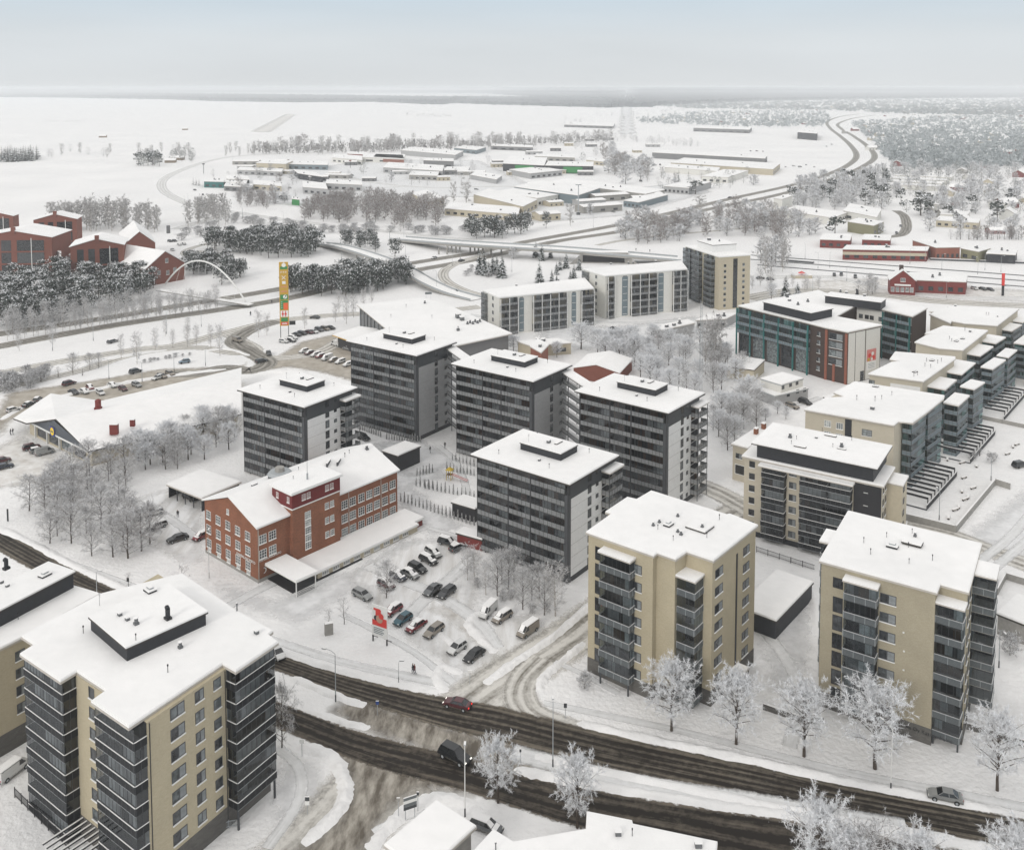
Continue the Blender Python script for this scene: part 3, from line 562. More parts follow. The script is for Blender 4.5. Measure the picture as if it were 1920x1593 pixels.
def vent(parent, loc, kind='pipe', s=1.0):
    def mk():
        m = MB()
        if kind == 'pipe': m.tube((0,0,0),(0,0,1.1*s),.09*s,.09*s,'vent_metal',8); m.tube((0,0,1.0*s),(0,0,1.25*s),.16*s,.13*s,'vent_metal',8); m.tube((0,0,1.25*s),(0,0,1.33*s),.13*s,.05*s,'roof_snow',8)
        elif kind == 'box': m.box(-.45*s,-.35*s,0,.45*s,.35*s,.7*s,'vent_metal'); m.box(-.5*s,-.4*s,.7*s,.5*s,.4*s,.9*s,'roof_snow')
        elif kind == 'stack': m.box(-.4*s,-.4*s,0,.4*s,.4*s,.5*s,'vent_metal'); m.tube((0,0,.5*s),(0,0,1.3*s),.33*s,.33*s,'vent_metal',12); m.tube((0,0,1.3*s),(0,0,1.45*s),.45*s,.4*s,'roof_snow',12)
        elif kind == 'hatch': m.box(-1.1*s,-.8*s,0,1.1*s,.8*s,.45*s,'frame_dark'); m.box(-1.15*s,-.85*s,.45*s,1.15*s,.85*s,.62*s,'roof_snow'); m.box(-.6*s,-.4*s,.62*s,.6*s,.4*s,.85*s,'steel'); m.box(-.55*s,-.35*s,.85*s,.55*s,.35*s,.93*s,'roof_snow')
        elif kind == 'cowl':
            m.box(-.6*s,-.5*s,0,.6*s,.5*s,.5*s,'frame_dark'); m.tube((0,0,.5*s),(0,0,2.0*s),.42*s,.42*s,'charcoal',12); m.tube((0,0,2.0*s),(-.3*s,0,2.5*s),.42*s,.25*s,'charcoal',12)
            m.tube((-.2*s,0,2.1*s),(-.55*s,0,2.2*s),.4*s,.3*s,'charcoal',10)
        elif kind == 'skylight': m.box(-1.6*s,-.5*s,0,1.6*s,.5*s,.35*s,'fascia'); m.box(-1.55*s,-.45*s,.35*s,1.55*s,.45*s,.5*s,'roof_snow')
        elif kind == 'antenna': m.tube((0,0,0),(0,0,2.6*s),.035*s,.025*s,'steel_dark',5); [m.tube((-.5*s,0,q*s),(.5*s,0,q*s),.02*s,.02*s,'steel_dark',4) for q in (1.9,2.15,2.4)]
        elif kind == 'mast': m.tube((0,0,0),(0,0,1.0*s),.05*s,.05*s,'frame_dark',6); m.box(-.08*s,-.08*s,.9*s,.08*s,.08*s,1.15*s,'frame_dark')
        elif kind == 'chimney': m.box(-.6*s,-.45*s,0,.6*s,.45*s,1.5*s,'red_brick'); m.box(-.65*s,-.5*s,1.5*s,.65*s,.5*s,1.7*s,'roof_snow')
        return m.mesh(kind)
    nm = {'pipe':'vent_pipe','box':'vent_box','stack':'roof_vent','hatch':'roof_hatch','cowl':'vent_cowl','skylight':'skylight','antenna':'roof_antenna','mast':'roof_post','chimney':'chimney'}[kind]
    return inst(cached(('v',kind,s), mk), nm, parent, loc)
def rectify(pts):
    """square up a rectilinear outline in its own axes"""
    p = [list(q) for q in pts]; n = len(p)
    cls = []
    for i in range(n):
        a, b = pts[i], pts[(i+1) % n]; cls.append(abs(b[0]-a[0]) > abs(b[1]-a[1]))
    for i in range(n):
        j = (i+1) % n; c = 1 if cls[i] else 0; m = (pts[i][c]+pts[j][c])/2; p[i][c] = m; p[j][c] = m
    return [tuple(q) for q in p]
class Bld:
    """a building from the outline of its roof (world points at eaves height)"""
    def __init__(s, name, label, cat, pts, h, wall='beige_brick', over=.5, plinth=None, yaw=None, rect=True, group=None, fascia='fascia_pale', snow=.3, base=0.0, roof=True, fasc_h=.3, wallpts=None):
        w = ccw([(p[0], p[1]) for p in pts]); n = len(w)
        if yaw is None:
            k = max(range(n), key=lambda i: math.dist(w[i], w[(i+1) % n])); yaw = math.atan2(w[(k+1) % n][1]-w[k][1], w[(k+1) % n][0]-w[k][0])
            while yaw > math.pi/2: yaw -= math.pi
            while yaw < -math.pi/2: yaw += math.pi
        cx = sum(p[0] for p in w)/n; cy = sum(p[1] for p in w)/n; c, sn = math.cos(-yaw), math.sin(-yaw)
        loc = [((x-cx)*c-(y-cy)*sn, (x-cx)*sn+(y-cy)*c) for x, y in w]
        if rect: loc = rectify(loc)
        s.roof = loc; s.poly = inset(loc, over) if over else loc
        if wallpts:
            wl = ccw([(p[0], p[1]) for p in wallpts]); s.poly = [((x-cx)*c-(y-cy)*sn, (x-cx)*sn+(y-cy)*c) for x, y in wl]
        s.h = h; s.yaw = yaw; s.o = Vector((cx, cy, base)); s.base = base
        s.e = empty(name, (cx, cy, base), yaw, label, cat, group); H = h-base; s.H = H
        s.wall = MB().prism(s.poly, 0, H-.05, wall).build('wall', s.e)
        if plinth: MB().prism(inset(s.poly, -.04), 0, plinth[1], plinth[0]).build('plinth', s.e)
        if roof:
            r = MB(); r.prism(loc, H-.05, H+fasc_h-.05, fascia); r.prism(inset(loc, .04), H+fasc_h-.05, H+fasc_h-.05+snow*.7, 'roof_snow')
            r.prism(inset(loc, .16), H+fasc_h-.05+snow*.7, H+fasc_h-.05+snow, 'roof_snow')
            s.rf = r.build('roof', s.e); s.top = H+fasc_h-.05+snow
    def L(s, p):  # world -> local
        d = Vector((p[0]-s.o.x, p[1]-s.o.y, 0)); c, sn = math.cos(-s.yaw), math.sin(-s.yaw); return Vector((d.x*c-d.y*sn, d.x*sn+d.y*c, 0))
    def edge(s, i):
        a = s.poly[i]; b = s.poly[(i+1) % len(s.poly)]; d = Vector((b[0]-a[0], b[1]-a[1], 0)); L = d.length; d.normalize(); return Vector((a[0],a[1],0)), d, L, math.atan2(d.y, d.x)
    def at(s, i, t, z, out=0.0):
        a, d, L, an = s.edge(i); n = Vector((d.y, -d.x, 0)); p = a+d*t+n*out; return (p.x, p.y, z), an
    def sz(s, i, k, x, y):
        """(distance along edge i, height) seen at a pixel"""
        a, d, L, an = s.edge(i); n = Vector((d.y, -d.x, 0)); c, sn = math.cos(s.yaw), math.sin(s.yaw)
        rot = lambda v: Vector((v.x*c-v.y*sn, v.x*sn+v.y*c, v.z))
        aw = rot(a)+Vector((s.o.x, s.o.y, 0)); nw = rot(n); dw = rot(d)
        ox, oy, sc = ZT[k]; r = ray(ox+x/sc, oy+y/sc); cc = Vector((0,0,CAMH)); t = (aw-cc).dot(nw)/r.dot(nw); q = cc+r*t
        return (q-aw).dot(dw), q.z-s.base
    def vi(s, p):
        q = s.L(p); return min(range(len(s.poly)), key=lambda j: math.dist(s.poly[j], (q.x, q.y)))
    def E(s, k, xa, ya, xb, yb):
        a, b = s.vi(W(k, xa, ya, s.h)), s.vi(W(k, xb, yb, s.h)); n = len(s.poly)
        if (a+1) % n == b: return a
        if (b+1) % n == a: return b
        raise ValueError('no edge %s %s %s' % (s.e.name, a, b))
    def tw(s, i, k, x, y, z=None):
        """distance along edge i (and outwards) of a roof-height pixel"""
        q = s.L(W(k, x, y, s.h if z is None else z)); a, d, L, an = s.edge(i); n = Vector((d.y, -d.x, 0)); return (q-a).dot(d), (q-a).dot(n)
    def win(s, i, t, z, w, h, style='grey', pane='pane'):
        p, an = s.at(i, t, z, .012); return window(s.e, p, an, w, h, style, pane)
    def grid(s, i, ts, zs, w, h, style='grey', pane='pane', skip=()):
        for a, t in enumerate(ts):
            for b, z in enumerate(zs):
                if (a, b) in skip: continue
                s.win(i, t, z, w, h, style, pane)
    def stack(s, i, t, w, d, z0, fh, n, style, seed=0, sides='LR', back='dark', cap=True, cap_over=.25, glaz=True, posts=False):
        p, an = s.at(i, t, z0, .02); r = random.Random(seed)
        for q in range(n):
            balcony(s.e, (p[0], p[1], z0+q*fh), an, w, d, fh, style, r.choice((0,1,2,3,5,6,7) if style == 'black' else (0,0,1,1,2,3,5)), sides, glaz)
        backdrop(s.e, (p[0], p[1], z0), an, w, n*fh, fh, back, seed)
        if cap:
            m = MB(); z = z0+n*fh; m.box(-cap_over,-d-cap_over,z,w+cap_over,.0,z+.2,'fascia_pale'); m.box(-cap_over+.03,-d-cap_over+.03,z+.2,w+cap_over-.03,.0,z+.45,'roof_snow')
            m.build('balcony_roof', s.e, (p[0],p[1],0), an)
        if posts:
            for xx in (.2, w-.2):
                m = MB(); m.box(xx-.12,-d+.1,0,xx+.12,-d+.34,z0,'steel_dark'); m.build('post', s.e, (p[0],p[1],0), an)
    def vents(s, k, lst, z=None):
        z = s.top if z is None else z
        for kd, x, y, *sc in lst:
            q = s.L(W(k, x, y, s.base+z)); vent(s.e, (q.x, q.y, z-.03), kd, sc[0] if sc else 1.0)
def mesh_part(b, name, mb): return mb.build(name, b.e)
def para(k, L, F, Rr, z):
    l, f, r = W(k,*L,z), W(k,*F,z), W(k,*Rr,z); return [l, f, r, l+r-f]
def penthouse(b, k, pts, z0, z1, wall='charcoal', over=.25, name='penthouse', snow=.25):
    w = [b.L(W(k, x, y, b.base+z1)) for x, y in pts]; w = ccw([(q.x, q.y) for q in w]); 
    if len(w) == 4 or True: w = rectify(w)
    m = MB(); m.prism(inset(w, over), z0-.1, z1-.2, wall); o = m.build(name, b.e)
    r = MB(); r.prism(w, z1-.2, z1, 'fascia'); r.prism(inset(w, .05), z1, z1+snow, 'roof_snow'); r.build('roof', o)
    return o
def roofplate(b, k, pts, z, th=.2, snow=.28, name='roof_plate', fas='fascia_pale'):
    w = ccw([(q.x, q.y) for q in [b.L(W(k, x, y, b.base+z)) for x, y in pts]])
    r = MB(); r.prism(w, z-th, z, fas); r.prism(inset(w, .05), z, z+snow, 'roof_snow'); return r.build(name, b.e)
# ---------------------------------------------------------------- five dark glazed towers
def tower(label, k, Lp, Fp, Rp, h, floors, right='stack', shaded_side=False):
    l, f, r = W(k,*Lp,h), W(k,*Fp,h), W(k,*Rp,h)
    x = (r-f); a = x.length; x.normalize(); y = Vector((-x.y, x.x, 0)); bl = (l-f).dot(y)
    yaw = math.atan2(x.y, x.x); e = empty('apartment_tower', (f.x, f.y, 0), yaw, label, 'apartment tower')
    o = 1.1; rc = 1.6; X0, X1, Y0, Y1 = o, a-o, o, bl-o; fh = (h-.6)/floors; H = h-.3
    # core wall, set back behind the glazed balconies
    m = MB(); m.box(X0+rc, Y0+.02, 0, X1, Y1, H, 'dark_panel'); m.build('wall', e)
    cw = X0+rc+.2
    # right-front face: dark top storey, pale panel below
    m = MB(); side = 'light_panel' if shaded_side else 'white_panel'  # greyer panel paints shade into the side of two towers
    m.box(X0+.9, Y0-.03, 1.2, X1-.02, Y0+.3, H-fh-.9, side)
    for q in range(1, floors): m.box(X0+.9, Y0-.045, q*fh, X1-.02, Y0-.03, q*fh+.04, 'concrete')
    m.build('side_panels', e)
    m = MB(); m.box(X0, Y0-.02, .0, X0+.9, Y0+.9, H-fh, 'frame_grey'); m.box(X0+.6, Y0-.06, H-fh-.9, X1, Y0+.3, H, 'steel_dark'); m.build('corner_cladding', e)
    # left-front face panels of wood and dark windows
    n = floors; wd_ = Y1-Y0
    backdrop(e, (X0+rc, Y1, .3), -math.pi/2, wd_, n*fh, fh, 'wood', int(h*10)+int(a))
    bays = (.36, .245, .395); s = 0
    for i, bf in enumerate(bays):
        w = wd_*bf - .22 - (.0 if i < 2 else .7)
        for q in range(n):
            balcony(e, (X0+rc, Y1-s-.05, .3+q*fh), -math.pi/2, w, rc, fh, 'glass', (q*3+i*5) % 2, '' if i < 2 else ('R' if q == n-1 else ''))
        s += wd_*bf
        m = MB(); m.box(X0-.08, Y1-s-.0, .2, X0+rc, Y1-s+.2, H, 'dark_panel'); m.build('mullion', e)
    m = MB(); m.box(X0-.08, Y1-.05, .2, X0+rc, Y1+.05, H, 'dark_panel'); m.build('mullion', e)
    # windows on the right face
    fx = X1-X0
    wx = X0+fx*(.42 if right == 'stack' else .50); wx2 = X0+fx*(.60 if right == 'stack' else .78)
    for q in range(n):
        z = .3+q*fh
        window(e, (wx, Y0-.07 if q == n-1 else Y0-.05, z+.5), 0, 1.3, fh-.75, 'dark', 'pane'); window(e, (wx2, Y0-.07 if q == n-1 else Y0-.05, z+1.1), 0, 1.0, .9, 'dark' , 'pane')
    if right == 'stack':
        sx = X0+fx*.74
        for q in range(n-1):
            balcony(e, (sx, Y0-.03, .3+fh*.4+q*fh), 0, X1-sx+.9, 1.9, fh, 'glass', q % 2, 'LR', glaz=False)
        backdrop(e, (sx, Y0-.03, .3), 0, X1-sx-.1, (n-1)*fh, fh, 'dark', 5)
        m = MB(); m.box(sx-.3, Y0-2.3, H-fh+.9, X1+1.1, Y0-.06, H-fh+1.1, 'fascia_pale'); m.box(sx-.25, Y0-2.25, H-fh+1.1, X1+1.05, Y0-.06, H-fh+1.4, 'roof_snow'); m.build('balcony_roof', e)
        m = MB()
        for px in (sx+.05, X1+.8): m.box(px-.06, Y0-1.95, .0, px+.06, Y0-1.83, H-fh+.9, 'steel_dark')
        m.build('balcony_posts', e)
    # roof
    m = MB(); m.box(0,0,h-.3,a,bl,h-.02,'fascia'); m.box(.08,.08,h-.02,a-.08,bl-.08,h+.2,'roof_snow'); m.box(.22,.22,h+.2,a-.22,bl-.22,h+.3,'roof_snow'); rf = m.build('roof', e)
    t = h+.3
    m = MB(); px0, px1, py0, py1 = a*.44, a*.77, bl*.31, bl*.72
    m.box(px0,py0,t-.05,px1,py1,t+1.35,'charcoal'); ph = m.build('penthouse', e)
    m = MB(); m.box(px0-.15,py0-.15,t+1.35,px1+.15,py1+.15,t+1.5,'fascia'); m.box(px0-.1,py0-.1,t+1.5,px1+.1,py1+.1,t+1.75,'roof_snow'); m.build('roof', ph)
    vent(e, ((px0+px1)/2, (py0+py1)/2, t+1.7), 'box', .9); vent(e, (px1-2, (py0*2+py1)/3, t+1.7), 'skylight', .7); vent(e, (px0+1.0, py1-1.5, t+1.7), 'antenna', .7)
    for u, v_, kd in ((.18,.80,'mast'),(.20,.30,'mast'),(.83,.22,'mast'),(.30,.45,'box'),(.88,.78,'mast')): vent(e, (a*u, bl*v_, t-.02), kd, .9 if kd == 'mast' else .6)
    # ground floor corner posts
    m = MB()
    for q in (.1, .5): m.box(X0, Y1-1-q*wd_*.5, 0, X0+.15, Y1-.85-q*wd_*.5, .4, 'steel_dark')
    m.build('posts', e)
    return e, dict(X0=X0,X1=X1,Y0=Y0,Y1=Y1,a=a,b=bl,fh=fh,H=H,n=n)
T = {}
T['front'] = tower('dark glazed apartment tower with white side panel, nearest of its kind, behind bare birches', 3, (50,215), (605,375), (875,215), 21.2, 8)
T['left'] = tower('dark glazed apartment tower directly behind the red brick school, balconies stacked on its right side', 7, (97,680), (600,815), (1000,665), 22.0, 8)
T['backleft'] = tower('dark glazed tower with side wall greyed for shade, standing in front of the sloping roofed shopping hall', 7, (912,315), (1440,430), (1740,325), 25.0, 9, 'link', True)
T['backmid'] = tower('middle dark glazed tower with link bridges on both sides', 8, (18,830), (550,948), (800,838), 25.0, 9, 'link', True)
T['backright'] = tower('dark glazed tower with white side panel and open balconies, right end of the linked row', 8, (803,1010), (1420,1150), (1655,1020), 25.2, 9)
def link_bridge(label, A, B):
    """glazed gallery deck stack between two towers"""
    (ea, da), (eb, db) = A, B
    def wp(e, x, y):
        c, s = math.cos(e.rotation_euler.z), math.sin(e.rotation_euler.z); return Vector((e.location.x+x*c-y*s, e.location.y+x*s+y*c, 0))
    p = wp(ea, da['X1']-.2, da['Y0']+3.0); q = wp(eb, db['X0']+4.0, db['Y1']-.0)
    q = wp(eb, db['X0']+5.5, db['Y1']+.1)
    d = q-p; L = d.length; an = math.atan2(d.y, d.x)
    e = empty('link_bridge', (p.x, p.y, 0), an, label, 'link bridge'); fh = da['fh']; n = da['n']-1; w = 2.6
    for k in range(n):
        z = .6+fh*.4+k*fh
        m = MB(); m.box(0,0,z,L,w,z+.28,'steel_dark','roof_snow'); m.build('deck', e)
        m = MB(); 
        for i in range(int(L/1.1)): m.box(i*1.1+.04,-.02,z+.3,i*1.1+1.06,.03,z+1.25,'rail_glass')
        m.box(0,-.04,z+1.22,L,.05,z+1.3,'steel_dark'); m.build('railing', e)
    m = MB()
    for i in (0.0, .33, .66, .985):
        m.box(L*i,-.12,0,L*i+.18,.08,n*fh+1.6,'steel_dark'); m.box(L*i,w-.1,0,L*i+.18,w+.08,n*fh+1.6,'steel_dark')
    m.build('frame', e)
    m = MB(); m.box(-.2,-.4,n*fh+1.6,L+.2,w+.4,n*fh+1.8,'fascia'); m.box(-.15,-.35,n*fh+1.8,L+.15,w+.35,n*fh+2.1,'roof_snow'); m.build('roof', e)
link_bridge('steel link bridge of open galleries joining the back left dark tower to the middle one', T['backleft'], T['backmid'])
link_bridge('steel link bridge of open galleries joining the middle dark tower to the right end one', T['backmid'], T['backright'])
# ---------------------------------------------------------------- beige blocks
def P1(h, *xy): return PX_(1, h, *xy)
def PX_(k, h, *xy): return [W(k, xy[i], xy[i+1], h) for i in range(0, len(xy), 2)]
# A: near left block with black balconies
hA = 22.4
A = Bld('apartment_block', 'beige apartment block with black glazed corner balconies, nearest building at bottom left', 'apartment block',
        PX_(1, hA, 100,597, 160,637, 92,680, 285,812, 362,765, 497,855, 427,905, 607,1030, 1050,730, 1112,765, 1315,625, 1268,590, 1290,572, 1110,470, 860,300, 480,395), hA, 'beige_brick', .45, None, rect=False,
        wallpts=PX_(1, hA, 150,628, 692,990, 1262,600, 745,290))
i = A.E(1, 150,628, 692,990); j = A.E(1, 692,990, 1262,600)
fh = 2.78
MB().prism(inset(A.poly, -.05), 0, 3.0, 'grey_block').build('plinth', A.e)
def span(b, i, k, p, q, z=None):
    a, da = b.tw(i, k, *p, z); c, dc = b.tw(i, k, *q, z); return min(a, c), max(a, c), (da+dc)/2
a, c, d = span(A, i, 1, (92,680), (285,812)); A.stack(i, a+.3, c-a-.6, d-.4, .1, fh, 8, 'black', 3, cap=False)
a2, c2, d2 = span(A, i, 1, (427,905), (607,1030)); L_ = A.edge(i)[2]; A.stack(i, a2+.3, L_-a2-.35, d2-.4, .1, fh, 8, 'black', 4, cap=False)
wm = (c+a2)/2 if a < a2 else (c2+a)/2
A.grid(i, [wm-.7], [3.9+2.78*q for q in range(7)], 1.3, 1.5, 'grey')
a3, c3, d3 = span(A, j, 1, (1112,765), (1315,625)); A.stack(j, a3+.35, c3-a3-.7, d3-.5, .1+fh, fh, 7, 'black', 5, cap=False, posts=True)
# corner balcony return on the right face
ta, za = A.sz(j, 1, 803, 985); tb, _ = A.sz(j, 1, 870, 945); tc_, zc = A.sz(j, 1, 920, 915); td, ze = A.sz(j, 1, 1007, 860)
A.grid(j, [ta], [za-2.78*q for q in range(6, -1, -1)], max(1.6, tb-ta), 1.55, 'grey'); A.grid(j, [tc_], [za-2.78*q for q in range(7)], 1.45, 1.5, 'grey'); A.grid(j, [td], [za-2.78*q for q in range(7)], 1.25, 1.4, 'grey')
penthouse(A, 1, [(410,520), (640,655), (980,445), (755,335)], A.top, A.top+1.9, 'charcoal')
A.vents(1, [('hatch',708,372,.8),('cowl',792,505,.8),('box',565,488,.7),('box',601,510,.7),('stack',643,530,.8),('mast',641,605,.9)], A.top+2.1)
A.vents(1, [('stack',851,640,.7),('mast',393,570),('mast',792,755),('box',1210,572,.7),('pipe',1118,465),('antenna',470,440,.8)])
dp = MB()
for ii, tt in ((i, 0), ):
    pass
for (ii, t_) in ((j, A.tw(j,1,1050,730)[0]-.15), (j, .35)):
    p, an = A.at(ii, t_, 0, .06); m = MB(); m.tube((0,0,.3),(0,0,hA-.3),.06,.06,'frame_dark',6); m.build('downpipe', A.e, (p[0],p[1],0))
# snowy pergola beams over the patios between the balcony stacks
for q in range(7):
    p, an = A.at(i, c+.3+q*max(.5, (a2-c-.6)/6.5), 2.6, 0); m = MB(); m.box(0,-5.5,0,.12,0,.22,'frame_dark'); m.box(-.02,-5.5,.22,.14,0,.32,'roof_snow'); m.build('pergola_beam', A.e, p, an)

# B: lower neighbour at the left edge
hB = 16.4
B = Bld('apartment_block', 'lower beige apartment wing with dark rooftop storey, cut off by the left edge', 'apartment block',
        PX_(1, hB, -170,740, 105,603, 480,395, 315,345, -150,590), hB, 'beige_brick', .3, ('grey_block', 3.2), rect=False)
i = B.E(1, -170,740, 105,603)
for y0 in (700, ):
    tt, zz = B.sz(i, 1, 72, 706); B.grid(i, [tt], [zz-2.75*q for q in range(4)], 1.5, 1.5, 'grey')
    B.grid(i, [tt-4.5], [zz-2.75*q for q in range(4)], 1.5, 1.5, 'grey')
penthouse(B, 1, [(-140,510), (-60,525), (310,283), (155,193)], B.top, B.top+2.6, 'charcoal', .3)
B.vents(1, [('cowl',30,268,.8),('hatch',212,300,.8),('box',35,352,.6),('box',8,334,.6)], B.top+2.8)
B.vents(1, [('stack',85,445,.8),('box',178,425,.6),('mast',86,505)])
def slat_wins(b, i, k, cols, ys, w, h, fhh, n, style='grey', pane='pane'):
    for (x, y) in cols:
        t, z = b.sz(i, k, x, y); b.grid(i, [t], [z-fhh*q for q in range(n)], w, h, style, pane)
# C: beige slab block in the middle
hC = 24.3
C_ = Bld('apartment_block', 'beige brick apartment block with two slatted balcony stacks, right of the side street', 'apartment block',
        PX_(3, hC, 690,640, 830,540, 795,530, 915,450, 965,462, 1045,415, 1455,545, 1470,540, 1628,603, 1385,797, 1240,748, 1180,790, 1080,755, 1060,770), hC, 'beige_brick', .35, ('grey_block', 2.6), rect=False)
i = C_.E(3, 690,640, 1060,770); fh = 2.98
a, c, d = span(C_, i, 3, (768,690), (935,745)); 
C_.stack(i, a, c-a, 1.7, 1.9, fh, 7, 'slat', 11, posts=True)
slat_wins(C_, i, 3, [(742,775)], None, 1.0, 2.3, fh, 7, 'dark', 'pane_dark'); slat_wins(C_, i, 3, [(945,845)], None, 1.75, 1.5, fh, 7)
i2 = C_.E(3, 1240,748, 1385,797); L_ = C_.edge(i2)[2]; C_.stack(i2, .05, L_*.66, 3.0, .6, fh, 7, 'slat', 12, sides='R')
ir = C_.E(3, 1385,797, 1628,603)
slat_wins(C_, ir, 3, [(1393,885)], None, 2.6, 1.45, fh, 7, 'grey', 'pane_dark'); slat_wins(C_, ir, 3, [(1545,762)], None, 2.3, 1.45, fh, 7, 'grey', 'pane_dark')
t, z = C_.sz(ir, 3, 1507, 800); p, an = C_.at(ir, t, .8, .02); MB().box(0,-.05,0,.5,.02,21.5,'frame_dark').build('stair_glazing', C_.e, p, an)
p, an = C_.at(ir, t-.6, 2.6, .0); m = MB(); m.box(-1.6,-2.2,0,1.8,0,.15,'fascia_pale'); m.box(-1.55,-2.15,.15,1.75,0,.4,'roof_snow'); m.box(1.6,-2.1,-2.6,1.72,-1.98,0,'steel_dark'); m.build('entrance_canopy', C_.e, p, an)
C_.vents(3, [('hatch',1140,592,.75),('stack',1190,545,.55),('stack',1090,578,.55),('stack',1057,595,.55),('stack',1190,630,.55),('stack',1208,645,.6),('mast',1082,615,.8),('mast',1165,675,.8),('mast',1416,562,.9),('mast',1348,660,.8)])
penthouse(C_, 3, [(1235,592), (1330,640), (1385,600), (1290,560)], C_.top-.6, C_.top+.25, 'fascia', .15, 'smoke_hatch'); C_.vents(3, [('stack',1323,605,.6)], C_.top+.4)
# D: beige slab block at the right
hD = 24.0
D = Bld('apartment_block', 'beige brick apartment block with wide blank wall, rightmost of the near blocks', 'apartment block',
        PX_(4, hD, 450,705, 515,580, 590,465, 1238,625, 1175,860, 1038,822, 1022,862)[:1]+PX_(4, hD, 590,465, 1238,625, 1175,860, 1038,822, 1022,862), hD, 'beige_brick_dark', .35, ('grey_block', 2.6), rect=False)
i = D.E(4, 450,705, 1022,862); fh = 3.0
a, c, d = span(D, i, 4, (583,745), (738,788)); D.stack(i, a, c-a, 1.7, 1.8, fh, 7, 'slat', 21)
slat_wins(D, i, 4, [(518,822)], None, 1.6, 1.7, fh, 1, 'dark', 'pane_dark'); slat_wins(D, i, 4, [(517,938)], None, 1.55, 2.5, fh, 6, 'dark', 'pane_dark')
slat_wins(D, i, 4, [(745,893)], None, 2.4, 1.5, fh, 7)
i2 = D.E(4, 1038,822, 1175,860); L_ = D.edge(i2)[2]; D.stack(i2, .05, L_-.1, 2.3, 1.2, fh, 7, 'slat', 22, sides='R', posts=True)
ir = D.E(4, 1175,860, 1238,625); Lr = D.edge(ir)[2]
D.stack(ir, Lr*.42, 4.6, 3.2, 2.6, fh, 7, 'slat', 23, posts=True)
D.grid(ir, [1.5, 4.2], [2.9+3*q for q in range(7)], 1.4, 1.4, 'grey')
il = D.E(4, 450,705, 590,465); Ll = D.edge(il)[2]; D.stack(il, Ll*.40, 4.6, 1.9, 2.6, fh, 7, 'slat', 24, posts=True)
D.vents(4, [('hatch',805,630,.8),('mast',667,610,.9),('mast',700,665,.9),('mast',882,632,.8),('mast',900,565,.8),('stack',914,580,.6),('mast',998,695,.9),('mast',885,710,.8),('mast',777,583,.8)])
penthouse(D, 4, [(838,598), (935,630), (962,612), (870,585)], D.top-.4, D.top+.4, 'fascia', .15, 'smoke_hatch')
def lamp_wall(b, i, k, pts):
    for x, y in pts:
        t, z = b.sz(i, k, x, y); p, an = b.at(i, t, z, 0); MB().box(0,-.18,0,.25,0,.18,'white_trim').build('wall_lamp', b.e, p, an)
lamp_wall(D, i, 4, [(855,1042),(857,1132),(855,1222),(855,1315),(855,1405)])
def text_on(b, i, k, x, y, s, size, mat, out=.06, font_w=1.0, name='lettering'):
    cu = bpy.data.curves.new('lettering', 'FONT'); cu.body = s; cu.size = size; cu.extrude = .02; cu.space_character = font_w
    o = bpy.data.objects.new('tmp', cu); COL.objects.link(o); dg = bpy.context.evaluated_depsgraph_get(); me = bpy.data.meshes.new_from_object(o.evaluated_get(dg)); bpy.data.objects.remove(o)
    me.transform(Matrix.Rotation(math.pi/2, 4, 'X')); me.materials.clear(); me.materials.append(M[mat])
    t, z = b.sz(i, k, x, y); p, an = b.at(i, t, z, out); return inst(me, name, b.e, p, an)
text_on(D, i, 4, 868, 1498, 'As Oy Kaarrenhelmi', .8, 'frame_dark')
# ---------------------------------------------------------------- G: black balconied block with dark rooftop storey
hG = 17.6
G = Bld('apartment_block', 'beige block with black balcony front and dark recessed top storey, between the two slatted blocks', 'apartment block',
        PX_(4, hG, 83,187, 165,120, 860,262, 715,350), hG, 'pale_render', .5, ('charcoal', 1.2), rect=True)
i = G.E(4, 83,187, 715,350); fh = 2.75; L_ = G.edge(i)[2]
G.stack(i, L_*.155, L_*.17, 1.8, 1.0, fh, 6, 'black', 31, sides='LR', cap=False); G.stack(i, L_*.44, L_*.19, 1.8, 1.0, fh, 6, 'black', 32, cap=False); G.stack(i, L_*.63, L_*.17, 1.8, 1.0, fh, 6, 'black', 33, cap=False)
G.grid(i, [L_*.345], [1.9+fh*q for q in range(6)], 1.6, 1.4, 'grey'); G.grid(i, [L_*.04], [1.9+fh*q for q in range(6)], 1.3, 1.4, 'grey', 'pane_dark')
p, an = G.at(i, L_*.81, 0, .03); MB().box(0,-.12,0,L_*.19-.02,.02,hG-.3,'frame_dark').build('black_cladding', G.e, p, an); G.grid(i, [L_*.88], [1.9+fh*q for q in range(6)], .8, 1.7, 'white', 'pane_pale')
p, an = G.at(i, L_*.13, hG-.55, 0); m = MB(); m.box(0,-2.3,0,L_*.69,0,.18,'fascia_pale'); m.box(.05,-2.25,.18,L_*.69-.05,0,.45,'roof_snow'); m.build('balcony_roof', G.e, p, an)
ir = G.E(4, 715,350, 860,262); Lr = G.edge(ir)[2]; G.grid(ir, [1.0, 3.2], [1.9+fh*q for q in range(6)], 1.2, 1.4, 'grey', 'pane_dark')
m = MB(); p, an = G.at(ir, Lr*.50, 0, 0); m.box(0,-3.0,0,Lr*.5,0,hG-1.2,'tan_wall'); m.box(-.3,-3.3,hG-1.2,Lr*.5+.3,0,hG-1.0,'fascia_pale'); m.box(-.25,-3.25,hG-1.0,Lr*.5+.25,0,hG-.7,'roof_snow'); so_ = m.build('stair_tower', G.e, p, an)
for q in range(6): window(so_, (1.2,-3.02,1.6+q*2.6), 0, 1.4, 1.2, 'dark', 'pane_dark')
tp = MB(); penthouse(G, 4, [(140,125), (215,38), (820,140), (718,265)], G.top, G.top+3.2, 'charcoal', 1.0)
for x, y in ((215,185),(300,205),(330,210),(420,240),(650,292)):
    pass
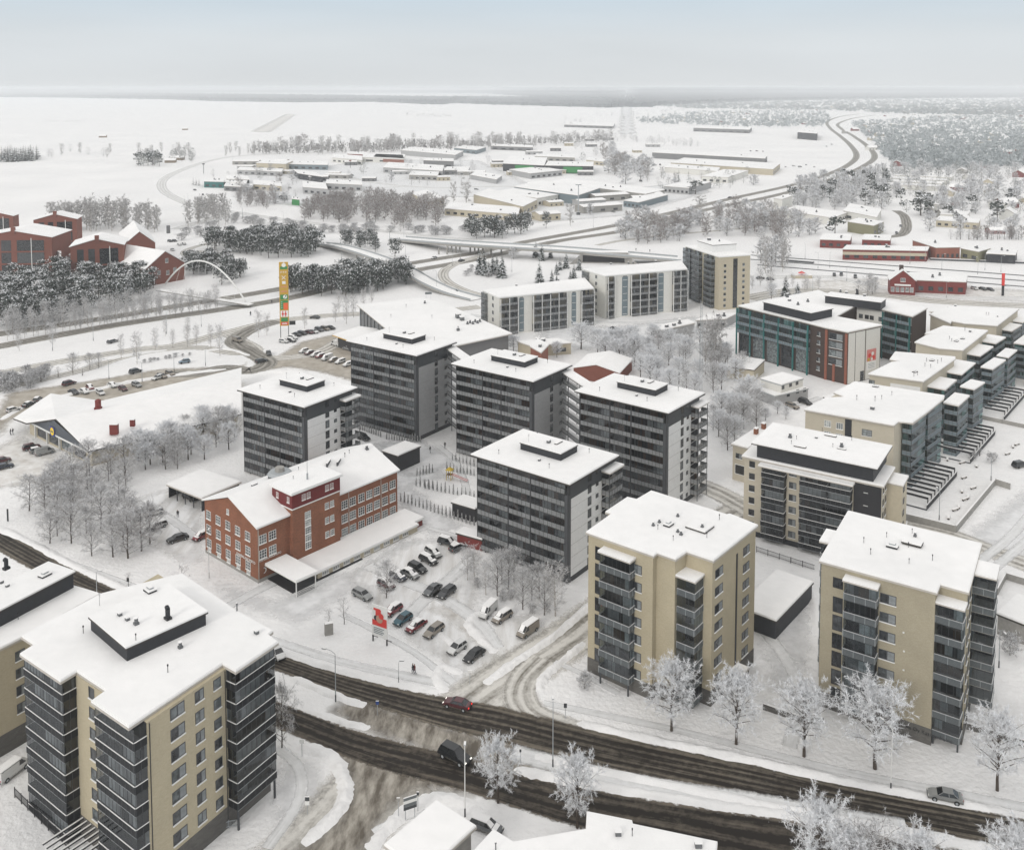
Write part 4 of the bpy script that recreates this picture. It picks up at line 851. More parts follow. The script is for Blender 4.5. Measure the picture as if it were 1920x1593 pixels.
G.vents(4, [('skylight',360,150,.8),('skylight',507,97,.8),('stack',312,105,.9),('box',438,107,.6),('stack',560,150,.9),('skylight',560,160,.6),('mast',609,118),('mast',343,113,.8),('mast',467,75,.8),('mast',518,150,.8),('mast',318,135,.8)], G.top+3.4)
# small old cream house left of G
h_ = 9.0
G2 = Bld('townhouse', 'low cream house with arched dormer and red chimneys beside the black balconied block', 'house', PX_(4, h_, 25,140, 150,60, 225,85, 110,160), h_, 'pale_render', .4, rect=True)
i = G2.E(4, 25,140, 110,160)
for x, y in ((50,190),): 
    t, z = G2.sz(i, 4, x, y+10); G2.win(i, t, z, 1.8, 1.3, 'grey')
t, z = G2.sz(i, 4, 46, 275); p, an = G2.at(i, t, z, .03); m = MB(); m.box(0,-.1,0,3.4,0,2.6,'sign_white'); m.box(.15,-.13,.15,3.25,-.1,2.45,'sign_black'); m.build('dark_sign', G2.e, p, an)
G2.vents(4, [('chimney',148,85,1.0),('chimney',185,60,1.0)])
# ---------------------------------------------------------------- F: red brick school with gable and stair tower
hF = 11.6
c0 = W(2, 365, 935); ee = W(2, 1142, 640); gg = W(2, 68, 790)
xa = (ee-c0); 
# square the plan on the front wall direction
p_r = W(2, 1150, 300, hF); p_c = W(2, 357, 624, hF); p_l = W(2, 50, 466, hF)
x = (p_r-p_c); LX = x.length; x.normalize(); y = Vector((-x.y, x.x, 0)); LY = (p_l-p_c).dot(y); yaw = math.atan2(x.y, x.x)
F = empty('brick_school', (p_c.x, p_c.y, 0), yaw, 'long red brick school with white windows, stair tower and snowy gable roof', 'school'); o = .45
class FB(Bld):
    def __init__(s): s.e = F; s.o = Vector((p_c.x, p_c.y, 0)); s.yaw = yaw; s.h = hF; s.base = 0
fb = FB(); X0, X1, Y0, Y1 = o, LX-o, o, LY-o; fb.poly = [(X0,Y0),(X1,Y0),(X1,Y1),(X0,Y1)]; RZ = hF+3.6; YM = (Y0+Y1)/2
m = MB(); m.box(X0,Y0,0,X1,Y1,hF-.1,'red_brick')
for xx in (X0, X1-.3): m.prism([(xx,Y0),(xx+.3,Y0),(xx+.3,Y1),(xx,Y1)], hF-.1, hF-.09, 'red_brick')
for xx, sg in ((X0, 1), (X1, -1)):
    m.face([(xx,Y0,hF-.1),(xx,Y1,hF-.1),(xx,YM,RZ-.3)][::-sg], 'red_brick')
m.build('wall', F); 
m = MB(); m.box(X0-.05,Y0-.05,0,X1+.05,Y1+.05,.7,'concrete'); m.build('plinth', F)
m = MB(); sl = (RZ-hF)/(YM)
for (ya, yb, za, zb) in ((0, YM, hF-.15, RZ), (YM, LY, RZ, hF-.15)):
    P = [(0,ya,za),(LX,ya,za),(LX,yb,zb),(0,yb,zb)]
    m.face([(a,b,c) for a,b,c in P][::-1], 'white_trim'); m.face([(a,b,c+.38) for a,b,c in P], 'roof_snow')
m.face([(0,0,hF-.15),(LX,0,hF-.15),(LX,0,hF+.0),(0,0,hF+.0)],'white_trim'); m.face([(0,0,hF+.0),(LX,0,hF+.0),(LX,0,hF+.23),(0,0,hF+.23)],'roof_snow')
for xx in (0, LX):
    for ya, yb, za, zb in ((0,YM,hF-.15,RZ),(YM,LY,RZ,hF-.15)):
        m.face([(xx,ya,za),(xx,yb,zb),(xx,yb,zb+.15),(xx,ya,za+.15)],'white_trim'); m.face([(xx,ya,za+.15),(xx,yb,zb+.15),(xx,yb,zb+.38),(xx,ya,za+.38)],'roof_snow')
m.face([(0,LY,hF-.15),(LX,LY,hF-.15),(LX,LY,hF+.23),(0,LY,hF+.23)],'roof_snow'); m.build('roof', F)
# gable face windows (edge 3: runs from far left to corner)
ig = 3; fr = 0
rows = [7.85, 4.75, 1.65]
for (px, py) in ((80,560),(133,590),(186,620),(240,650),(295,680)):
    t, z = fb.sz(ig, 2, px, py)
    for q in rows: fb.win(ig, t, q, 1.75, 1.85, 'white', 'pane')
    fb.win(ig, t+.3, .75, 1.3, .6, 'white', 'pane')
t, z = fb.sz(ig, 2, 192, 537); fb.win(ig, t, hF-.4, .9, 1.1, 'white', 'pane')
for px, py in ((370,682),(424,660)):
    t, z = fb.sz(0, 2, px, py); 
    for q in rows[:2]: fb.win(0, t, q, 1.75, 1.85, 'white', 'pane')
for px, py in ((826,490),(871,470),(919,450),(963,432),(1005,412),(1050,395),(1093,375)):
    t, z = fb.sz(0, 2, px, py)
    for q in rows: fb.win(0, t, q, 1.75, 1.85, 'white', 'pane')
for px, py in ((362,900),(868,640),(1046,570)):
    t, z = fb.sz(0, 2, px, py); p, an = fb.at(0, t if px > 400 else .15, 0, .08); MB().tube((0,0,.2),(0,0,hF-.2),.07,.07,'fascia_pale',6).build('downpipe', F, (p[0],p[1],0))
# stair tower: front corner from the roof corner
hT = 16.2
tf = fb.L(W(2, 550, 441, hT)); tl = fb.L(W(2, 440, 390, hT)); tr = fb.L(W(2, 835, 330, hT)); ov = .5
TX0, TX1, TY0 = tf.x+ov, tr.x-ov, tf.y+ov; TY1 = max(Y0+3, tl.y-ov)
m = MB(); m.box(TX0,TY0,0,TX1,Y0+4,hT-3.4,'red_brick'); tw_ = m.build('stair_tower', F)
m = MB(); m.box(TX0-.12,TY0-.12,hT-3.4,TX1+.12,TY1+1,hT-3.15,'white_trim'); m.build('cornice', tw_)
m = MB(); m.box(TX0-.05,TY0-.05,hT-3.15,TX1+.05,TY1+1,hT-.1,'red_paint'); m.build('upper_storey', tw_)
m = MB(); m.box(TX0-ov,TY0-ov,hT-.1,TX1+ov,TY1+1+ov,hT+.12,'white_trim'); m.box(TX0-ov+.05,TY0-ov+.05,hT+.12,TX1+ov-.05,TY1+1+ov-.05,hT+.45,'roof_snow'); m.build('roof', tw_)
tb = FB(); tb.poly = [(TX0,TY0),(TX1,TY0),(TX1,TY1+1),(TX0,TY1+1)]
for px, py in ((607,465),(634,455),(736,412),(762,402)): t, z = tb.sz(0, 2, px, py); tb.win(0, t, hT-2.1, .95, 1.25, 'white', 'pane')
for px, py in ((467,440),(527,475)): t, z = tb.sz(3, 2, px, py); tb.win(3, t, hT-2.1, .8, 1.2, 'white', 'pane')
for px, py in ((736,572),(764,560)):
    t, z = tb.sz(0, 2, px, py)
    for q in (hT-6.1, hT-9.3, hT-12.4): tb.win(0, t, q, 1.05, 1.35, 'white', 'pane')
t, z = tb.sz(0, 2, 628, 800); t2, z2 = tb.sz(0, 2, 668, 565)
for q in range(5): tb.win(0, t, hT-4.9-1.62*(q+1), 1.5, 1.6, 'white', 'pane_pale')
t, z = tb.sz(3, 2, 490, 550); tb.win(3, t, hT-4.6, 2.0, .4, 'white', 'pane')
text_on(fb, ig, 2, 248, 762, 'KANSALAISOPISTO', .78, 'white_trim'); text_on(fb, 0, 2, 371, 808, 'KANSALAISOPISTO', .62, 'white_trim', .08)
t, z = fb.sz(0, 2, 397, 852); p, an = fb.at(0, t, z, .06); m = MB()
pts = []
for q in range(14): a_ = R(-100+200*q/13); pts.append((math.cos(a_)*.62, math.sin(a_)*.62))
for q in range(14): a_ = R(80-160*q/13); pts.append((math.cos(a_)*.50-.12, math.sin(a_)*.50))
for q in range(13):
    A1, A2, B1, B2 = pts[q], pts[q+1], pts[27-q], pts[26-q]; m.face([(A1[0],-.02,A1[1]),(A2[0],-.02,A2[1]),(B2[0],-.02,B2[1]),(B1[0],-.02,B1[1])], 'sign_white')
m.build('crescent_emblem', F, p, an)
# entrance canopy in front of the tower, long porch to the right
def xy2(px, py, z): q = fb.L(W(2, px, py, z)); return (q.x, q.y)
zc = 3.3
def canopy_poly(pts, z, name, th=.25, mat='white_trim'):
    w = ccw(pts); r = MB(); r.prism(w, z-th, z, mat); r.prism(inset(w, .05), z, z+.3, 'roof_snow'); return r.build(name, F)
pc = [xy2(*q, zc) for q in ((415,822),(575,917),(700,862),(470,770))]
cx0 = min(pc[0][0], pc[1][0]); cy0 = pc[1][1]; 
cpo = canopy_poly([(pc[1][0],pc[1][1]),(pc[2][0],pc[2][1]-.0),(pc[2][0]-.0,Y0-.05),(TX0-2.6,Y0-.05),(pc[1][0],Y0-.05)], zc, 'entrance_canopy')
m = MB(); xx0, yy0 = pc[1]
for (a_, b_) in ((xx0+.25, yy0+.25),(pc[2][0]-.4, yy0+.25)): m.box(a_-.08,b_-.08,0,a_+.08,b_+.08,zc-.25,'white_trim'); m.build('canopy_post', cpo) ; m = MB()
m = MB()
for q in range(9): m.box(xx0+.3, yy0+.4+q*.0, .0+q*.32, pc[2][0]-.5, yy0+.45, .04+q*.32+.03, 'steel_dark')
m.build('railing', cpo)
m = MB(); m.box(xx0+.6, yy0+2.0, 0, TX1, Y0, .12, 'frame_dark'); m.build('step', cpo)
g0 = xy2(835,722,3.0); g1 = xy2(1160,645,1.6); g2 = xy2(870,745,2.8)
lp = [(TX1+.1, Y0-.05), (X1+2.5, Y0-.05), (X1+2.5, xy2(1235,568,2.9)[1]), (xy2(1165,630,2.9)[0], g1[1]), (pc[2][0], g1[1]), (pc[2][0], Y0-3.2), (TX1+.1, Y0-3.2)]
yl = g1[1]
pr = canopy_poly([(pc[2][0]+.05, Y0-.04), (X1+2.2, Y0-.04), (X1+2.2, yl+1.5), (X1-1.0, yl+1.5), (X1-1.0, yl), (pc[2][0]+.05, yl)], 1.55, 'porch_roof', .2)
m = MB(); m.box(pc[2][0]+2, yl+.3, 0, X1-1.2, Y0-.1, 1.35, 'tan_wall'); pw = m.build('porch', F); m = MB(); m.box(X1-1.2, yl+1.6, 0, X1+1.6, Y0-.2, 1.35, 'barn_red'); m.build('store_room', pw)
for q in range(9): window(pw, (pc[2][0]+3+q*(X1-pc[2][0]-6)/9.0, yl+.28, .35), 0, 1.7, .8, 'white', 'pane')
# roof furniture
def rz(y_): return hF+.25+ (min(y_, LY-y_))/YM*(RZ-hF)
for kd, px, py, zz, sc in (('box',352,418,hF+2.2,.8),('box',340,432,hF+1.9,.8),('stack',967,185,RZ-.2,.9),('mast',870,215,RZ-.3,.9),('mast',846,262,hF+2,1.1),('mast',590,315,RZ-.4,.8),('pipe',560,350,hT+.3,.6)):
    q = fb.L(W(2, px, py, zz)); vent(F, (q.x, q.y, rz(q.y)-.1 if kd != 'pipe' else hT+.4), kd, sc)
q = fb.L(W(2, 638, 350, hT+.4)); m = MB(); m.tube((0,0,0),(0,0,1.4),.22,.2,'steel',8); m.tube((0,0,1.4),(0,0,4.2),.07,.05,'steel',6); m.build('chimney_mast', F, (q.x, q.y, hT+.35))
q = fb.L(W(2, 480, 310, RZ)); m = MB(); m.tube((0,0,-1.5),(0,0,.7),2.6,2.6,'steel_dark',16); m.tube((0,0,.7),(0,0,1.3),2.75,2.3,'steel',16); m.tube((0,0,1.3),(0,0,2.2),1.1,1.0,'concrete',8); m.build('roof_lantern', F, (q.x, LY*.62, RZ-.9))
for px, py in ((755,285),(812,272)):
    q = fb.L(W(2, px, py, hF+2.6)); m = MB(); m.box(-1.3,-.15,0,1.3,.15,.9,'steel_dark'); m.box(-1.35,-.2,.9,1.35,.2,1.0,'roof_snow'); m.build('snow_guard', F, (q.x, q.y, rz(q.y)-.1), .6)
# ---------------------------------------------------------------- sheds and carports
def shed(label, k, L, Fp, Rr, h, wall, cat='shed', name='garage_shed', over=.25, fascia='fascia', doors=0, group=None):
    b = Bld(name, label, cat, para(k, L, Fp, Rr, h), h, wall, over, fascia=fascia, group=group)
    if doors:
        i = b.E(k, *L, *Fp); L_ = b.edge(i)[2]
        for q in range(doors): p, an = b.at(i, L_*(q+.15)/doors, 0, .02); MB().box(0,-.05,0,L_/doors*.7,.01,2.1,'steel_dark').build('door', b.e, p, an)
    return b
S1 = Bld('carport', 'open snow covered carport behind the left gable of the school', 'carport', PX_(9, 3.0, 1128,1268, 1365,1165, 1640,1250, 1370,1365), 3.0, 'frame_dark', .3, roof=True, rect=False)
bpy.data.objects.remove(S1.wall)
i = S1.E(9, 1128,1268, 1370,1365); L_ = S1.edge(i)[2]
for q in range(5): p, an = S1.at(i, .2+q*(L_-.5)/4, 0); MB().box(0,0,0,.18,.18,2.95,'steel_dark').build('post', S1.e, p, an)
j = (i+2) % 4; p, an = S1.at(j, .1, 0, -.1); MB().box(0,0,0,S1.edge(j)[2]-.2,.12,2.95,'frame_dark').build('back_wall', S1.e, p, an)
for jj in ((i+1) % 4, (i+3) % 4): p, an = S1.at(jj, .1, 0, -.1); MB().box(0,0,0,S1.edge(jj)[2]-.2,.12,2.95,'charcoal').build('side_wall', S1.e, p, an)
shed('black flat roofed shed in the courtyard behind the school', 7, (1172,1145), (1305,1180), (1478,1105), 4.2, 'frame_dark')
shed('small black shed behind the tapered hedge beside the front dark tower', 2, (1425,480), (1560,520), (1640,480), 3.0, 'frame_dark')
shed('dark grey garage with snowy flat roof between the two near beige blocks', 4, (60,925), (245,998), (425,808), 3.3, 'charcoal')
shed('low concrete store at the right edge beside the rightmost beige block', 4, (1300,960), (1500,1030), (1600,930), 3.6, 'concrete')
shed('small dark red shed at the top of the lower car park', 2, (1453,650), (1600,690), (1650,660), 2.4, 'barn_red')
# long low house roof at bottom centre and its wing
h_ = 9.0
Bq = Bld('shop_building', 'low white roofed building cut by the bottom edge, left of the two', 'building', PX_(5, 8.0, 560,1100, 870,838, 1085,965, 850,1180), 8.0, 'concrete', .5, rect=True)
Br = Bld('shop_building', 'snow roofed building with stepped roofline at the bottom edge below the road', 'building', PX_(5, 8.5, 1060,1100, 1165,985, 1270,1050, 1640,985, 1645,893, 1880,940, 1885,958, 2320,1050, 2300,1250, 1060,1250), 8.5, 'concrete', .5, rect=False)
Br.vents(5, [('box',1808,1000,.8),('mast',1880,1005,.9),('pipe',1178,1075,.8),('box',2220,1060,.9)])
# ---------------------------------------------------------------- stepped row of terraced blocks at right
def stepped(label, pts, h, k=11, wall=None):
    b = Bld('terraced_block', label, 'apartment block', PX_(k, h, *pts), h, 'pale_render', .4, rect=False, wallpts=PX_(k, h, *wall) if wall else None); return b
fhR = 2.8
H1 = stepped('beige terraced block with teal glazed balcony stacks, nearest of the stepped row', (505,995, 640,920, 770,915, 695,885, 830,815, 1410,905, 1405,925, 1300,1010, 1205,1080, 1115,1072, 1085,1097), 17.3, wall=(515,992, 640,925, 840,822, 1300,892, 1118,1068, 1085,1090))
i = H1.E(11, 515,992, 1085,1090); 
for x, y in ((635,1092),(712,1108)): t, z = H1.sz(i, 11, x, y); H1.grid(i, [t], [z-fhR*q for q in range(5)], 1.7, 1.6, 'white', 'pane_pale')
t, z = H1.sz(i, 11, 877, 1150); H1.grid(i, [t], [z-fhR*q for q in range(5)], 2.4, 1.6, 'grey', 'pane_pale')
t, z = H1.sz(i, 11, 768, 1150); p, an = H1.at(i, t, 0, .03); MB().box(0,-.06,0,1.6,.01,16.9,'charcoal').build('stair_panel', H1.e, p, an)
def rowstacks(k, seed, n1, specs, label):
    """balcony stacks standing off the stepped end of a terraced block: (L,F,R roof px, roof height)"""
    out = []
def endstack(b, k, Lp, Fp, Rp, z, n, seed):
    """glazed balcony column with a flat roof: left/front/right roof corners at height z"""
    l, f, r = [b.L(W(k, *q, b.base+z)) for q in (Lp, Fp, Rp)]
    v = (r-f); w2 = v.length; an = math.atan2(v.y, v.x); u = v.normalized(); nrm = Vector((u.y, -u.x, 0)); dl = (l-f).dot(-nrm)
    rr = random.Random(seed); fh = z/n
    # right-front face: balconies; left-front face too
    o = .3; base = f+u*o-nrm*o
    core = MB(); core.box(.9, .9, 0, w2-2*o, dl-2*o, z-.1, 'fascia_pale'); hold = core.build('stack_core', b.e, (base.x, base.y, 0), an)
    for q in range(n):
        balcony(b.e, (base.x-nrm.x*.0+u.x*0-nrm.x*.9, base.y-nrm.y*.9, q*fh), an, w2-2*o, .9, fh, 'teal', rr.choice((0,0,1,2)), '')
        pl = base-nrm*(dl-2*o)+u*.9
        balcony(b.e, (pl.x, pl.y, q*fh), an-math.pi/2, dl-2*o, .9, fh, 'teal', rr.choice((0,0,1,2)), '')
    pl = base-nrm*.9; backdrop(b.e, (pl.x, pl.y, 0), an, w2-2*o, z, fh, 'dark', seed)
    pl = base-nrm*(dl-2*o)+u*.9; backdrop(b.e, (pl.x, pl.y, 0), an-math.pi/2, dl-2*o, z, fh, 'dark', seed+1)
    m = MB(); q0 = f; m.box(0,0,z-.2,w2,dl,z,'fascia_pale'); m.box(.05,.05,z,w2-.05,dl-.05,z+.3,'roof_snow'); m.build('stack_roof', b.e, (q0.x, q0.y, 0), an)
endstack(H1, 11, (1115,1075), (1205,1082), (1300,1010), 16.9, 6, 1)
endstack(H1, 11, (1255,965), (1310,985), (1405,925), 16.9, 6, 2)
endstack(H1, 11, (1405,940), (1500,965), (1572,900), 14.4, 5, 3)
endstack(H1, 11, (1520,832), (1600,860), (1670,815), 14.4, 5, 4)
H1.vents(11, [('mast',845,925,1.2),('mast',962,932,1.2),('mast',1005,920,1.0),('mast',1070,895,1.0),('box',945,985,1.1),('hatch',965,840,.7)])
H2 = stepped('second terraced block of the stepped row, lower white roofs stepping down on its right', (915,765, 1065,690, 1125,685, 1055,670, 1090,622, 1480,655, 1480,668, 1275,815), 16.5)
i = H2.E(11, 915,765, 1275,815); t, z = H2.sz(i, 11, 922, 822); H2.grid(i, [t], [z-fhR*q for q in range(4)], 1.6, 1.3, 'grey'); t, z = H2.sz(i, 11, 1060, 850); p, an = H2.at(i, t, 0, .03); MB().box(0,-.06,0,8,.01,15,'white_panel').build('white_wall', H2.e, p, an)
endstack(H2, 11, (1280,820), (1415,862), (1490,800), 14.2, 5, 5)
endstack(H2, 11, (1395,735), (1520,765), (1610,690), 14.2, 5, 6)
H2.vents(11, [('hatch',1218,745,.7),('mast',1235,765,1),('mast',1212,775,1),('hatch',1328,672,.7),('mast',1283,710,1),('mast',1365,690,1),('mast',1388,678,1),('mast',1293,678,1),('mast',1320,718,1)])
H3 = stepped('third terraced block of the stepped row, partly behind the second', (1215,560, 1290,515, 1345,510, 1280,505, 1400,455, 1690,485, 1530,612, 1375,600), 16.5)
i = H3.E(11, 1375,600, 1530,612)
endstack(H3, 11, (1535,612), (1640,645), (1725,585), 14.2, 5, 7)
endstack(H3, 11, (1640,535), (1740,565), (1805,525), 14.2, 5, 8)
endstack(H3, 11, (1650,708), (1720,730), (1805,670), 12.6, 5, 9)
endstack(H3, 11, (1755,632), (1820,655), (1878,607), 12.6, 5, 10)
H3.vents(11, [('mast',1440,535,1),('hatch',1485,548,.7),('mast',1455,550,1),('hatch',1525,532,.7),('mast',1540,480,1.2),('box',1573,488,.9)])
H4 = stepped('farthest terraced block of the stepped row at the right edge', (1310,380, 1440,330, 1890,345, 1750,455, 1540,440, 1455,425, 1450,440), 15.5)
endstack(H4, 11, (1750,462), (1845,485), (1910,445), 12.6, 5, 11)
endstack(H4, 11, (1820,405), (1910,430), (2000,390), 12.6, 5, 12)
endstack(H4, 11, (1860,555), (1940,575), (2010,520), 12.0, 5, 13)
H4.vents(11, [('mast',1677,380,1),('mast',1693,380,1),('box',1750,390,.6)])
H5 = Bld('terraced_block', 'snow roofed block beyond the stepped row at the right edge', 'apartment block', PX_(11, 14, 1850,500, 1960,420, 2200,470, 2080,600), 14, 'pale_render', .4)
# pergolas over ground floor terraces
def pergola(label, k, a, b, c, n):
    """a near-left, b near-right, c far-right corner of the deck (ground px)"""
    a, b, c = W(k,*a), W(k,*b), W(k,*c); v = (c-b); L = v.length; an = math.atan2(v.y, v.x); w = (b-a).length
    e = empty('terrace_pergola', (b.x, b.y, 0), an, label, 'pergola', 'pergolas at the foot of the terraced blocks')
    m = MB(); m.box(0,0,0,L,w,.35,'steel_dark','roof_snow'); m.build('deck', e)
    m = MB(); m.box(0,-.05,.35,L,.05,1.3,'rail_black'); m.box(0,-.08,1.3,L,.08,1.42,'white_trim','roof_snow'); m.build('railing', e)
    for q in range(n):
        x = L*(q+.5)/n; m = MB(); m.box(x-.16,.1,2.2,x+.16,w,2.75,'frame_dark'); m.box(x-.12,.1,2.75,x+.12,w,2.84,'roof_snow'); m.box(x-.1,.1,.35,x+.1,.3,2.5,'frame_dark'); m.build('beam', e)
pergola('snowy beamed pergola at the foot of the nearest terraced block', 4, (850,400), (970,455), (1115,290), 9)
pergola('snowy beamed pergola at the foot of the second terraced block', 4, (1095,170), (1180,230), (1300,90), 9)
pergola('snowy beamed pergola at the foot of the third terraced block', 11, (1690,1020), (1790,1060), (1930,900), 8)
# garden deck with snow covered benches, retaining walls
gd = MB(); q = PX(4, 830,485, 1110,555, 1300,320, 1375,350, 1360,335, 1290,300, 1105,540, 835,465)
def wall_line(label, k, pts, h, th=.35, mat='concrete', name='retaining_wall', cat='wall'):
    P = PX(k, *pts); o0 = P[0]; e_ = MB()
    for a, b in zip(P, P[1:]):
        d = (b-a).normalized(); n = Vector((-d.y, d.x, 0))*th/2; e_.prism([tuple((p-o0)[:2]) for p in (a-n-d*.1, b-n+d*.1, b+n+d*.1, a+n-d*.1)], 0, h, mat, 'roof_snow')
    o = e_.build(name, None, (o0.x, o0.y, 0)); return tag(o, label, cat)
wall_line('concrete retaining wall around the garden deck right of the black balconied block', 4, (828,490, 1110,560, 1300,330, 1370,352), 1.6)
wall_line('low dark wall along the footway in front of the two near beige blocks', 6, (655,335, 860,405, 940,400), 1.0, .4, 'grey_block')
wall_line('low wall at the foot of the rightmost beige block', 6, (1645,430, 1780,470, 1940,520), 1.0, .4, 'grey_block')
wall_line('low wall enclosing the snowy yard at the right edge', 4, (1310,860, 1350,785, 1500,830), 1.4, .3)
wall_line('long low wall beyond the garden decks at the right edge', 11, (1640,1045, 1780,1075, 1920,1105), 1.2, .3)
def fence_line(label, k, pts, h, step=1.2, mat='frame_dark', rails=(.25,.9)):
    P = PX(k, *pts); o0 = P[0]; e = empty('fence', (o0.x, o0.y, 0), 0, label, 'fence')
    for a, b in zip(P, P[1:]):
        d = b-a; L = d.length; an = math.atan2(d.y, d.x); n = max(1, int(L/step)); loc = (a-o0)
        m = MB()
        for z in rails: m.box(0,-.03,h*z,L,.03,h*z+.06,mat)
        k_ = int(L/.18)
        for i_ in range(k_): m.box(L*i_/k_,-.015,h*.15,L*i_/k_+.04,.015,h,mat)
        m.build('railing', e, loc, an)
        for q in range(n): m = MB(); m.box(-.05,-.05,0,.05,.05,h+.1,mat); m.build('post', e, loc+d*(q/n), an)
fence_line('dark metal fence in front of the black balconied block', 4, (150,655, 430,745), 1.3, 2.4)
fence_line('dark metal railing of the patio below the near left block', 1, (70,1345, 330,1600), 1.5, 1.8)
fence_line('steel ramp railing beside the entrance of the near left block', 1, (800,1600, 1080,1490, 1135,1480), 1.1, 1.6, 'steel')
def pt(label, k, x, y): pass
for n_, (x, y) in enumerate(((1075,492),(1108,455),(1125,440),(1155,405),(1170,392),(1195,350),(1140,365),(1150,300),(1210,243),(1140,228),(1070,212),(1360,185),(1385,150),(1405,140))):
    p = W(4, x, y); o = empty('garden_bench', (p.x, p.y, 0), R(30 if n_ % 2 else 65), None, 'bench', 'snow covered benches on the garden decks')
    o['label'] = 'snow covered bench on the garden decks beside the pergolas'
    def mb_():
        m = MB(); m.box(-1,-.25,.35,1,.25,.45,'wood_deck'); m.box(-1,-.25,.45,1,.25,.62,'roof_snow'); return m.mesh('seat')
    def ml_():
        m = MB(); m.box(-.06,-.22,0,.06,.22,.35,'frame_dark'); return m.mesh('leg')
    inst(cached('bench', mb_), 'seat', o); inst(cached('benchl', ml_), 'leg', o, (-.8,0,0)); inst(cached('benchl', ml_), 'leg', o, (.8,0,0))
# ---------------------------------------------------------------- I: teal glazed block
hI = 17.8
I_ = Bld('office_block', 'teal glazed block with brick corner and large picture poster on its white gable', 'apartment block', PX_(11, hI, 80,325)+PX_(11, hI, 600,225, 840,325, 715,395, 1010,450, 790,495, 640,465, 545,440), hI, 'dark_brick', .35, rect=False)
i = I_.E(11, 80,325, 545,440); L_ = I_.edge(i)[2]; nb = 5; fh = 3.0
for q in range(nb):
    for f_ in range(3):
        p, an = I_.at(i, L_*q/nb+.1, 8.4+f_*3.05, .0); balcony(I_.e, p, an, L_/nb-.2, 1.5, 3.05, 'teal', (q+f_) % 3, 'LR' if q in (0, nb-1) else '')
    p, an = I_.at(i, L_*q/nb-.05, 0, 1.6); MB().box(0,0,0,.5,.4,hI-.2,'teal').build('column', I_.e, p, an)
    p, an = I_.at(i, L_*q/nb+.6, .3, .02); MB().box(0,-.05,0,L_/nb-1,.0,7.6,'pane').build('shop_window', I_.e, p, an)
p, an = I_.at(i, L_-.4, 0, 1.6); MB().box(0,0,0,.5,.4,hI-.2,'teal').build('column', I_.e, p, an)
p, an = I_.at(i, 0, 8.2, 0); backdrop(I_.e, p, an, L_, 9.15, 3.05, 'dark', 3)
i2 = I_.E(11, 545,440, 640,465); L2 = I_.edge(i2)[2]; I_.grid(i2, [L2*.45], [2.5+3*q for q in range(5)], 1.5, 1.5, 'grey')
i3 = I_.E(11, 640,465, 790,495); L3 = I_.edge(i3)[2]; I_.grid(i3, [L3*.18], [5.8+2.9*q for q in range(4)], L3*.6, 2.2, 'grey')
for tt in (0, L3-.9, L3*.36): p, an = I_.at(i3, tt, 0, .02); MB().box(0,-.25,0,.9,0,hI-.4 if tt != L3*.36 else 6,'orange_wall').build('brick_pier', I_.e, p, an)
i4 = I_.E(11, 790,495, 1010,450); L4 = I_.edge(i4)[2]
for a_, b_ in ((.02,.22),(.24,.52),(.55,.98)): p, an = I_.at(i4, L4*a_, .2, .02); MB().box(0,-.08,0,L4*(b_-a_),0,hI-.6,'cream_panel').build('gable_panel', I_.e, p, an)
t, z = I_.sz(i4, 11, 905, 735); t2, z2 = I_.sz(i4, 11, 968, 590); p, an = I_.at(i4, t, z, .12)
m = MB(); w_, h__ = t2-t, z2-z; zb = h__*.42; m.box(0,-.04,0,w_,0,zb,'sign_white'); m.box(0,-.04,zb,w_,0,h__,'sign_pink')
for c_, (u, v, r_, mt) in enumerate(((.3,.75,.16,'sign_red'),(.62,.83,.13,'sign_white'),(.75,.62,.14,'sign_red'),(.45,.62,.12,'skin'),(.2,.55,.12,'toy_yellow'),(.55,.55,.1,'sign_white'))): m.disc((w_*u,-.045-.002*c_,zb+(h__-zb)*(v-.45)*1.6),(0,-1,0),w_*r_,mt,14)
for q in range(4): m.box(w_*.15,-.05,zb*.2+q*zb*.17,w_*.85,-.04,zb*.2+q*zb*.17+.12,'blue_grey')
m.build('picture_poster', I_.e, p, an)
t, z = I_.sz(i4, 11, 870, 810); p, an = I_.at(i4, t-.5, .1, .1); MB().box(0,-.1,0,1.8,.0,3.4,'pane').build('glass_door', I_.e, p, an)
penthouse(I_, 11, [(255,292), (548,375), (668,338), (395,265)], I_.top, I_.top+3.0, 'charcoal', .3)
I_.vents(11, [('stack',398,265,1.1),('box',412,290,1.1),('stack',467,315,1.0),('stack',530,295,1.0)], I_.top+3.2)
I2 = Bld('office_block', 'teal and dark brick rear wing with black rooftop storey beside the poster block', 'apartment block', PX_(11, hI, 645,300, 700,250, 1030,290, 1300,340, 1205,395, 1020,352, 845,325), hI, 'dark_brick', .3, rect=False)
i = I2.E(11, 1020,352, 1205,395); L_ = I2.edge(i)[2]
for q in range(2):
    for f_ in range(5): p, an = I2.at(i, L_*q/2+.1, 2.6+f_*3.0, .0); balcony(I2.e, p, an, L_/2-.2, 1.2, 3.0, 'teal', (q+f_) % 3, '')
p, an = I2.at(i, 0, 2.4, 0); backdrop(I2.e, p, an, L_, 15, 3.0, 'dark', 3)
for tt in (-.1, L_/2, L_-.4): p, an = I2.at(i, tt, 0, 1.3); MB().box(0,0,0,.4,.4,hI-.2,'teal').build('column', I2.e, p, an)
i = I2.E(11, 845,325, 1020,352); L_ = I2.edge(i)[2]; p, an = I2.at(i, 0, 11, .02); MB().box(0,-.06,0,L_,0,hI-11.3,'cream_panel').build('pale_wall', I2.e, p, an)
for tt in (.08,.3,.48,.8): p, an = I2.at(i, L_*tt, 13.6, .1); window(I2.e, p, an, 1.5, 1.6, 'dark', 'pane')
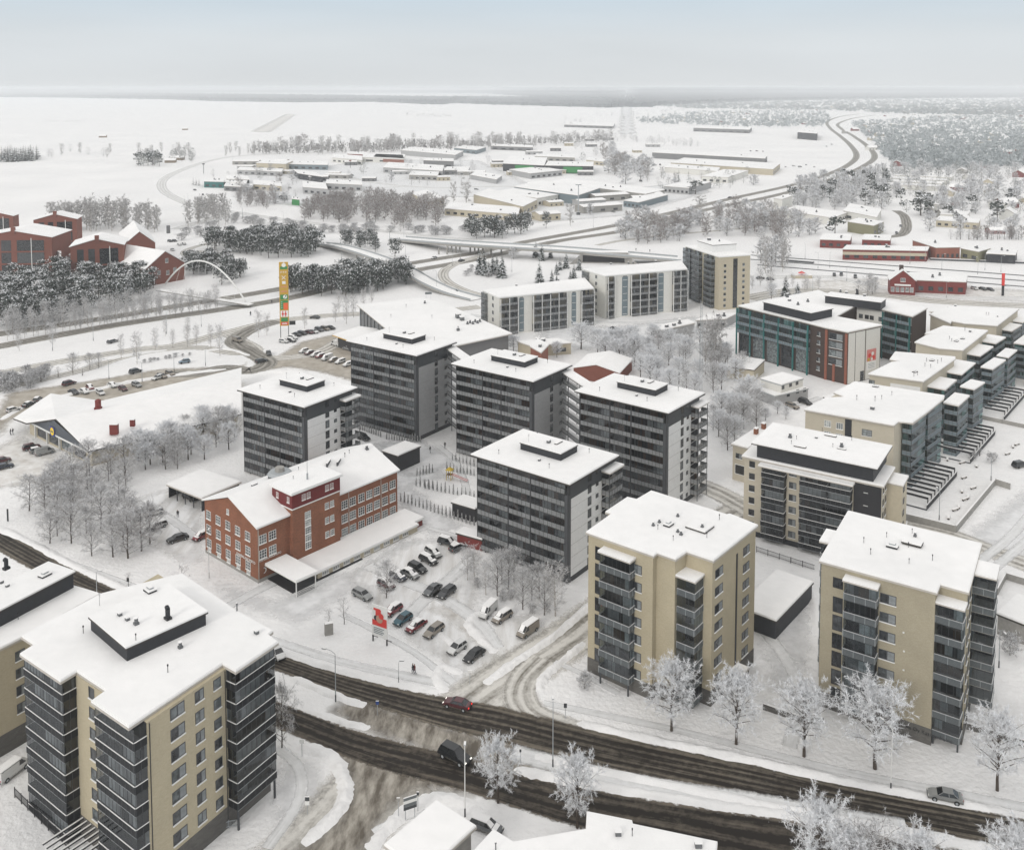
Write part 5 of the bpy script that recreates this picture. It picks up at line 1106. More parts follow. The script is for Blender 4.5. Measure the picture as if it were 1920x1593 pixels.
penthouse(I2, 11, [(642,245), (985,310), (1028,285), (700,225)], I2.top, I2.top+2.8, 'charcoal', .2)
I2.vents(11, [('stack',740,232,.9),('box',778,240,1),('cowl',847,248,.9),('box',895,258,1)], I2.top+3.0)
# site cabins, yellow container, roofs between
def cabin(label, k, L, Fp, Rr, h, base, wall, wins):
    b = Bld('site_cabin', label, 'site cabin', para(k, L, Fp, Rr, h), h, wall, .15, base=base, snow=.3, fascia='steel')
    i = b.E(k, *Fp, *Rr)
    for x, y in wins: t, z = b.sz(i, k, x, y); b.win(i, t, z, 1.3, 1.3, 'dark', 'pane')
    return b
cabin('upper grey site cabin with snowy roof beside the teal block', 11, (215,795), (370,832), (512,790), 5.9, 3.0, 'cream_panel', ((362,858),(410,842),(452,830)))
cabin('lower row of grey site cabins carrying the upper cabin', 11, (170,865), (345,900), (560,850), 3.0, 0, 'light_panel', ((395,905),(455,885),(500,875)))
shed('small gabled house roof with dark eaves in front of the teal block', 11, (0,715), (190,735), (260,670), 4.0, 'tan_wall', 'house', 'small_house')
shed('ochre clad stair house beside the nearest terraced block', 11, (612,915), (700,925), (765,905), 4.5, 'orange_wall', 'shed', 'stair_house')
# ---------------------------------------------------------------- J: two white blocks, K: tall pale block
def white_block(label, pts, h, fa, fb_, ga, gb, groups, rows, seed):
    b = Bld('apartment_block', label, 'apartment block', PX_(8, h, *pts), h, 'cream_panel', .35, rect=False, fascia='white_trim')
    i = b.E(8, *fa, *fb_); L_ = b.edge(i)[2]; fh = h/rows*.97
    for a_, b2, kind in groups:
        n = 0
        p, an = b.at(i, L_*a_, .4, 0); w = L_*(b2-a_)
        if kind == 'balc':
            n = max(1, int(w/3.4)); cw = w/n
            for c in range(n):
                for r in range(rows): pp, an = b.at(i, L_*a_+c*cw+.12, .3+r*fh, 0); balcony(b.e, pp, an, cw-.24, 1.2, fh, 'glass', (c*3+r+seed) % 3, '')
                pp, an = b.at(i, L_*a_+c*cw-.12, 0, 1.3); MB().box(0,0,0,.24,.3,h-.2,'white_trim').build('pier', b.e, pp, an)
            pp, an = b.at(i, L_*b2-.12, 0, 1.3); MB().box(0,0,0,.24,1.3,h-.2,'white_trim').build('pier', b.e, pp, an)
            pp, an = b.at(i, L_*a_, .3, 0); backdrop(b.e, pp, an, w, rows*fh, fh, 'pale', 7+seed)
        else:
            pp, an = b.at(i, L_*a_, .6, .02); MB().box(0,-.05,0,w,0,h-1.4,'blue_grey').build('stair_glazing', b.e, pp, an)
            b.grid(i, [L_*a_+w*.15], [1.4+r*fh for r in range(rows)], w*.7, fh*.55, 'grey', 'pane_pale')
    j = b.E(8, *ga, *gb); Lg = b.edge(j)[2]
    b.grid(j, [Lg*.55], [1.4+r*fh for r in range(rows)], 1.4, 1.5, 'grey', 'pane'); pp, an = b.at(j, 0, .3, 0)
    for r in range(rows): pp, an = b.at(j, .3, .3+r*fh, 0); balcony(b.e, pp, an, Lg*.25, 1.2, fh, 'glass', r % 3, 'LR')
    return b
def wb(label, pts, h, i_ends, g_ends, groups, rows, seed): return white_block(label, pts, h, *i_ends, *g_ends, groups, rows, seed)
J1 = wb('white apartment block with gridded glazed balconies, left of the white pair', (220,362, 880,283, 940,350, 330,410), 15.2, ((330,410),(940,350)), ((220,362),(330,410)), ((.0,.18,'balc'),(.20,.25,'glass'),(.34,.70,'balc'),(.76,.81,'glass'),(.86,1.0,'balc')), 5, 0)
J2 = wb('white apartment block with gridded glazed balconies, right of the white pair', (865,225, 1500,172, 1540,225, 1010,270), 18.6, ((1010,270),(1540,225)), ((865,225),(1010,270)), ((.02,.10,'balc'),(.20,.27,'glass'),(.30,.62,'balc'),(.64,.71,'glass'),(.82,1.0,'balc')), 6, 1)
J1.vents(8, [('box',440,328,.8),('stack',712,295,.6)]); J2.vents(8, [('box',1047,190,.8),('stack',1160,188,.8),('stack',1190,186,.8),('box',1335,175,.9)])
hK = 24.0
K = Bld('apartment_tower', 'tall pale brown block with rounded balcony stacks and white rooftop storey', 'apartment tower', PX_(12, hK, 275,545, 340,500, 505,530, 595,570, 430,580, 400,545)[:0]+PX_(12, hK, 290,538, 380,505, 592,568, 455,578), hK, 'tan_wall', .3, rect=True, fascia='white_trim')
iK = 0
try: iK = K.E(12, 290,538, 455,578)
except ValueError: pass
Lk_ = K.edge(iK)[2]; fh = 2.6
for a_, w in ((.02,.22),(.36,.22)):
    pass
for a_ in (.03, .30, .66):
    for r in range(9): pp, an = K.at(iK, Lk_*a_, .4+r*fh, 0); balcony(K.e, pp, an, Lk_*.22, 1.9, fh, 'slat', r % 3, 'LR')
    pp, an = K.at(iK, Lk_*a_, .4, 0.01); backdrop(K.e, pp, an, Lk_*.22, 9*fh, fh, 'dark', 2)
jK = (iK+1) % 4; LkR = K.edge(jK)[2]; 
pp, an = K.at(jK, LkR*.45, .5, .02); MB().box(0,-.05,0,2.2,0,22.5,'pane').build('stair_glazing', K.e, pp, an)
K.grid(jK, [LkR*.15, LkR*.75], [1.2+2.6*q for q in range(8)], 1.2, 1.3, 'grey')
penthouse(K, 12, [(355,502), (402,520), (505,512), (440,483)], K.top, K.top+3.2, 'white_panel', .15)
K.vents(12, [('box',388,495,1.6),('stack',438,500,.8)], K.top+3.4)
# ---------------------------------------------------------------- L: shopping hall with big sloping roof
hL = 8.5
Lh = Bld('shopping_hall', 'large low shopping hall with one broad sloping snow roof behind the dark towers', 'shopping hall', PX_(0, hL, 669,573, 795,560, 845,575, 961,627, 868,647, 800,660, 741,632), hL, 'grey_panel', 1.2, rect=False)
i = Lh.E(0, 669,573, 741,632); L_ = Lh.edge(i)[2]; p, an = Lh.at(i, .4, .3, .04); MB().box(0,-.1,0,L_-.8,0,hL-1.6,'pane_dark').build('glass_front', Lh.e, p, an)
for q in range(10): p, an = Lh.at(i, .5+q*(L_-1)/10, 0, .3); MB().box(0,-.15,0,.2,.15,hL-.4,'steel').build('mullion', Lh.e, p, an)
Lh.vents(8, [('box',65,535,2.4),('box',90,550,2.0),('stack',65,612,1.2)]+[('stack',x,y,1.0) for x, y in ((125,575),(142,568),(160,575),(175,562),(190,570),(205,560))])
Lh.vents(7, [('stack',1500,35,1.0),('mast',1247,140,1.2),('mast',1553,145,1.2),('stack',1747,240,1.0),('mast',1360,65,1.2)])
Lc = Bld('shop_canopy', 'low snow covered canopy with yellow edge at the car park before the shopping hall', 'canopy', PX_(7, 4.5, 810,276, 1010,212, 1200,240, 1130,330, 950,325), 4.5, 'dark_panel', 1.6, rect=False, fascia='ochre')
# ---------------------------------------------------------------- M: supermarket with broad gable
zE, zR = 4.2, 8.3
def P9(x, y, z): return W(9, x, y, z)
eL, eF, eR = P9(90,820,zE), P9(600,1045,zE), P9(1640,790,zE); rN = P9(380,825,zR)
ax = (eR-eF).normalized(); mid = (eL+eF)/2
rN2 = Vector((mid.x, mid.y, zR)); eBk = P9(345,650,zE); e4 = P9(690,700,zE); e5 = P9(1640,475,zE); 
def isect(p, d, a, b):
    e = b-a; t = ((a.x-p.x)*e.y-(a.y-p.y)*e.x)/(d.x*e.y-d.y*e.x); return p+d*t
rF = isect(Vector((rN.x, rN.y, 0)), ax, Vector((eR.x, eR.y, 0)), Vector((e5.x, e5.y, 0))); rF.z = zR
bk = Vector((e5.x, e5.y, zE))
ov = eF*0
Mk = empty('supermarket', (eF.x, eF.y, 0), 0, 'long low supermarket with grey gable, round yellow emblem and vast snowy roof', 'supermarket'); OM = Vector((eF.x, eF.y, 0))
def S_(*ps): return [p-OM for p in ps]
m = MB()
def slab(pts, t=.4):
    m.face([p+Vector((0,0,t)) for p in pts], 'roof_snow'); m.face([p for p in reversed(pts)], 'fascia')
    for a_, b_ in zip(pts, pts[1:]+pts[:1]): m.face([a_, b_, b_+Vector((0,0,t)), a_+Vector((0,0,t))], 'fascia' )
eR2 = eF + ax*(eR-eF).length
slab(S_(eF, eR2, rF, rN)); slab(S_(rN, rF, e5, e4)); slab(S_(rN, e4, eBk)); slab(S_(rN, eBk, eL)); gl = W(9, 180, 851, zE+.2)
slab(S_(rN, eL, Vector((gl.x, gl.y, zE+.1))))
m.build('roof', Mk)
nrm = Vector((-ax.y, ax.x, 0)); wF = eF+ax*1.2+nrm*1.0; wR = eR2-ax*1+nrm*1.0; wB = Vector((e5.x, e5.y, 0))-nrm*1.0-ax*1; wBl = Vector((e4.x, e4.y, 0))-nrm*1.0; wB2 = Vector((eBk.x,eBk.y,0))+ax*1.5-nrm; gdir = (eL-eF).normalized(); wL = eL-gdir*3+ax*3.0
m = MB(); m.prism(ccw([tuple((p-OM)[:2]) for p in (wF, wR, wB, wBl, wB2, wL)]), 0, zE-.05, 'tan_wall'); m.build('wall', Mk)
class LW(Bld):
    def __init__(s, e, o, yaw, poly): s.e = e; s.o = o; s.yaw = yaw; s.base = 0; s.h = zE; s.poly = poly
a_ = wL-OM; b_ = wF-OM; mw = LW(Mk, OM, 0, [tuple(a_[:2]), tuple(b_[:2]), tuple((wR-OM)[:2]), tuple((wB-OM)[:2])])
Lg = mw.edge(0)[2]
m = MB(); p, an = mw.at(0, 0, zE-.05, .8)
t0 = mw.sz(0, 9, 200, 852)[0]; tA = mw.sz(0, 9, 380, 830)[0]
m.face([(t0,0,0),(Lg+.8,0,0),(tA+.2,0,zR-zE-.1)], 'shop_grey'); m.box(t0-3,-.02,-.5,Lg+.6,.2,0,'white_trim'); m.build('gable', Mk, p, an)
for q in range(4):
    p, an = mw.at(0, Lg*(.14+q*.2), .7, .05); MB().box(0,-.06,0,Lg*.17,0,2.7,'pane').build('shop_window', Mk, p, an)
    p, an = mw.at(0, Lg*(.12+q*.2), 0, .5); MB().box(0,-.15,0,.3,.3,zE-.5,'white_trim').build('column', Mk, p, an)
t, z = mw.sz(0, 9, 380, 900); p, an = mw.at(0, t, z+.3, .95); m = MB()
m.box(-1.3,-.12,-1.3,1.3,-.0,1.3,'sign_blue'); m.disc((0,-.14,0),(0,-1,0),1.15,'sign_red',24); m.disc((0,-.155,0),(0,-1,0),1.08,'sign_yellow',24); sg = m.build('round_emblem', Mk, p, an)
def text_mesh(s, size, mat, parent, loc, rz, name='lettering'):
    cu = bpy.data.curves.new('lettering', 'FONT'); cu.body = s; cu.size = size; cu.extrude = .015; cu.align_x = 'CENTER'
    o = bpy.data.objects.new('tmp', cu); COL.objects.link(o); dg = bpy.context.evaluated_depsgraph_get(); me = bpy.data.meshes.new_from_object(o.evaluated_get(dg)); bpy.data.objects.remove(o)
    me.transform(Matrix.Rotation(math.pi/2, 4, 'X')); me.materials.clear(); me.materials.append(M[mat]); return inst(me, name, parent, loc, rz)
text_mesh('LIDL', .85, 'sign_blue', sg, (0,-.18,-.3), 0)
for kd, x, y, zz in (('chimney',667,765,zR-.6),('chimney',775,900,zR-1.6),('chimney',900,850,zR-1.2)):
    q = W(9, x, y, zz)-OM; m = MB()
    if x == 667: m.box(-.9,-.7,-.6,.9,.7,1.3,'barn_red'); m.tube((0,0,1.3),(0,0,3.3),.85,.85,'barn_red',10); m.tube((0,0,3.3),(0,0,3.6),.85,.3,'barn_red',10)
    elif x == 775: m.box(-1.1,-.5,-.8,1.1,.5,2.0,'barn_red'); m.box(-1.15,-.55,2.0,1.15,.55,2.2,'roof_snow')
    else: m.box(-.6,-.5,-.6,.6,.5,1.3,'barn_red'); m.box(-.65,-.55,1.3,.65,.55,1.45,'roof_snow')
    m.build('roof_vent', Mk, (q.x, q.y, zz))
# ---------------------------------------------------------------- generic gabled house
def gable_house(name, label, cat, k, L, Fp, Rr, h, rise, wall, over=.5, axis='x', wins=(), group=None, fas='white_trim'):
    """L-F is the left-front eave/gable line, F-R the right-front one; ridge runs along F-R (axis x) or F-L (axis y)"""
    l, f, r = W(k,*L,h), W(k,*Fp,h), W(k,*Rr,h); x = (r-f); a = x.length; x.normalize(); y = Vector((-x.y, x.x, 0)); bb = (l-f).dot(y); yaw = math.atan2(x.y, x.x)
    e = empty(name, (f.x, f.y, 0), yaw, label, cat, group); o = over
    m = MB(); m.box(o,o,0,a-o,bb-o,h-.05,wall)
    if axis == 'x':
        for xx, s in ((o,1),(a-o,-1)): m.face([(xx,o,h-.05),(xx,bb-o,h-.05),(xx,bb/2,h+rise-.15)][::-s], wall)
        sl = [[(0,0,h-.1),(a,0,h-.1),(a,bb/2,h+rise),(0,bb/2,h+rise)], [(a,bb,h-.1),(0,bb,h-.1),(0,bb/2,h+rise),(a,bb/2,h+rise)]]
    else:
        for yy, s in ((o,1),(bb-o,-1)): m.face([(o,yy,h-.05),(a-o,yy,h-.05),(a/2,yy,h+rise-.15)][::s], wall)
        sl = [[(0,bb,h-.1),(0,0,h-.1),(a/2,0,h+rise),(a/2,bb,h+rise)], [(a,0,h-.1),(a,bb,h-.1),(a/2,bb,h+rise),(a/2,0,h+rise)]]
    m.build('wall', e); m = MB()
    for q in sl:
        q = [Vector(p) for p in q]; up = Vector((0,0,.35)); md = Vector((0,0,.12)); m.face([p+up for p in q], 'roof_snow'); m.face(list(reversed(q)), fas)
        for c, d in zip(q, q[1:]+q[:1]): m.face([c, d, d+md, c+md], fas); m.face([c+md, d+md, d+up, c+up], 'roof_snow')
    m.build('roof', e); return e, a, bb
# ---------------------------------------------------------------- N: brick houses at the far left
def brick_house(label, L, Fp, Rr, h, rise, chim):
    """gable faces the viewer: F-R is the gable line"""
    e, a, bb = gable_house('brick_apartment_house', label, 'apartment house', 10, L, Fp, Rr, h, rise, 'far_brick', .6, 'y')
    m = MB(); m.box(a/2-1,-.1,h+rise-1.5,a/2+1,1.2,h+rise+1.8,'far_brick'); m.build('chimney', e)
    n = 3; xs = ((.14,.14),(.34,.14),(.54,.36)); fl = max(2, int((h-1)/6.2)); fh_ = (h-1.2)/fl
    for u, w in xs:
        for q in range(fl):
            window(e, (a*u, .56, .6+q*fh_), 0, a*w-.6, fh_-.9, 'dark', 'pane_dark')
    MB().box(a*.72,.35,.5,a*.72+.35,.5,h-.4,'white_trim').build('drain', e)
    return e
brick_house('red brick glazed gable house cut by the left edge, front one', (-90,290), (-200,345), (392,340), 21, 3.6, 0)
brick_house('red brick glazed gable house at far left, behind the front pair', (160,190), (240,213), (580,203), 20, 3.4, 0)
brick_house('red brick glazed gable house standing left of the brick barn', (445,368), (515,415), (935,396), 19, 3.6, 0)
brick_house('red brick glazed gable house at the left edge farthest back', (-260,170), (-200,185), (102,180), 19, 3, 0)
eN, aN, bN = gable_house('brick_barn', 'red brick barn with steep snowy roof beside the arch footbridge', 'barn', 10, (930,410), (1090,580), (1390,528), 9, 7.5, 'far_brick', .4, 'y')
for u, z in ((.3,5),(.52,4.2),(.7,5),(.5,10.5)): window(eN, (aN*u, .36, z), 0, 1.8, 2.2, 'white', 'pane')
eN2, _, _ = gable_house('brick_barn', 'second brick barn roof rising behind the first, left', 'barn', 10, (745,318), (925,398), (1170,382), 12, 7.0, 'far_brick', .4, 'y')
MB().box(_/2-1,-.1,17,_/2+1,1,21.5,'grey_panel').build('chimney', eN2)
shed('white stair link between the two brick gable houses', 10, (390,450), (430,470), (460,450), 12, 'white_panel', 'building', 'stair_link')
# ---------------------------------------------------------------- pylon sign
pb = W(13, 708, 1272); HP = 31.0
py_ = empty('pylon_sign', (pb.x, pb.y, 0), R(8), 'very tall narrow ochre sign pylon beside the car park', 'pylon sign')
m = MB(); m.box(-1.75,-.45,5.2,1.75,.45,HP,'sign_ochre','roof_snow'); bd = m.build('panel', py_)
for x in (-1.55, 1.55): MB().tube((x,0,0),(x,0,5.2),.14,.14,'steel_dark',8).build('leg', py_)
def pz(v): return HP - v*(HP-5.2)   # v = share from top
def plate(x0, x1, v0, v1, mat, d=.47, nm='sign_plate'): return MB().box(x0,-d,pz(v1),x1,-.44,pz(v0),mat).build(nm, py_)
p1 = plate(-1.3,1.5,.07,.115,'sign_green'); m = MB(); m.disc((.1,-.5,pz(.05)),(0,-1,0),.85,'sign_white',14); m.face([(-.1,-.5,pz(.02)),(.4,-.5,pz(.02)),(.15,-.5,pz(-.003))],'sign_white'); m.build('round_mark', py_)
text_mesh('ABC', 1.05, 'sign_white', py_, (0,-.5,pz(.18)), 0) if False else None
for i_, s_ in enumerate((-.9, 0, .9)): m = MB(); [m.box(s_-.26+q*.3,-.5,pz(.175)+.2*((q+i_) % 2),s_-.14+q*.3,-.46,pz(.175)+.75,'sign_white') for q in range(2)]; m.box(s_-.26,-.5,pz(.175)+.3,s_+.2,-.46,pz(.175)+.45,'sign_white'); m.build('glyph', py_)
m = MB()
for s_ in (-1, 1): m.face([(-.9*s_,-.5,pz(.215)),(-.6*s_,-.5,pz(.215)),(.9*s_,-.5,pz(.275)),(.6*s_,-.5,pz(.275))][::s_],'sign_white')
m.build('crossed_tools_mark', py_)
plate(-.6,.75,.30,.345,'sign_white',.5,'square_mark')
for v in (.395, .47):
    m = MB()
    for q in range(6): m.box(-1.15+q*.42,-.5,pz(v),-.9+q*.42,-.46,pz(v)+.4+.15*(q % 2),'sign_pink')
    m.build('faded_lettering', py_)
plate(-1.45,1.55,.51,.59,'sign_green'); m = MB(); m.disc((.45,-.5,pz(.545)),(0,-1,0),.8,'sign_white',14); m.disc((.65,-.52,pz(.535)),(0,-1,0),.28,'sign_black',10); m.disc((.3,-.52,pz(.56)),(0,-1,0),.2,'sign_green',8); m.build('round_mark', py_)
plate(-1.45,1.55,.60,.745,'sign_green'); plate(-.25,1.5,.64,.745,'sign_orange',.5)
for q in range(4): MB().box(-1.0,-.5,pz(.63+q*.03),-.75,-.46,pz(.62+q*.03),'sign_white').build('glyph', py_)
plate(-1.4,1.6,.76,.86,'sign_white')
for x in (-.55, .55): m = MB(); m.box(x-.16,-.52,pz(.855),x+.16,-.46,pz(.765),'sign_red'); m.box(x-.4,-.53,pz(.825),x+.4,-.47,pz(.80),'sign_red'); m.build('arrow_mark', py_)
plate(-1.2,1.4,.87,.935,'sign_green'); plate(-1.3,1.5,.94,.985,'sign_red'); m = MB(); [m.box(-.9+q*.42,-.5,pz(.975),-.62+q*.42,-.46,pz(.955)+.1*(q % 2),'sign_white') for q in range(5)]; m.build('lettering', py_)
MB().box(1.9,-.1,5.4,4.3,.1,7.0,'sign_black').build('side_board', py_)
# ---------------------------------------------------------------- arch footbridge
a0, a1 = W(10, 1240,690), W(10, 1842,822); d0, d1 = W(10, 1190,738, 3), W(10, 1885,858, .5)
br = empty('arch_footbridge', (a0.x, a0.y, 0), 0, 'white arched footbridge over the left end of the motorway', 'footbridge'); o0 = Vector((a0.x, a0.y, 0))
v = a1-a0; La = v.length; arc = []; HA = 15.5
for q in range(25):
    t_ = q/24; arc.append(a0-o0+v*t_+Vector((0,0,HA*(1-(2*t_-1)**2))))
m = MB()
for p, q in zip(arc, arc[1:]): m.tube(p, q, .42, .42, 'white_trim', 8, False)
m.build('arch', br)
dk0, dk1 = d0-o0, d1-o0; dk0.z = 3.0; dk1.z = 1.0; dv = (dk1-dk0); dn = Vector((-dv.y, dv.x, 0)).normalized()*1.8
m = MB()
A_ = [dk0-dn, dk1-dn, dk1+dn, dk0+dn]; up = Vector((0,0,.5)); m.face([p+up for p in A_], 'roof_snow'); m.face(list(reversed(A_)), 'concrete')
for p, q in zip(A_, A_[1:]+A_[:1]): m.face([p, q, q+up, p+up], 'concrete')
m.build('deck', br)
for s_ in (-1, 1):
    m = MB(); b0 = dk0+dn*s_; b1 = dk1+dn*s_; m.tube(b0+Vector((0,0,1.5)), b1+Vector((0,0,1.5)), .06, .06, 'white_trim', 5)
    for q in range(24): w_ = b0+(b1-b0)*(q/23); m.tube(w_+up, w_+Vector((0,0,1.5)), .03, .03, 'white_trim', 4)
    m.build('railing', br)
m = MB()
for q in range(5, 22, 2):
    w_ = dk0+dv*(.12+.75*(q-4)/18); m.tube(arc[q], w_+up, .05, .05, 'white_trim', 4)
m.build('hangers', br)
# ---------------------------------------------------------------- road bridges
def bridge(label, k, pts, width, z, name='road_bridge', piers=(), mat='concrete', th=1.2, zz=None):
    P = catmull([Vector((*W(k, pts[i], pts[i+1], (zz[i//2] if zz else z))[:2], zz[i//2] if zz else z)) for i in range(0, len(pts), 2)], 5); o0 = Vector((P[0].x, P[0].y, 0))
    e = empty(name, o0, 0, label, 'bridge'); A = []; B = []
    for i, p in enumerate(P):
        d = P[min(i+1, len(P)-1)]-P[max(i-1, 0)]; d.z = 0; d.normalize(); q = Vector((-d.y, d.x, 0))*width/2; A.append(p-o0+q); B.append(p-o0-q)
    m = MB(); r1 = MB(); r2 = MB(); t_ = Vector((0,0,th)); h_ = Vector((0,0,.95)); rd = MB()
    for i in range(len(P)-1):
        a, b, c, d = A[i], B[i], B[i+1], A[i+1]; m.face([a,b,c,d], 'roof_snow'); m.face([a-t_,d-t_,c-t_,b-t_], mat); m.face([b-t_,c-t_,c,b], mat); m.face([d-t_,a-t_,a,d], mat)
        for rr, (s, t2) in ((r1,(a,d)),(r2,(b,c))): rr.face([s,t2,t2+h_,s+h_], 'steel'); rr.face([s+h_, t2+h_, t2+h_+Vector((0,0,.12)), s+h_+Vector((0,0,.12))], 'roof_snow')
        k0, k1 = (a+b)/2, (c+d)/2; f_ = .32; u = Vector((0,0,.03)); rd.face([k0+(a-k0)*f_*2+u, k0+(b-k0)*f_*2+u, k1+(c-k1)*f_*2+u, k1+(d-k1)*f_*2+u], 'steel')
    m.build('deck', e); r1.build('railing', e); r2.build('railing', e)
    for (x, y) in piers:
        q = W(k, x, y)-o0; pz_ = min(P, key=lambda p: ((p-o0)-q).length).z-th
        for s_ in (-2.5, 2.5): MB().tube((q.x+s_,q.y,0),(q.x+s_,q.y,pz_),.5,.5,'concrete',8).build('pier', e)
    return e
bridge('long road bridge carrying the old highway over the motorway', 14, (150,750, 500,778, 850,800, 1150,818, 1500,845, 1900,880), 13, 6.0, zz=[1.0,5.2,6,6,5,2.0], piers=((432,850),(487,840),(512,838),(627,838),(655,845),(705,850),(820,845)))
bridge('curved ramp bridge descending from the pines to the ring road', 13, (930,688, 1050,702, 1250,760, 1450,840, 1600,925, 1740,985, 1900,1030), 8, 5, zz=[.6,3.0,4.8,4.5,3.0,1.0,.3], piers=((1180,780),), th=.9)
bx_ = W(14, 1430, 905); ub = empty('underpass_portal', (bx_.x, bx_.y, 0), R(-4), 'concrete underpass portal with slanted wing walls behind the white blocks', 'underpass')
MB().box(-12,0,0,12,6,.3,'concrete').build('floor_slab', ub); MB().box(-14,0,5,14,7,6.2,'concrete','roof_snow').build('lintel', ub)
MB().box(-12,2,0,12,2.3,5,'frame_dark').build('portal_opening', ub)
for s_ in (-1, 1): m = MB(); m.face([(s_*12,-.2,0),(s_*12,-.2,6),(s_*20,-6,0)][::s_],'concrete'); m.face([(s_*12,0,0),(s_*12,0,6),(s_*20,-5.8,0)][::-s_],'concrete'); m.face([(s_*12,-.2,6),(s_*12,0,6),(s_*20,-5.8,0),(s_*20,-6,0)][::-s_],'roof_snow'); m.build('wing_wall', ub)
# ---------------------------------------------------------------- low buildings of the middle distance
FB_ = 0
def far_box(label, k, L, Fp, Rr, h, wall, wins=0, cat='industrial building', name='industrial_hall', band=None, group=None):
    b = Bld(name, label, cat, para(k, L, Fp, Rr, h), h, wall, .3, rect=False, fascia='fascia_pale', group=group)
    ed = sorted(range(4), key=lambda q: b.edge(q)[2])
    L0 = min(range(4), key=lambda q: ((lambda a, d: (Vector((b.o.x,b.o.y,0))+Matrix.Rotation(b.yaw,3,'Z')@(a+d[0]*d[1]/2)).y)(b.edge(q)[0], (b.edge(q)[1], b.edge(q)[2]))))
    Lw = b.edge(L0)[2]
    if wins:
        for q in range(wins): b.win(L0, Lw*(q+.25)/wins, min(1.2, h*.3), Lw/wins*.5, min(2.2, h*.35), 'dark', 'pane_dark')
    if band: p, an = b.at(L0, Lw*band[0], band[3] if len(band) > 3 else 1, .03); MB().box(0,-.08,0,Lw*(band[1]-band[0]),0,(h-2) if len(band) < 5 else band[4],band[2]).build('cladding_panel', b.e, p, an)
    r_ = random.Random(int(Lw*100))
    for q in range(r_.choice((1,2,3))):
        x_ = r_.uniform(.2,.8); y_ = r_.uniform(.25,.75); A_, B_, D_ = Vector(b.poly[0]), Vector(b.poly[1]), Vector(b.poly[3]); pnt = A_+(B_-A_)*x_+(D_-A_)*y_; vent(b.e, (pnt.x, pnt.y, b.top-.05), r_.choice(('box','stack','box')), 1.4)
    return b
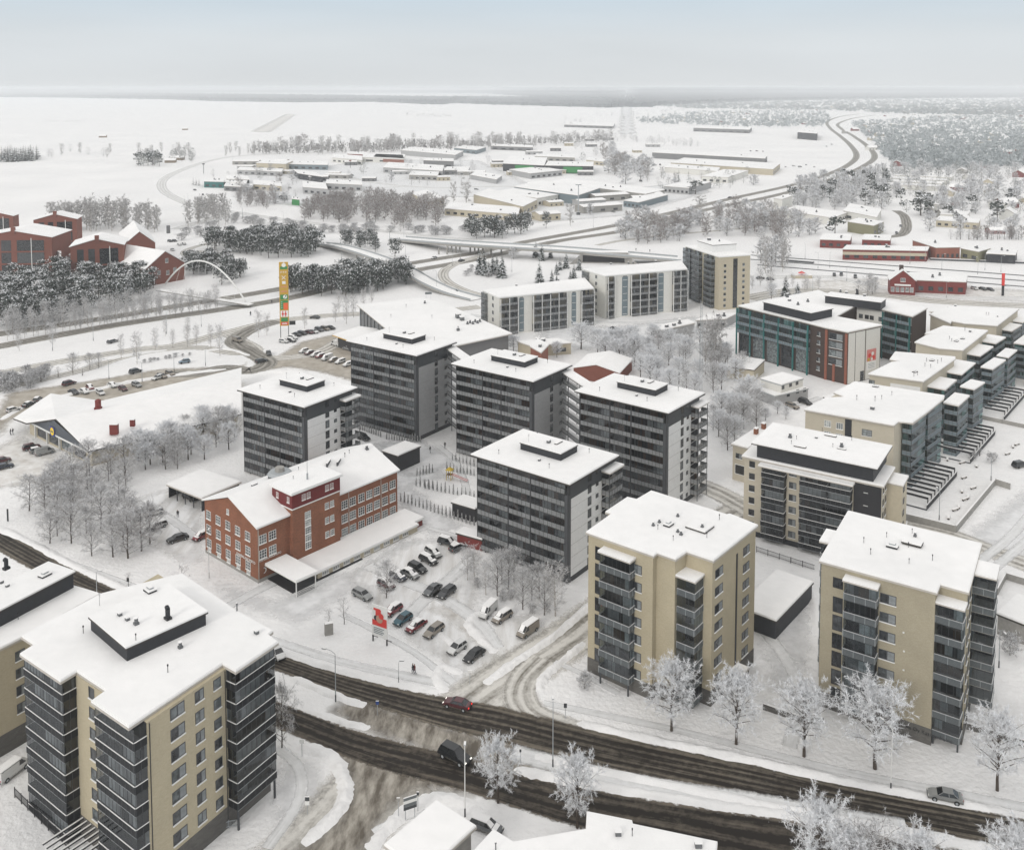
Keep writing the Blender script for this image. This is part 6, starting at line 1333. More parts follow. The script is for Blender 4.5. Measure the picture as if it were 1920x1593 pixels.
for a_ in (
 ('dark grey hall with green wall panels, left half of the long pair',14,(803,288),(1062,300),(1080,252),9,'charcoal',0,(.30,.75,'green_wall')),
 ('dark grey hall with bright green middle panel, right half of the long pair',14,(1065,300),(1365,305),(1368,278),9,'charcoal',0,(.38,.78,'green_wall')),
 ('pale office box with dark glass end in front of the green hall',14,(842,325),(975,350),(1175,330),6,'light_panel',6,None),
 ('wide blue grey warehouse with big flat snow roof behind the pines',14,(872,432),(1270,487),(1410,440),8,'blue_grey',0,None),
 ('sand coloured hall with slanting roof beside the pines',14,(620,480),(930,556),(1020,512),7,'tan_wall',4,None),
 ('pale low hall between the sand hall and the blue grey warehouse',14,(750,462),(1020,505),(1150,482),6.5,'cream_panel',5,None),
 ('long sand coloured low building just behind the roadside pines',14,(440,568),(900,605),(912,560),5,'tan_wall',10,None),
 ('very long low warehouse with snowy roof right of the mast',14,(1080,402),(1690,478),(1810,452),6,'concrete',8,(.6,.75,'orange_wall')),
 ('olive grey storage building beside the motorway',14,(1550,518),(1650,530),(1830,482),5,'blue_grey',4,None),
 ('grey workshop at the bend of the motorway, low and wide',12,(165,232),(290,242),(400,212),6,'light_panel',6,None),
 ('white roofed hall at the back row, third from the left',14,(60,312),(430,335),(440,300),6,'light_panel',9,None),
 ('small flat office in front of the third back hall',14,(220,358),(400,365),(408,340),5,'concrete',5,None),
 ('grey block with plain facade behind the white roofed hall',14,(310,268),(498,274),(500,258),8,'grey_panel',3,None),
 ('pale hall with dark doors in the back row',14,(170,205),(510,235),(560,210),7,'light_panel',8,None),
 ('small blue grey hall in the back row beside the tree belt',14,(500,190),(640,205),(700,186),6,'blue_grey',4,None),
 ('dark roofed hall under the tree belt, centre back',14,(730,178),(990,188),(992,174),6,'grey_panel',5,None),
 ('low hall with orange stripe at back left of the yards',14,(0,248),(190,258),(200,232),6,'cream_panel',4,(.3,.98,'orange_wall')),
 ('low dark shed right of the third back hall',14,(440,330),(590,330),(600,308),5,'grey_panel',4,None),
 ('gabled grey shed left of the pale office box',14,(600,358),(765,388),(800,362),4.5,'light_panel',4,None),
 ('long thin storage hall behind the green halls',14,(1000,242),(1250,252),(1252,236),6,'concrete',6,None),
 ('small pale workshop right of the green halls',14,(1320,265),(1430,278),(1440,262),5,'tan_wall',4,None),
 ('retail hall with dark glazed front at the top of the yards',12,(110,68),(660,98),(672,84),8,'grey_panel',12,None),
 ('low retail box left of the sand retail hall',12,(170,140),(430,160),(442,142),6,'cream_panel',6,None),
 ('wide sand coloured retail hall with coloured flags at its right end',12,(200,118),(700,150),(735,122),7,'tan_wall',8,None),
 ('small flat shop in front of the retail halls',12,(350,184),(480,190),(580,156),6,'cream_panel',4,None),
 ('low pale school roof among the frosted trees, left wing',12,(740,350),(990,388),(1060,362),5,'cream_panel',7,None),
 ('greenish low hall right of the pale wing, sloping roof',12,(1060,405),(1190,425),(1240,406),7,'olive_wall',3,None),
 ('low hall with many roof lights behind the greenish hall',12,(1040,352),(1205,385),(1228,345),6,'cream_panel',3,None),
 ('small pale tower house in front of the frosted grove',12,(700,292),(745,297),(797,278),12,'cream_panel',2,None),
 ('low dark red railway house, left one',12,(925,492),(1075,497),(1085,468),5,'barn_red',4,None),
 ('low dark red railway house with chimney, right one',12,(1130,492),(1270,497),(1276,472),5,'barn_red',4,None),
 ('long dark red goods shed along the railway',12,(1035,540),(1450,548),(1462,528),6,'barn_red',9,(.0,1.0,'tan_wall',3,1.8)),
 ('orange brick building beside the railway',12,(1375,495),(1490,532),(1612,530),7,'orange_wall',5,None),
 ('olive house right of the orange brick building',12,(1610,535),(1700,552),(1760,535),6,'olive_wall',2,None),
 ('dark low shed at the right end of the railway houses',12,(1735,560),(1880,568),(1890,545),5,'charcoal',3,None),
 ('low grey garage row right of the white blocks',8,(1300,600),(1345,625),(1590,572),4,'light_panel',5,(.75,.98,'orange_wall')),
 ('second low grey garage row running toward the teal block',8,(1590,555),(1790,545),(1862,508),3.5,'light_panel',5,None),
 ('teal painted small hall in the yards at left',13,(205,300),(330,303),(332,288),6,'teal',3,None),
 ('low white roofed store, upper of the pair right of the teal hall',13,(320,304),(470,312),(478,294),5,'grey_panel',5,None),
 ('low white roofed store, lower of the pair right of the teal hall',13,(330,328),(505,338),(512,316),4.5,'grey_panel',4,None),
 ('sand framed shed left of the frosted thicket',13,(512,318),(690,330),(680,302),5,'tan_wall',4,None),
 ('dark gabled hall behind the teal hall',13,(345,285),(490,290),(480,266),6,'charcoal',3,None),
 ('sand coloured high hall by the curving road, rooftop boxes',13,(530,185),(715,192),(760,172),8,'tan_wall',3,None),
 ('grey curved front hall right of the high sand hall',13,(715,192),(975,198),(980,176),6,'blue_grey',6,None),
 ('long low shed in front of the high sand hall',13,(410,228),(690,240),(700,222),5,'light_panel',7,None),
 ('dark roofed two storey office left of the dirt yard',13,(790,250),(945,272),(905,245),6,'charcoal',4,None),
 ('white flat hall behind the thicket, left',13,(820,335),(975,348),(962,310),6,'light_panel',4,None),
 ('white flat hall behind the thicket, right',13,(962,312),(1190,322),(1186,298),6,'light_panel',5,None),
 ('pale hall with long front under the tree belt',13,(1000,152),(1190,168),(1190,142),6,'cream_panel',6,None),
 ('hall with orange and green facade signs under the tree belt',13,(1190,150),(1450,160),(1440,136),6,'cream_panel',3,(.5,1.0,'orange_wall')),
 ('dark red house under the tree belt',13,(1095,128),(1230,134),(1228,120),5,'barn_red',3,None),
 ('small dark store beside the green containers',13,(670,382),(725,388),(722,374),4,'charcoal',2,None),
 ('green container stack in the yard left of the thicket',13,(750,408),(800,414),(802,402),5,'green_wall',0,None),
 ('low house with wide snowy hip roof behind the thicket',13,(1490,372),(1600,425),(1700,402),5.5,'tan_wall',4,None),
 ('long dark farm building on the snowfield right of the airstrip',16,(680,240),(890,247),(900,238),8,'grey_panel',8,None),
 ('dark office tower block beside the motorway bend',16,(1070,256),(1145,262),(1147,248),13,'charcoal',3,None),
 ('long low store at the edge of the field beside the airstrip',16,(195,228),(380,234),(386,222),6,'grey_panel',8,None),
 ('small apartment house among the frosted trees at right',12,(1440,314),(1505,324),(1550,304),8,'cream_panel',3,None),
 ('low row house right of the small apartment house, upper',12,(1510,368),(1640,378),(1660,358),4.5,'cream_panel',5,None),
 ('low row house right of the small apartment house, lower',12,(1490,398),(1700,412),(1710,392),4.5,'tan_wall',6,None),
 ('low hall at the right edge among frosted trees',12,(1745,302),(1862,322),(1895,298),5,'cream_panel',4,None),
 ('dark red small hall far right in the frosted wood',12,(1770,62),(1870,66),(1875,56),6,'barn_red',3,None),
 ('long roofed station block, middle row of the row houses',11,(1310,362),(1440,372),(1560,345),8,'pale_render',3,None),
 ('low white roof beside the station road at the left',8,(440,690),(530,720),(800,700),4,'tan_wall',2,None),
): far_box(a_[0], a_[1], a_[2], a_[3], a_[4], a_[5], a_[6], a_[7], band=a_[8])
for q in range(4): far_box('long white greenhouse, %s of four parallel ones' % ('nearest','second','third','farthest')[q], 12, (1215+q*25,222-q*14), (1500+q*22,236-q*15), (1515+q*22,226-q*15), 4, 'cream_panel', 0, 'greenhouse', 'greenhouse', group='parallel greenhouses')
# red roofed station house
eS, aS, bS = gable_house('station_house', 'dark red wooden station house with white framed gable windows', 'station', 12, (1165,668), (1265,688), (1398,694), 7, 5, 'barn_red', .5, 'y')
for u in (.12,.3,.48,.66,.82): window(eS, (aS*u-.6, .45, 1.5), 0, 1.6, 2.2, 'white', 'pane')
window(eS, (aS*.42, .45, 6.4), 0, 2.2, 1.8, 'white', 'pane'); MB().box(aS*.2,.2,4.4,aS*.8,.44,5.2,'white_trim').build('name_board', eS); MB().box(aS*.4,bS*.4,11,aS*.55,bS*.5,14,'dark_brick').build('chimney', eS)
far_box('long dark red goods hall joined to the station house', 12, (1345,688), (1640,700), (1648,664), 6, 'barn_red', 6)
# brick school by the shrubs, red gable roofs
far_box('small red brick building with flat top among frosted trees', 8, (525,722), (600,765), (650,712), 7, 'orange_wall', 2, 'building', 'brick_building')
gable_house('low_house', 'low house with red gable wall half hidden by frosted trees', 'house', 8, (790,790), (1010,800), (1110,895), 4.5, 2.5, 'orange_wall', .3, 'x') if False else None
e_, aa, bb2 = gable_house('low_house', 'low house with red gable wall half hidden by frosted trees', 'house', 8, (880,785), (1105,890), (1190,800), 4.0, 1.9, 'far_brick', .3, 'x')
# far barns in the fields
for lab, x, y, w in (('tiny dark barn on the left snowfield',193,258,14),('small barn alone in the middle of the snowfield',347,244,12),('hay barn at far left on the snowfield',99,188,10),('farm house by the curving field road',333,300,18),('long hut under the trees by the field road',320,305,14)):
    p = W0(x, y); e = empty('field_barn', (p.x, p.y, 0), R(8), lab, 'barn'); m = MB(); m.box(-w/2,-4,0,w/2,4,3.5,'wood_deck'); m.build('wall', e)
    m = MB(); m.face([(-w/2-.4,-4.6,3.3),(w/2+.4,-4.6,3.3),(w/2+.4,0,6),(-w/2-.4,0,6)],'roof_snow'); m.face([(w/2+.4,4.6,3.3),(-w/2-.4,4.6,3.3),(-w/2-.4,0,6),(w/2+.4,0,6)],'roof_snow'); m.face([(-w/2,-4,3.5),(-w/2,4,3.5),(-w/2,0,5.8)],'wood_deck'); m.face([(w/2,-4,3.5),(w/2,4,3.5),(w/2,0,5.8)],'wood_deck'); m.build('roof', e)
# playground
pp = W(2, 1425, 350); pg = empty('playground_slide', (pp.x, pp.y, 0), R(-20), 'red edged slide with yellow climbing tower in the courtyard', 'playground slide')
m = MB(); [m.box(x-.06,y-.06,0,x+.06,y+.06,2.6,'toy_yellow') for x in (-.6,.6) for y in (-.6,.6)]; m.box(-.7,-.7,1.3,.7,.7,1.4,'wood_deck'); m.build('tower_frame', pg)
m = MB(); m.face([(-.9,-.9,2.6),(.9,-.9,2.6),(0,0,3.3)],'toy_yellow'); m.face([(.9,-.9,2.6),(.9,.9,2.6),(0,0,3.3)],'toy_yellow'); m.face([(.9,.9,2.6),(-.9,.9,2.6),(0,0,3.3)],'toy_yellow'); m.face([(-.9,.9,2.6),(-.9,-.9,2.6),(0,0,3.3)],'toy_yellow'); m.build('tower_roof', pg)
m = MB(); m.face([(.7,-.3,1.4),(.7,.3,1.4),(5,.3,.25),(5,-.3,.25)],'roof_snow'); [m.box(0,0,0,.001,.001,.001,'toy_red')]; 
for y in (-.35,.35): m.tube((.7,y,1.55),(5,y,.4),.07,.07,'toy_red',5)
m.build('slide_chute', pg)
# billboard
a_, b_ = W(2, 998, 1240), W(2, 1082, 1270); v = b_-a_; wv = v.length; bb_ = empty('billboard', (a_.x, a_.y, 0), math.atan2(v.y, v.x), 'upright billboard with red portrait picture, standing in snow by the car park', 'billboard')
HB = 7.0; m = MB(); m.box(0,-.08,1.2,wv,.08,HB,'sign_white'); m.build('board', bb_)
m = MB(); z0 = 3.2; m.box(.1,-.11,z0,wv-.1,-.085,z0+1.0,'sign_red'); m.box(wv*.12,-.115,HB-1.0,wv*.55,-.09,HB-.6,'sign_red'); m.box(wv*.25,-.117,HB-2.0,wv*.60,-.09,HB-.7,'sign_red'); m.box(wv*.62,-.11,z0+1.0,wv-.1,-.085,z0+1.6,'sign_red')
m.disc((wv*.50,-.13,z0+1.35),(0,-1,0),.75,'skin',16); m.disc((wv*.62,-.14,z0+1.95),(0,-1,0),.55,'sign_red',14); m.disc((wv*.28,-.125,z0+1.4),(0,-1,0),.5,'coat',12); m.build('portrait_picture', bb_)
m = MB()
for q in range(4): m.box(wv*.12,-.12,2.7-q*.32,wv*(.8-.1*(q % 2)),-.085,2.82-q*.32,'blue_grey')
m.build('text_lines', bb_)
for x in (.15, wv-.15): m = MB(); m.box(x-.1,-.1,0,x+.1,.1,1.2,'frame_dark'); m.tube((x,0,1.0),(x,1.4,0),.06,.06,'frame_dark',5); m.build('leg', bb_)
p = W(2, 757, 1205); o = MB().box(-.75,-.4,0,.75,.4,2.2,'concrete','roof_snow').build('electric_cabinet', None, (p.x, p.y, 0), R(20)); tag(o, 'grey cabinet box with snow on top in the snow beside the footway', 'cabinet')

# small sheds filling the yards, and detached houses of the suburb: one of each, then copies
def proto_house(name, label, cat, group, w, d, h, rise, wall):
    e = empty(name, (0,0,0), 0, label, cat, group); MB().box(-w/2,-d/2,0,w/2,d/2,h,wall).build('wall', e); m = MB(); o = .5
    for s in (-1, 1):
        q = [Vector(v) for v in ((-w/2-o,s*(d/2+o),h-.1),(w/2+o,s*(d/2+o),h-.1),(w/2+o,0,h+rise),(-w/2-o,0,h+rise))]
        if s > 0: q.reverse()
        m.face([v+Vector((0,0,.35)) for v in q], 'roof_snow'); m.face(list(reversed(q)), 'fascia')
        for a, b in zip(q, q[1:]+q[:1]): m.face([a, b, b+Vector((0,0,.35)), a+Vector((0,0,.35))], 'fascia_pale')
    for x in (-w/2, w/2): m.face([(x,-d/2,h),(x,d/2,h),(x,0,h+rise-.1)][::(1 if x > 0 else -1)], wall)
    m.build('roof', e)
    for q in range(3): window(e, (-w/2+w*(q+.3)/3, -d/2-.01, .9), 0, w/9, h*.35, 'dark', 'pane_dark')
    return e
HR = random.Random(31)
def spread(protos, k, poly, n, ang, mind):
    P = [W(k, poly[i], poly[i+1]) for i in range(0, len(poly), 2)]; px = [(poly[i], poly[i+1]) for i in range(0, len(poly), 2)]; done = []; t = 0
    while len(done) < n and t < n*80:
        t += 1; x, y = HR.uniform(min(a for a, b in px), max(a for a, b in px)), HR.uniform(min(b for a, b in px), max(b for a, b in px))
        if not inpoly((x, y), px): continue
        q = W(k, x, y)
        if any((q-d).length < mind for d in done): continue
        done.append(q); c = copytree(HR.choice(protos)); c.location = q; c.rotation_euler.z = R(HR.choice(ang)+HR.uniform(-6,6)); s = HR.uniform(.8,1.3); c.scale = (s, s, s*HR.uniform(.85,1.1))
PH = [proto_house('detached_house', 'small snow roofed house among the frosted trees of the suburb', 'house', 'small houses of the suburb', 13, 9, 3.4, 2.6, wl) for wl in ('cream_panel','tan_wall','barn_red','concrete')]
PS = [proto_house('yard_shed', 'small snow roofed shed among the industrial yards', 'shed', 'small sheds in the industrial yards', w, 11, 4.2, 1.1, wl) for w, wl in ((24,'light_panel'),(16,'grey_panel'),(30,'concrete'),(14,'tan_wall'))]
spread(PH, 0, (1560,245, 1640,232, 1920,228, 1920,312, 1700,318, 1640,300), 34, (10, 60, -30), 60)
spread(PH, 0, (1700,318, 1920,314, 1920,450, 1790,440, 1730,380), 16, (10, 60, -30), 32)
spread(PH, 0, (1230,215, 1560,200, 1540,238, 1400,236, 1240,230), 26, (10, 60), 70)
spread(PH, 0, (1600,205, 1920,200, 1920,226, 1660,226), 24, (10, 60), 110)
spread(PS, 0, (380,330, 470,330, 620,360, 690,352, 700,310, 560,300, 470,305, 400,318), 11, (5, -8), 22)
spread(PS, 0, (700,300, 940,285, 1140,300, 1170,330, 960,330, 900,350, 760,340), 14, (0, 8), 30)
spread(PS, 0, (1000,370, 1180,350, 1290,330, 1330,350, 1160,395, 1010,415), 8, (10, 30), 22)
spread(PS, 0, (960,268, 1150,262, 1280,280, 1240,292, 1000,284), 8, (0, 5), 40)
for p_ in PH+PS:
    for c_ in list(p_.children): [bpy.data.objects.remove(g_) for g_ in list(c_.children)]; bpy.data.objects.remove(c_)
    bpy.data.objects.remove(p_)
# ---------------------------------------------------------------- trees
def rnd_dir(r, up=0.0):
    while True:
        v = Vector((r.uniform(-1,1), r.uniform(-1,1), r.uniform(-1,1)))
        if .05 < v.length < 1: break
    v.normalize(); v.z += up; return v.normalized()
def twig(m, p, d, L, w, mat, r):
    s = d.cross(rnd_dir(r)); 
    if s.length < .01: return
    s.normalize(); q = p+d*L; m.face([p-s*w, p+s*w, q], mat)
def leafless(seed, h, cw, trunk_free, nl, nsub, ntw, tw_len, tw_w, mats, bark, droop=0.0, lean=.55, fork=False, r0=.16, shape='oval'):
    """bare broadleaf tree: trunk with limbs, and a crown of fine frosted twigs"""
    r = random.Random(seed); t = MB(); c = MB(); pts = []
    top = Vector((r.uniform(-.3,.3), r.uniform(-.3,.3), h*.93)); n = 6
    for i in range(n+1):
        f = i/n; pts.append(Vector((top.x*f+r.uniform(-.08,.08)*(i > 0), top.y*f+r.uniform(-.08,.08)*(i > 0), top.z*f)))
    for i in range(n): t.tube(pts[i], pts[i+1], r0*(1-i/n)+.02, r0*(1-(i+1)/n)+.02, bark, 6, False)
    def at(f):
        x = f*n; i = min(n-1, int(x)); return pts[i].lerp(pts[i+1], x-i)
    for i in range(nl):
        f = trunk_free + (.97-trunk_free)*(i+.5*r.random())/nl; p = at(f)
        g = (f-trunk_free)/(1-trunk_free)
        prof = {'oval':math.sin(math.pi*min(1, .12+.88*g)**.75), 'cone':1-g*.85, 'tall':.6+.4*math.sin(math.pi*g)}[shape]
        R_ = cw*.5*max(.22, prof)*r.uniform(.75,1.12); a = i*2.4+r.uniform(-.5,.5)
        rise = lean*(.55+g) ; d = Vector((math.cos(a), math.sin(a), rise)).normalized(); L = R_/max(.35, math.sqrt(1-d.z**2))
        q = p+d*L; q2 = p.lerp(q, .5)+Vector((0,0,-droop*.2*L+.05*L)); rr = r0*.42*(1-f*.6)
        t.tube(p, q2, rr, rr*.6, bark, 4, False); t.tube(q2, q, rr*.6, .012, bark, 3, False)
        for j in range(nsub):
            g2 = .25+.75*(j+r.random())/nsub; b = (p.lerp(q2, g2*2) if g2 < .5 else q2.lerp(q, g2*2-1))
            d2 = (d*.6+rnd_dir(r, .25-droop)*.9).normalized(); L2 = L*(.55-.25*g2)*r.uniform(.6,1.2)+.2; e = b+d2*L2
            twig(c, b, d2, L2, tw_w*.9, mats[0], r)
            for k in range(ntw):
                u = b.lerp(e, r.uniform(.15,1)); d3 = (d2*.55+rnd_dir(r, .15-droop)).normalized()
                twig(c, u, d3, tw_len*r.uniform(.5,1.2), tw_w*r.uniform(.5,1), r.choice(mats), r)
    return t.mesh('trunk'), c.mesh('crown')
def pine(seed, h, cw, trunk_free=.4, ncl=34, nn=26, size=.5, snow=.28):
    r = random.Random(seed); t = MB(); c = MB(); t.tube((0,0,0),(r.uniform(-.3,.3),r.uniform(-.3,.3),h*.95), .17, .04, 'bark', 6, False)
    for i in range(ncl):
        g = r.random()**.8; z = h*(trunk_free+(1-trunk_free)*g); R_ = cw*.5*(math.sin(math.pi*(.18+.72*g))**.8)*r.uniform(.35,1); a = r.uniform(0, math.tau)
        ct = Vector((math.cos(a)*R_, math.sin(a)*R_, z)); t.tube((0,0,z-.5*R_*.5), ct, .045, .015, 'bark', 3, False); s = cw*.16*r.uniform(.7,1.3)
        for k in range(nn):
            d = rnd_dir(r); p = ct+Vector((d.x*s*1.25, d.y*s*1.25, d.z*s*.6)); up = d.z > r.uniform(-.55,.75)
            mat = r.choice(('twig4','twig3','twig2')) if (up and r.random() < snow+.2) else r.choice(('needle0','needle1','needle1','needle2'))
            u = rnd_dir(r); v = Vector((d.x*.4, d.y*.4, 1 if up else .3)).cross(u)
            if v.length < .05: continue
            v.normalize(); u = (u-v*u.dot(v)).normalized(); q = size*r.uniform(.5,1); c.face([p-u*q, p+v*q*.45, p+u*q, p-v*q*.45], mat)
    return t.mesh('trunk'), c.mesh('crown')
def spruce(seed, h, cw, lay=16, nb=13):
    r = random.Random(seed); t = MB(); c = MB(); t.tube((0,0,0),(0,0,h), .16, .02, 'bark', 6, False)
    for i in range(lay):
        g = i/(lay-1); z = h*(.08+.9*g); R_ = cw*.5*(1-g)**.7+.22
        for k in range(max(4, int(nb*(1-g*.6)))):
            a = r.uniform(0, math.tau); L = R_*r.uniform(.7,1.15); d = Vector((math.cos(a), math.sin(a), -.42)); s = Vector((-d.y, d.x, 0)).normalized(); w = max(.12, L*.24)
            p = Vector((0,0,z)); q = p+d*L; mid_ = p+d*L*.6
            c.face([p, mid_-s*w, q, mid_+s*w], r.choice(('needle0','needle1','needle1','needle2')))
            if r.random() < .5: up = Vector((0,0,.05)); c.face([p+d*L*.25+up, mid_-s*w*.75+up, q-d*L*.02+up, mid_+s*w*.75+up], r.choice(('frost_snow','twig3','twig4')))
    return t.mesh('trunk'), c.mesh('crown')
def cypress(seed):
    r = random.Random(seed); c = MB(); h, w = 2.1, .5
    for i in range(150):
        g = r.random()**1.2; z = h*g; R_ = w*.5*(1-g)**.7*(1 if g > .1 else .7); a = r.uniform(0, math.tau); p = Vector((math.cos(a)*R_*.8, math.sin(a)*R_*.8, z)); d = Vector((math.cos(a)*.3, math.sin(a)*.3, 1)).normalized(); s = Vector((-math.sin(a), math.cos(a), 0))
        c.face([p-s*.07, p+s*.07, p+d*.28], r.choice(('twig1','twig2','twig2','needle2','twig3')))
    c.tube((0,0,0),(0,0,h*.85),.16,.02,'twig1',6); return c.mesh('cypress')
FR = ['twig2','twig3','twig3','twig4','twig4','frost_snow']; GR = ['twig1','twig2','twig2','twig3','twig0','twig3']; BR = ['twig0','twig1','twig1','twig2']
def V(fn, n): return [fn(i) for i in range(n)]
KIND = {
 'frost': V(lambda i: leafless(10+i, 10, 7.8, .24, 36, 10, 34, .55, .036, FR, 'bark', .05, .85, r0=.2), 3),
 'grey':  V(lambda i: leafless(30+i, 10, 7.2, .08, 28, 8, 13, .8, .032, GR, 'bark', .0, .95, r0=.13), 4),
 'birch': V(lambda i: leafless(50+i, 10, 3.8, .18, 24, 6, 14, .7, .034, ['twig2','twig2','twig3','twig1'], 'birch_bark', .15, 1.3, r0=.09, shape='tall'), 4),
 'sapling': V(lambda i: leafless(70+i, 6, 3.0, .25, 14, 4, 6, .5, .03, ['twig2','twig3','twig1'], 'bark', .05, 1.0, r0=.06), 2),
 'bush':  V(lambda i: leafless(80+i, 3, 3.4, .05, 24, 6, 14, .5, .04, GR, 'bark', .0, .8, r0=.05), 2),
 'thicket': V(lambda i: leafless(90+i, 10, 5.6, .08, 20, 6, 12, 1.0, .075, ['twig_brown','twig0','twig_brown','twig1','twig2','twig3'], 'bark', .0, 1.2, r0=.11, shape='tall'), 4),
 'frostfar': V(lambda i: leafless(100+i, 10, 7.2, .06, 18, 6, 12, 1.1, .14, ['twig1','twig2','twig3','twig3','twig4'], 'bark', .0, .8, r0=.14), 4),
 'birchfar': V(lambda i: leafless(120+i, 10, 3.6, .10, 14, 4, 9, 1.1, .12, ['twig1','twig1','twig2','twig2'], 'birch_bark', .0, 1.4, r0=.10, shape='tall'), 4),
 'pine': V(lambda i: pine(200+i, 10, 6.6, .2, 44, 28), 4),
 'snowpine': V(lambda i: pine(220+i, 10, 5.2, .12, 36, 24, .5, .6), 3),
 'pinefar': V(lambda i: pine(240+i, 10, 5.5, .12, 16, 14, .95, .5), 3),
 'spruce': V(lambda i: spruce(260+i, 10, 4.6, 20, 20), 3),
 'sprucefar': V(lambda i: spruce(280+i, 10, 4.6, 8, 9), 2),
}
BASEH = {'sapling':6, 'bush':3}
NAME = {'frost':'frosted_tree','grey':'bare_tree','birch':'birch_tree','sapling':'young_tree','bush':'shrub','thicket':'bare_tree','frostfar':'frosted_tree','birchfar':'birch_tree','pine':'pine_tree','snowpine':'pine_tree','pinefar':'pine_tree','spruce':'spruce_tree','sprucefar':'spruce_tree'}
CATG = {'bush':'shrub'}
TR = random.Random(99); ntree = 0
PEND = []
def tree(kind, p, h, label, group=None, wide=1.0): PEND.append((kind, p, h, label, group, wide))
def plant(kind, p, h, label, group, wide):
    tm, cm_ = TR.choice(KIND[kind]); s = h/BASEH.get(kind, 10)
    e = empty(NAME[kind], (p.x, p.y, 0), TR.uniform(0, 6.28), label, CATG.get(kind, 'tree'), group); w = s*wide*TR.uniform(.9,1.12); e.scale = (w, w, s)
    inst(tm, 'trunk', e); inst(cm_, 'crown', e); return e
FOOT = []
for o in list(COL.objects):
    pass
def scatter(kinds, k, poly, n, h0, h1, label, group, wide=1.0, mind=2.0):
    P = [W(k, poly[i], poly[i+1]) for i in range(0, len(poly), 2)]; xs = [p.x for p in P]; ys = [p.y for p in P]; done = []; tries = 0
    while len(done) < n and tries < n*60:
        tries += 1
        # even in the picture rather than on the ground
        X = TR.uniform(min(xs), max(xs)); Y = TR.uniform(min(ys), max(ys))
        if not inpoly((X, Y), P): continue
        q = Vector((X, Y, 0))
        if any((q-d).length < mind for d in done): continue
        done.append(q); tree(TR.choice(kinds), q, TR.uniform(h0, h1), label, group, wide)
def row(kind, k, a, b, n, h0, h1, label, group, jit=1.0, wide=1.0):
    A_, B_ = W(k, *a), W(k, *b)
    for i in range(n):
        p = A_.lerp(B_, (i+.5)/n)+Vector((TR.uniform(-jit,jit), TR.uniform(-jit,jit), 0)); tree(kind, p, TR.uniform(h0, h1), label, group, wide)
# street trees, one by one
for x, y, h, lab in ((205,440,11,'frosted street tree before the dark base of the middle beige block, leftmost of its row'),(520,505,11,'frosted street tree right below the entrance canopy of the middle beige block'),
   (850,565,11,'frosted street tree standing at the low wall between the two beige blocks'),(1195,625,12.6,'frosted street tree in front of the blank wall of the right beige block'),(1790,730,11,'frosted street tree at the right edge past the rightmost balconies')):
    tree('frost', W(6, x, y), h, lab, None, .95)
tree('frost', W(5, 1190, 835), 9.0, 'dense white frosted tree on the near verge behind the dark van', None, .85)
tree('frost', W(5, 1598, 965), 10.2, 'frosted tree with dark trunk on the near verge above the stepped roof', None, .8)
tree('frost', W0(1535, 1650), 10.4, 'tall frosted tree at the bottom edge right of the white roofs', None, 1.0)
tree('grey', W0(1630, 1680), 9.5, 'brownish bare tree at the bottom edge between two frosted ones', None, 1.1)
tree('frost', W0(1725, 1690), 8.6, 'frosted tree at the bottom edge right of the brownish one', None, 1.1); tree('frost', W0(1905, 1705), 10, 'frosted tree in the bottom right corner', None, 1.0)
tree('frost', W0(1590, 1680), 8.5, 'smaller frosted tree at the bottom edge left of the brownish one', None, .9)
tree('grey', W(1, 1330, 1110), 10, 'bare frosted tree by the road right of the near left block', None, .8)
tree('grey', W(2, 1075, 1005), 7.5, 'reddish bare tree between the parked cars in the lower car park', None, .95)
tree('sapling', W(2, 842, 1150), 5.2, 'young tree in the snow left of the billboard'); tree('sapling', W(2, 755, 1165), 3.6, 'thin sapling behind the grey cabinet'); tree('sapling', W(1, 865, 380), 5.6, 'lone young tree below the left gable of the school', None, 1.2); tree('sapling', W(1, 605, 362), 3.4, 'tiny sapling by the footway behind the near left block')
tree('bush', W(3, 685, 1480), 2.4, 'small shrub at the left foot of the middle beige block'); tree('bush', W(4, 1370, 1150), 3.6, 'frosted shrub right of the rightmost block')
for x, y, h in ((48,890,6.5),(85,888,6),(148,970,6.5),(210,975,8.6),(268,940,8),(348,1050,8),(397,1000,7),(465,1080,8),(525,1085,9.2),(300,900,7),(235,910,7),(440,990,7)):
    tree('birch' if x in (48,85,148,525) else 'grey', W(3, x, y), h, 'bare frosted birch in the grove before the nearest dark tower', 'bare birches before the nearest dark tower', .95 if x not in (48,85,148,525) else 1.3)
for x, y in ((100,925),(240,1000),(290,990),(400,1070),(480,1060)): tree('bush', W(3, x, y), 1.6, 'low snowy shrub in the grove before the nearest dark tower', 'low shrubs before the nearest dark tower')
scatter(['grey'], 0, (20,975, 60,1010, 130,1030, 240,1062, 285,1030, 250,940, 235,890, 160,880, 100,905, 50,940), 34, 6, 10.5, 'bare grey tree in the grove left of the school car park', 'bare trees left of the school', 1.2, 3.0)
scatter(['grey','frost'], 0, (255,885, 330,885, 400,860, 442,842, 442,800, 400,798, 345,815, 255,865), 24, 6, 10, 'frosted tree in the grove along the side of the supermarket', 'frosted trees beside the supermarket', 1.0, 3.0)
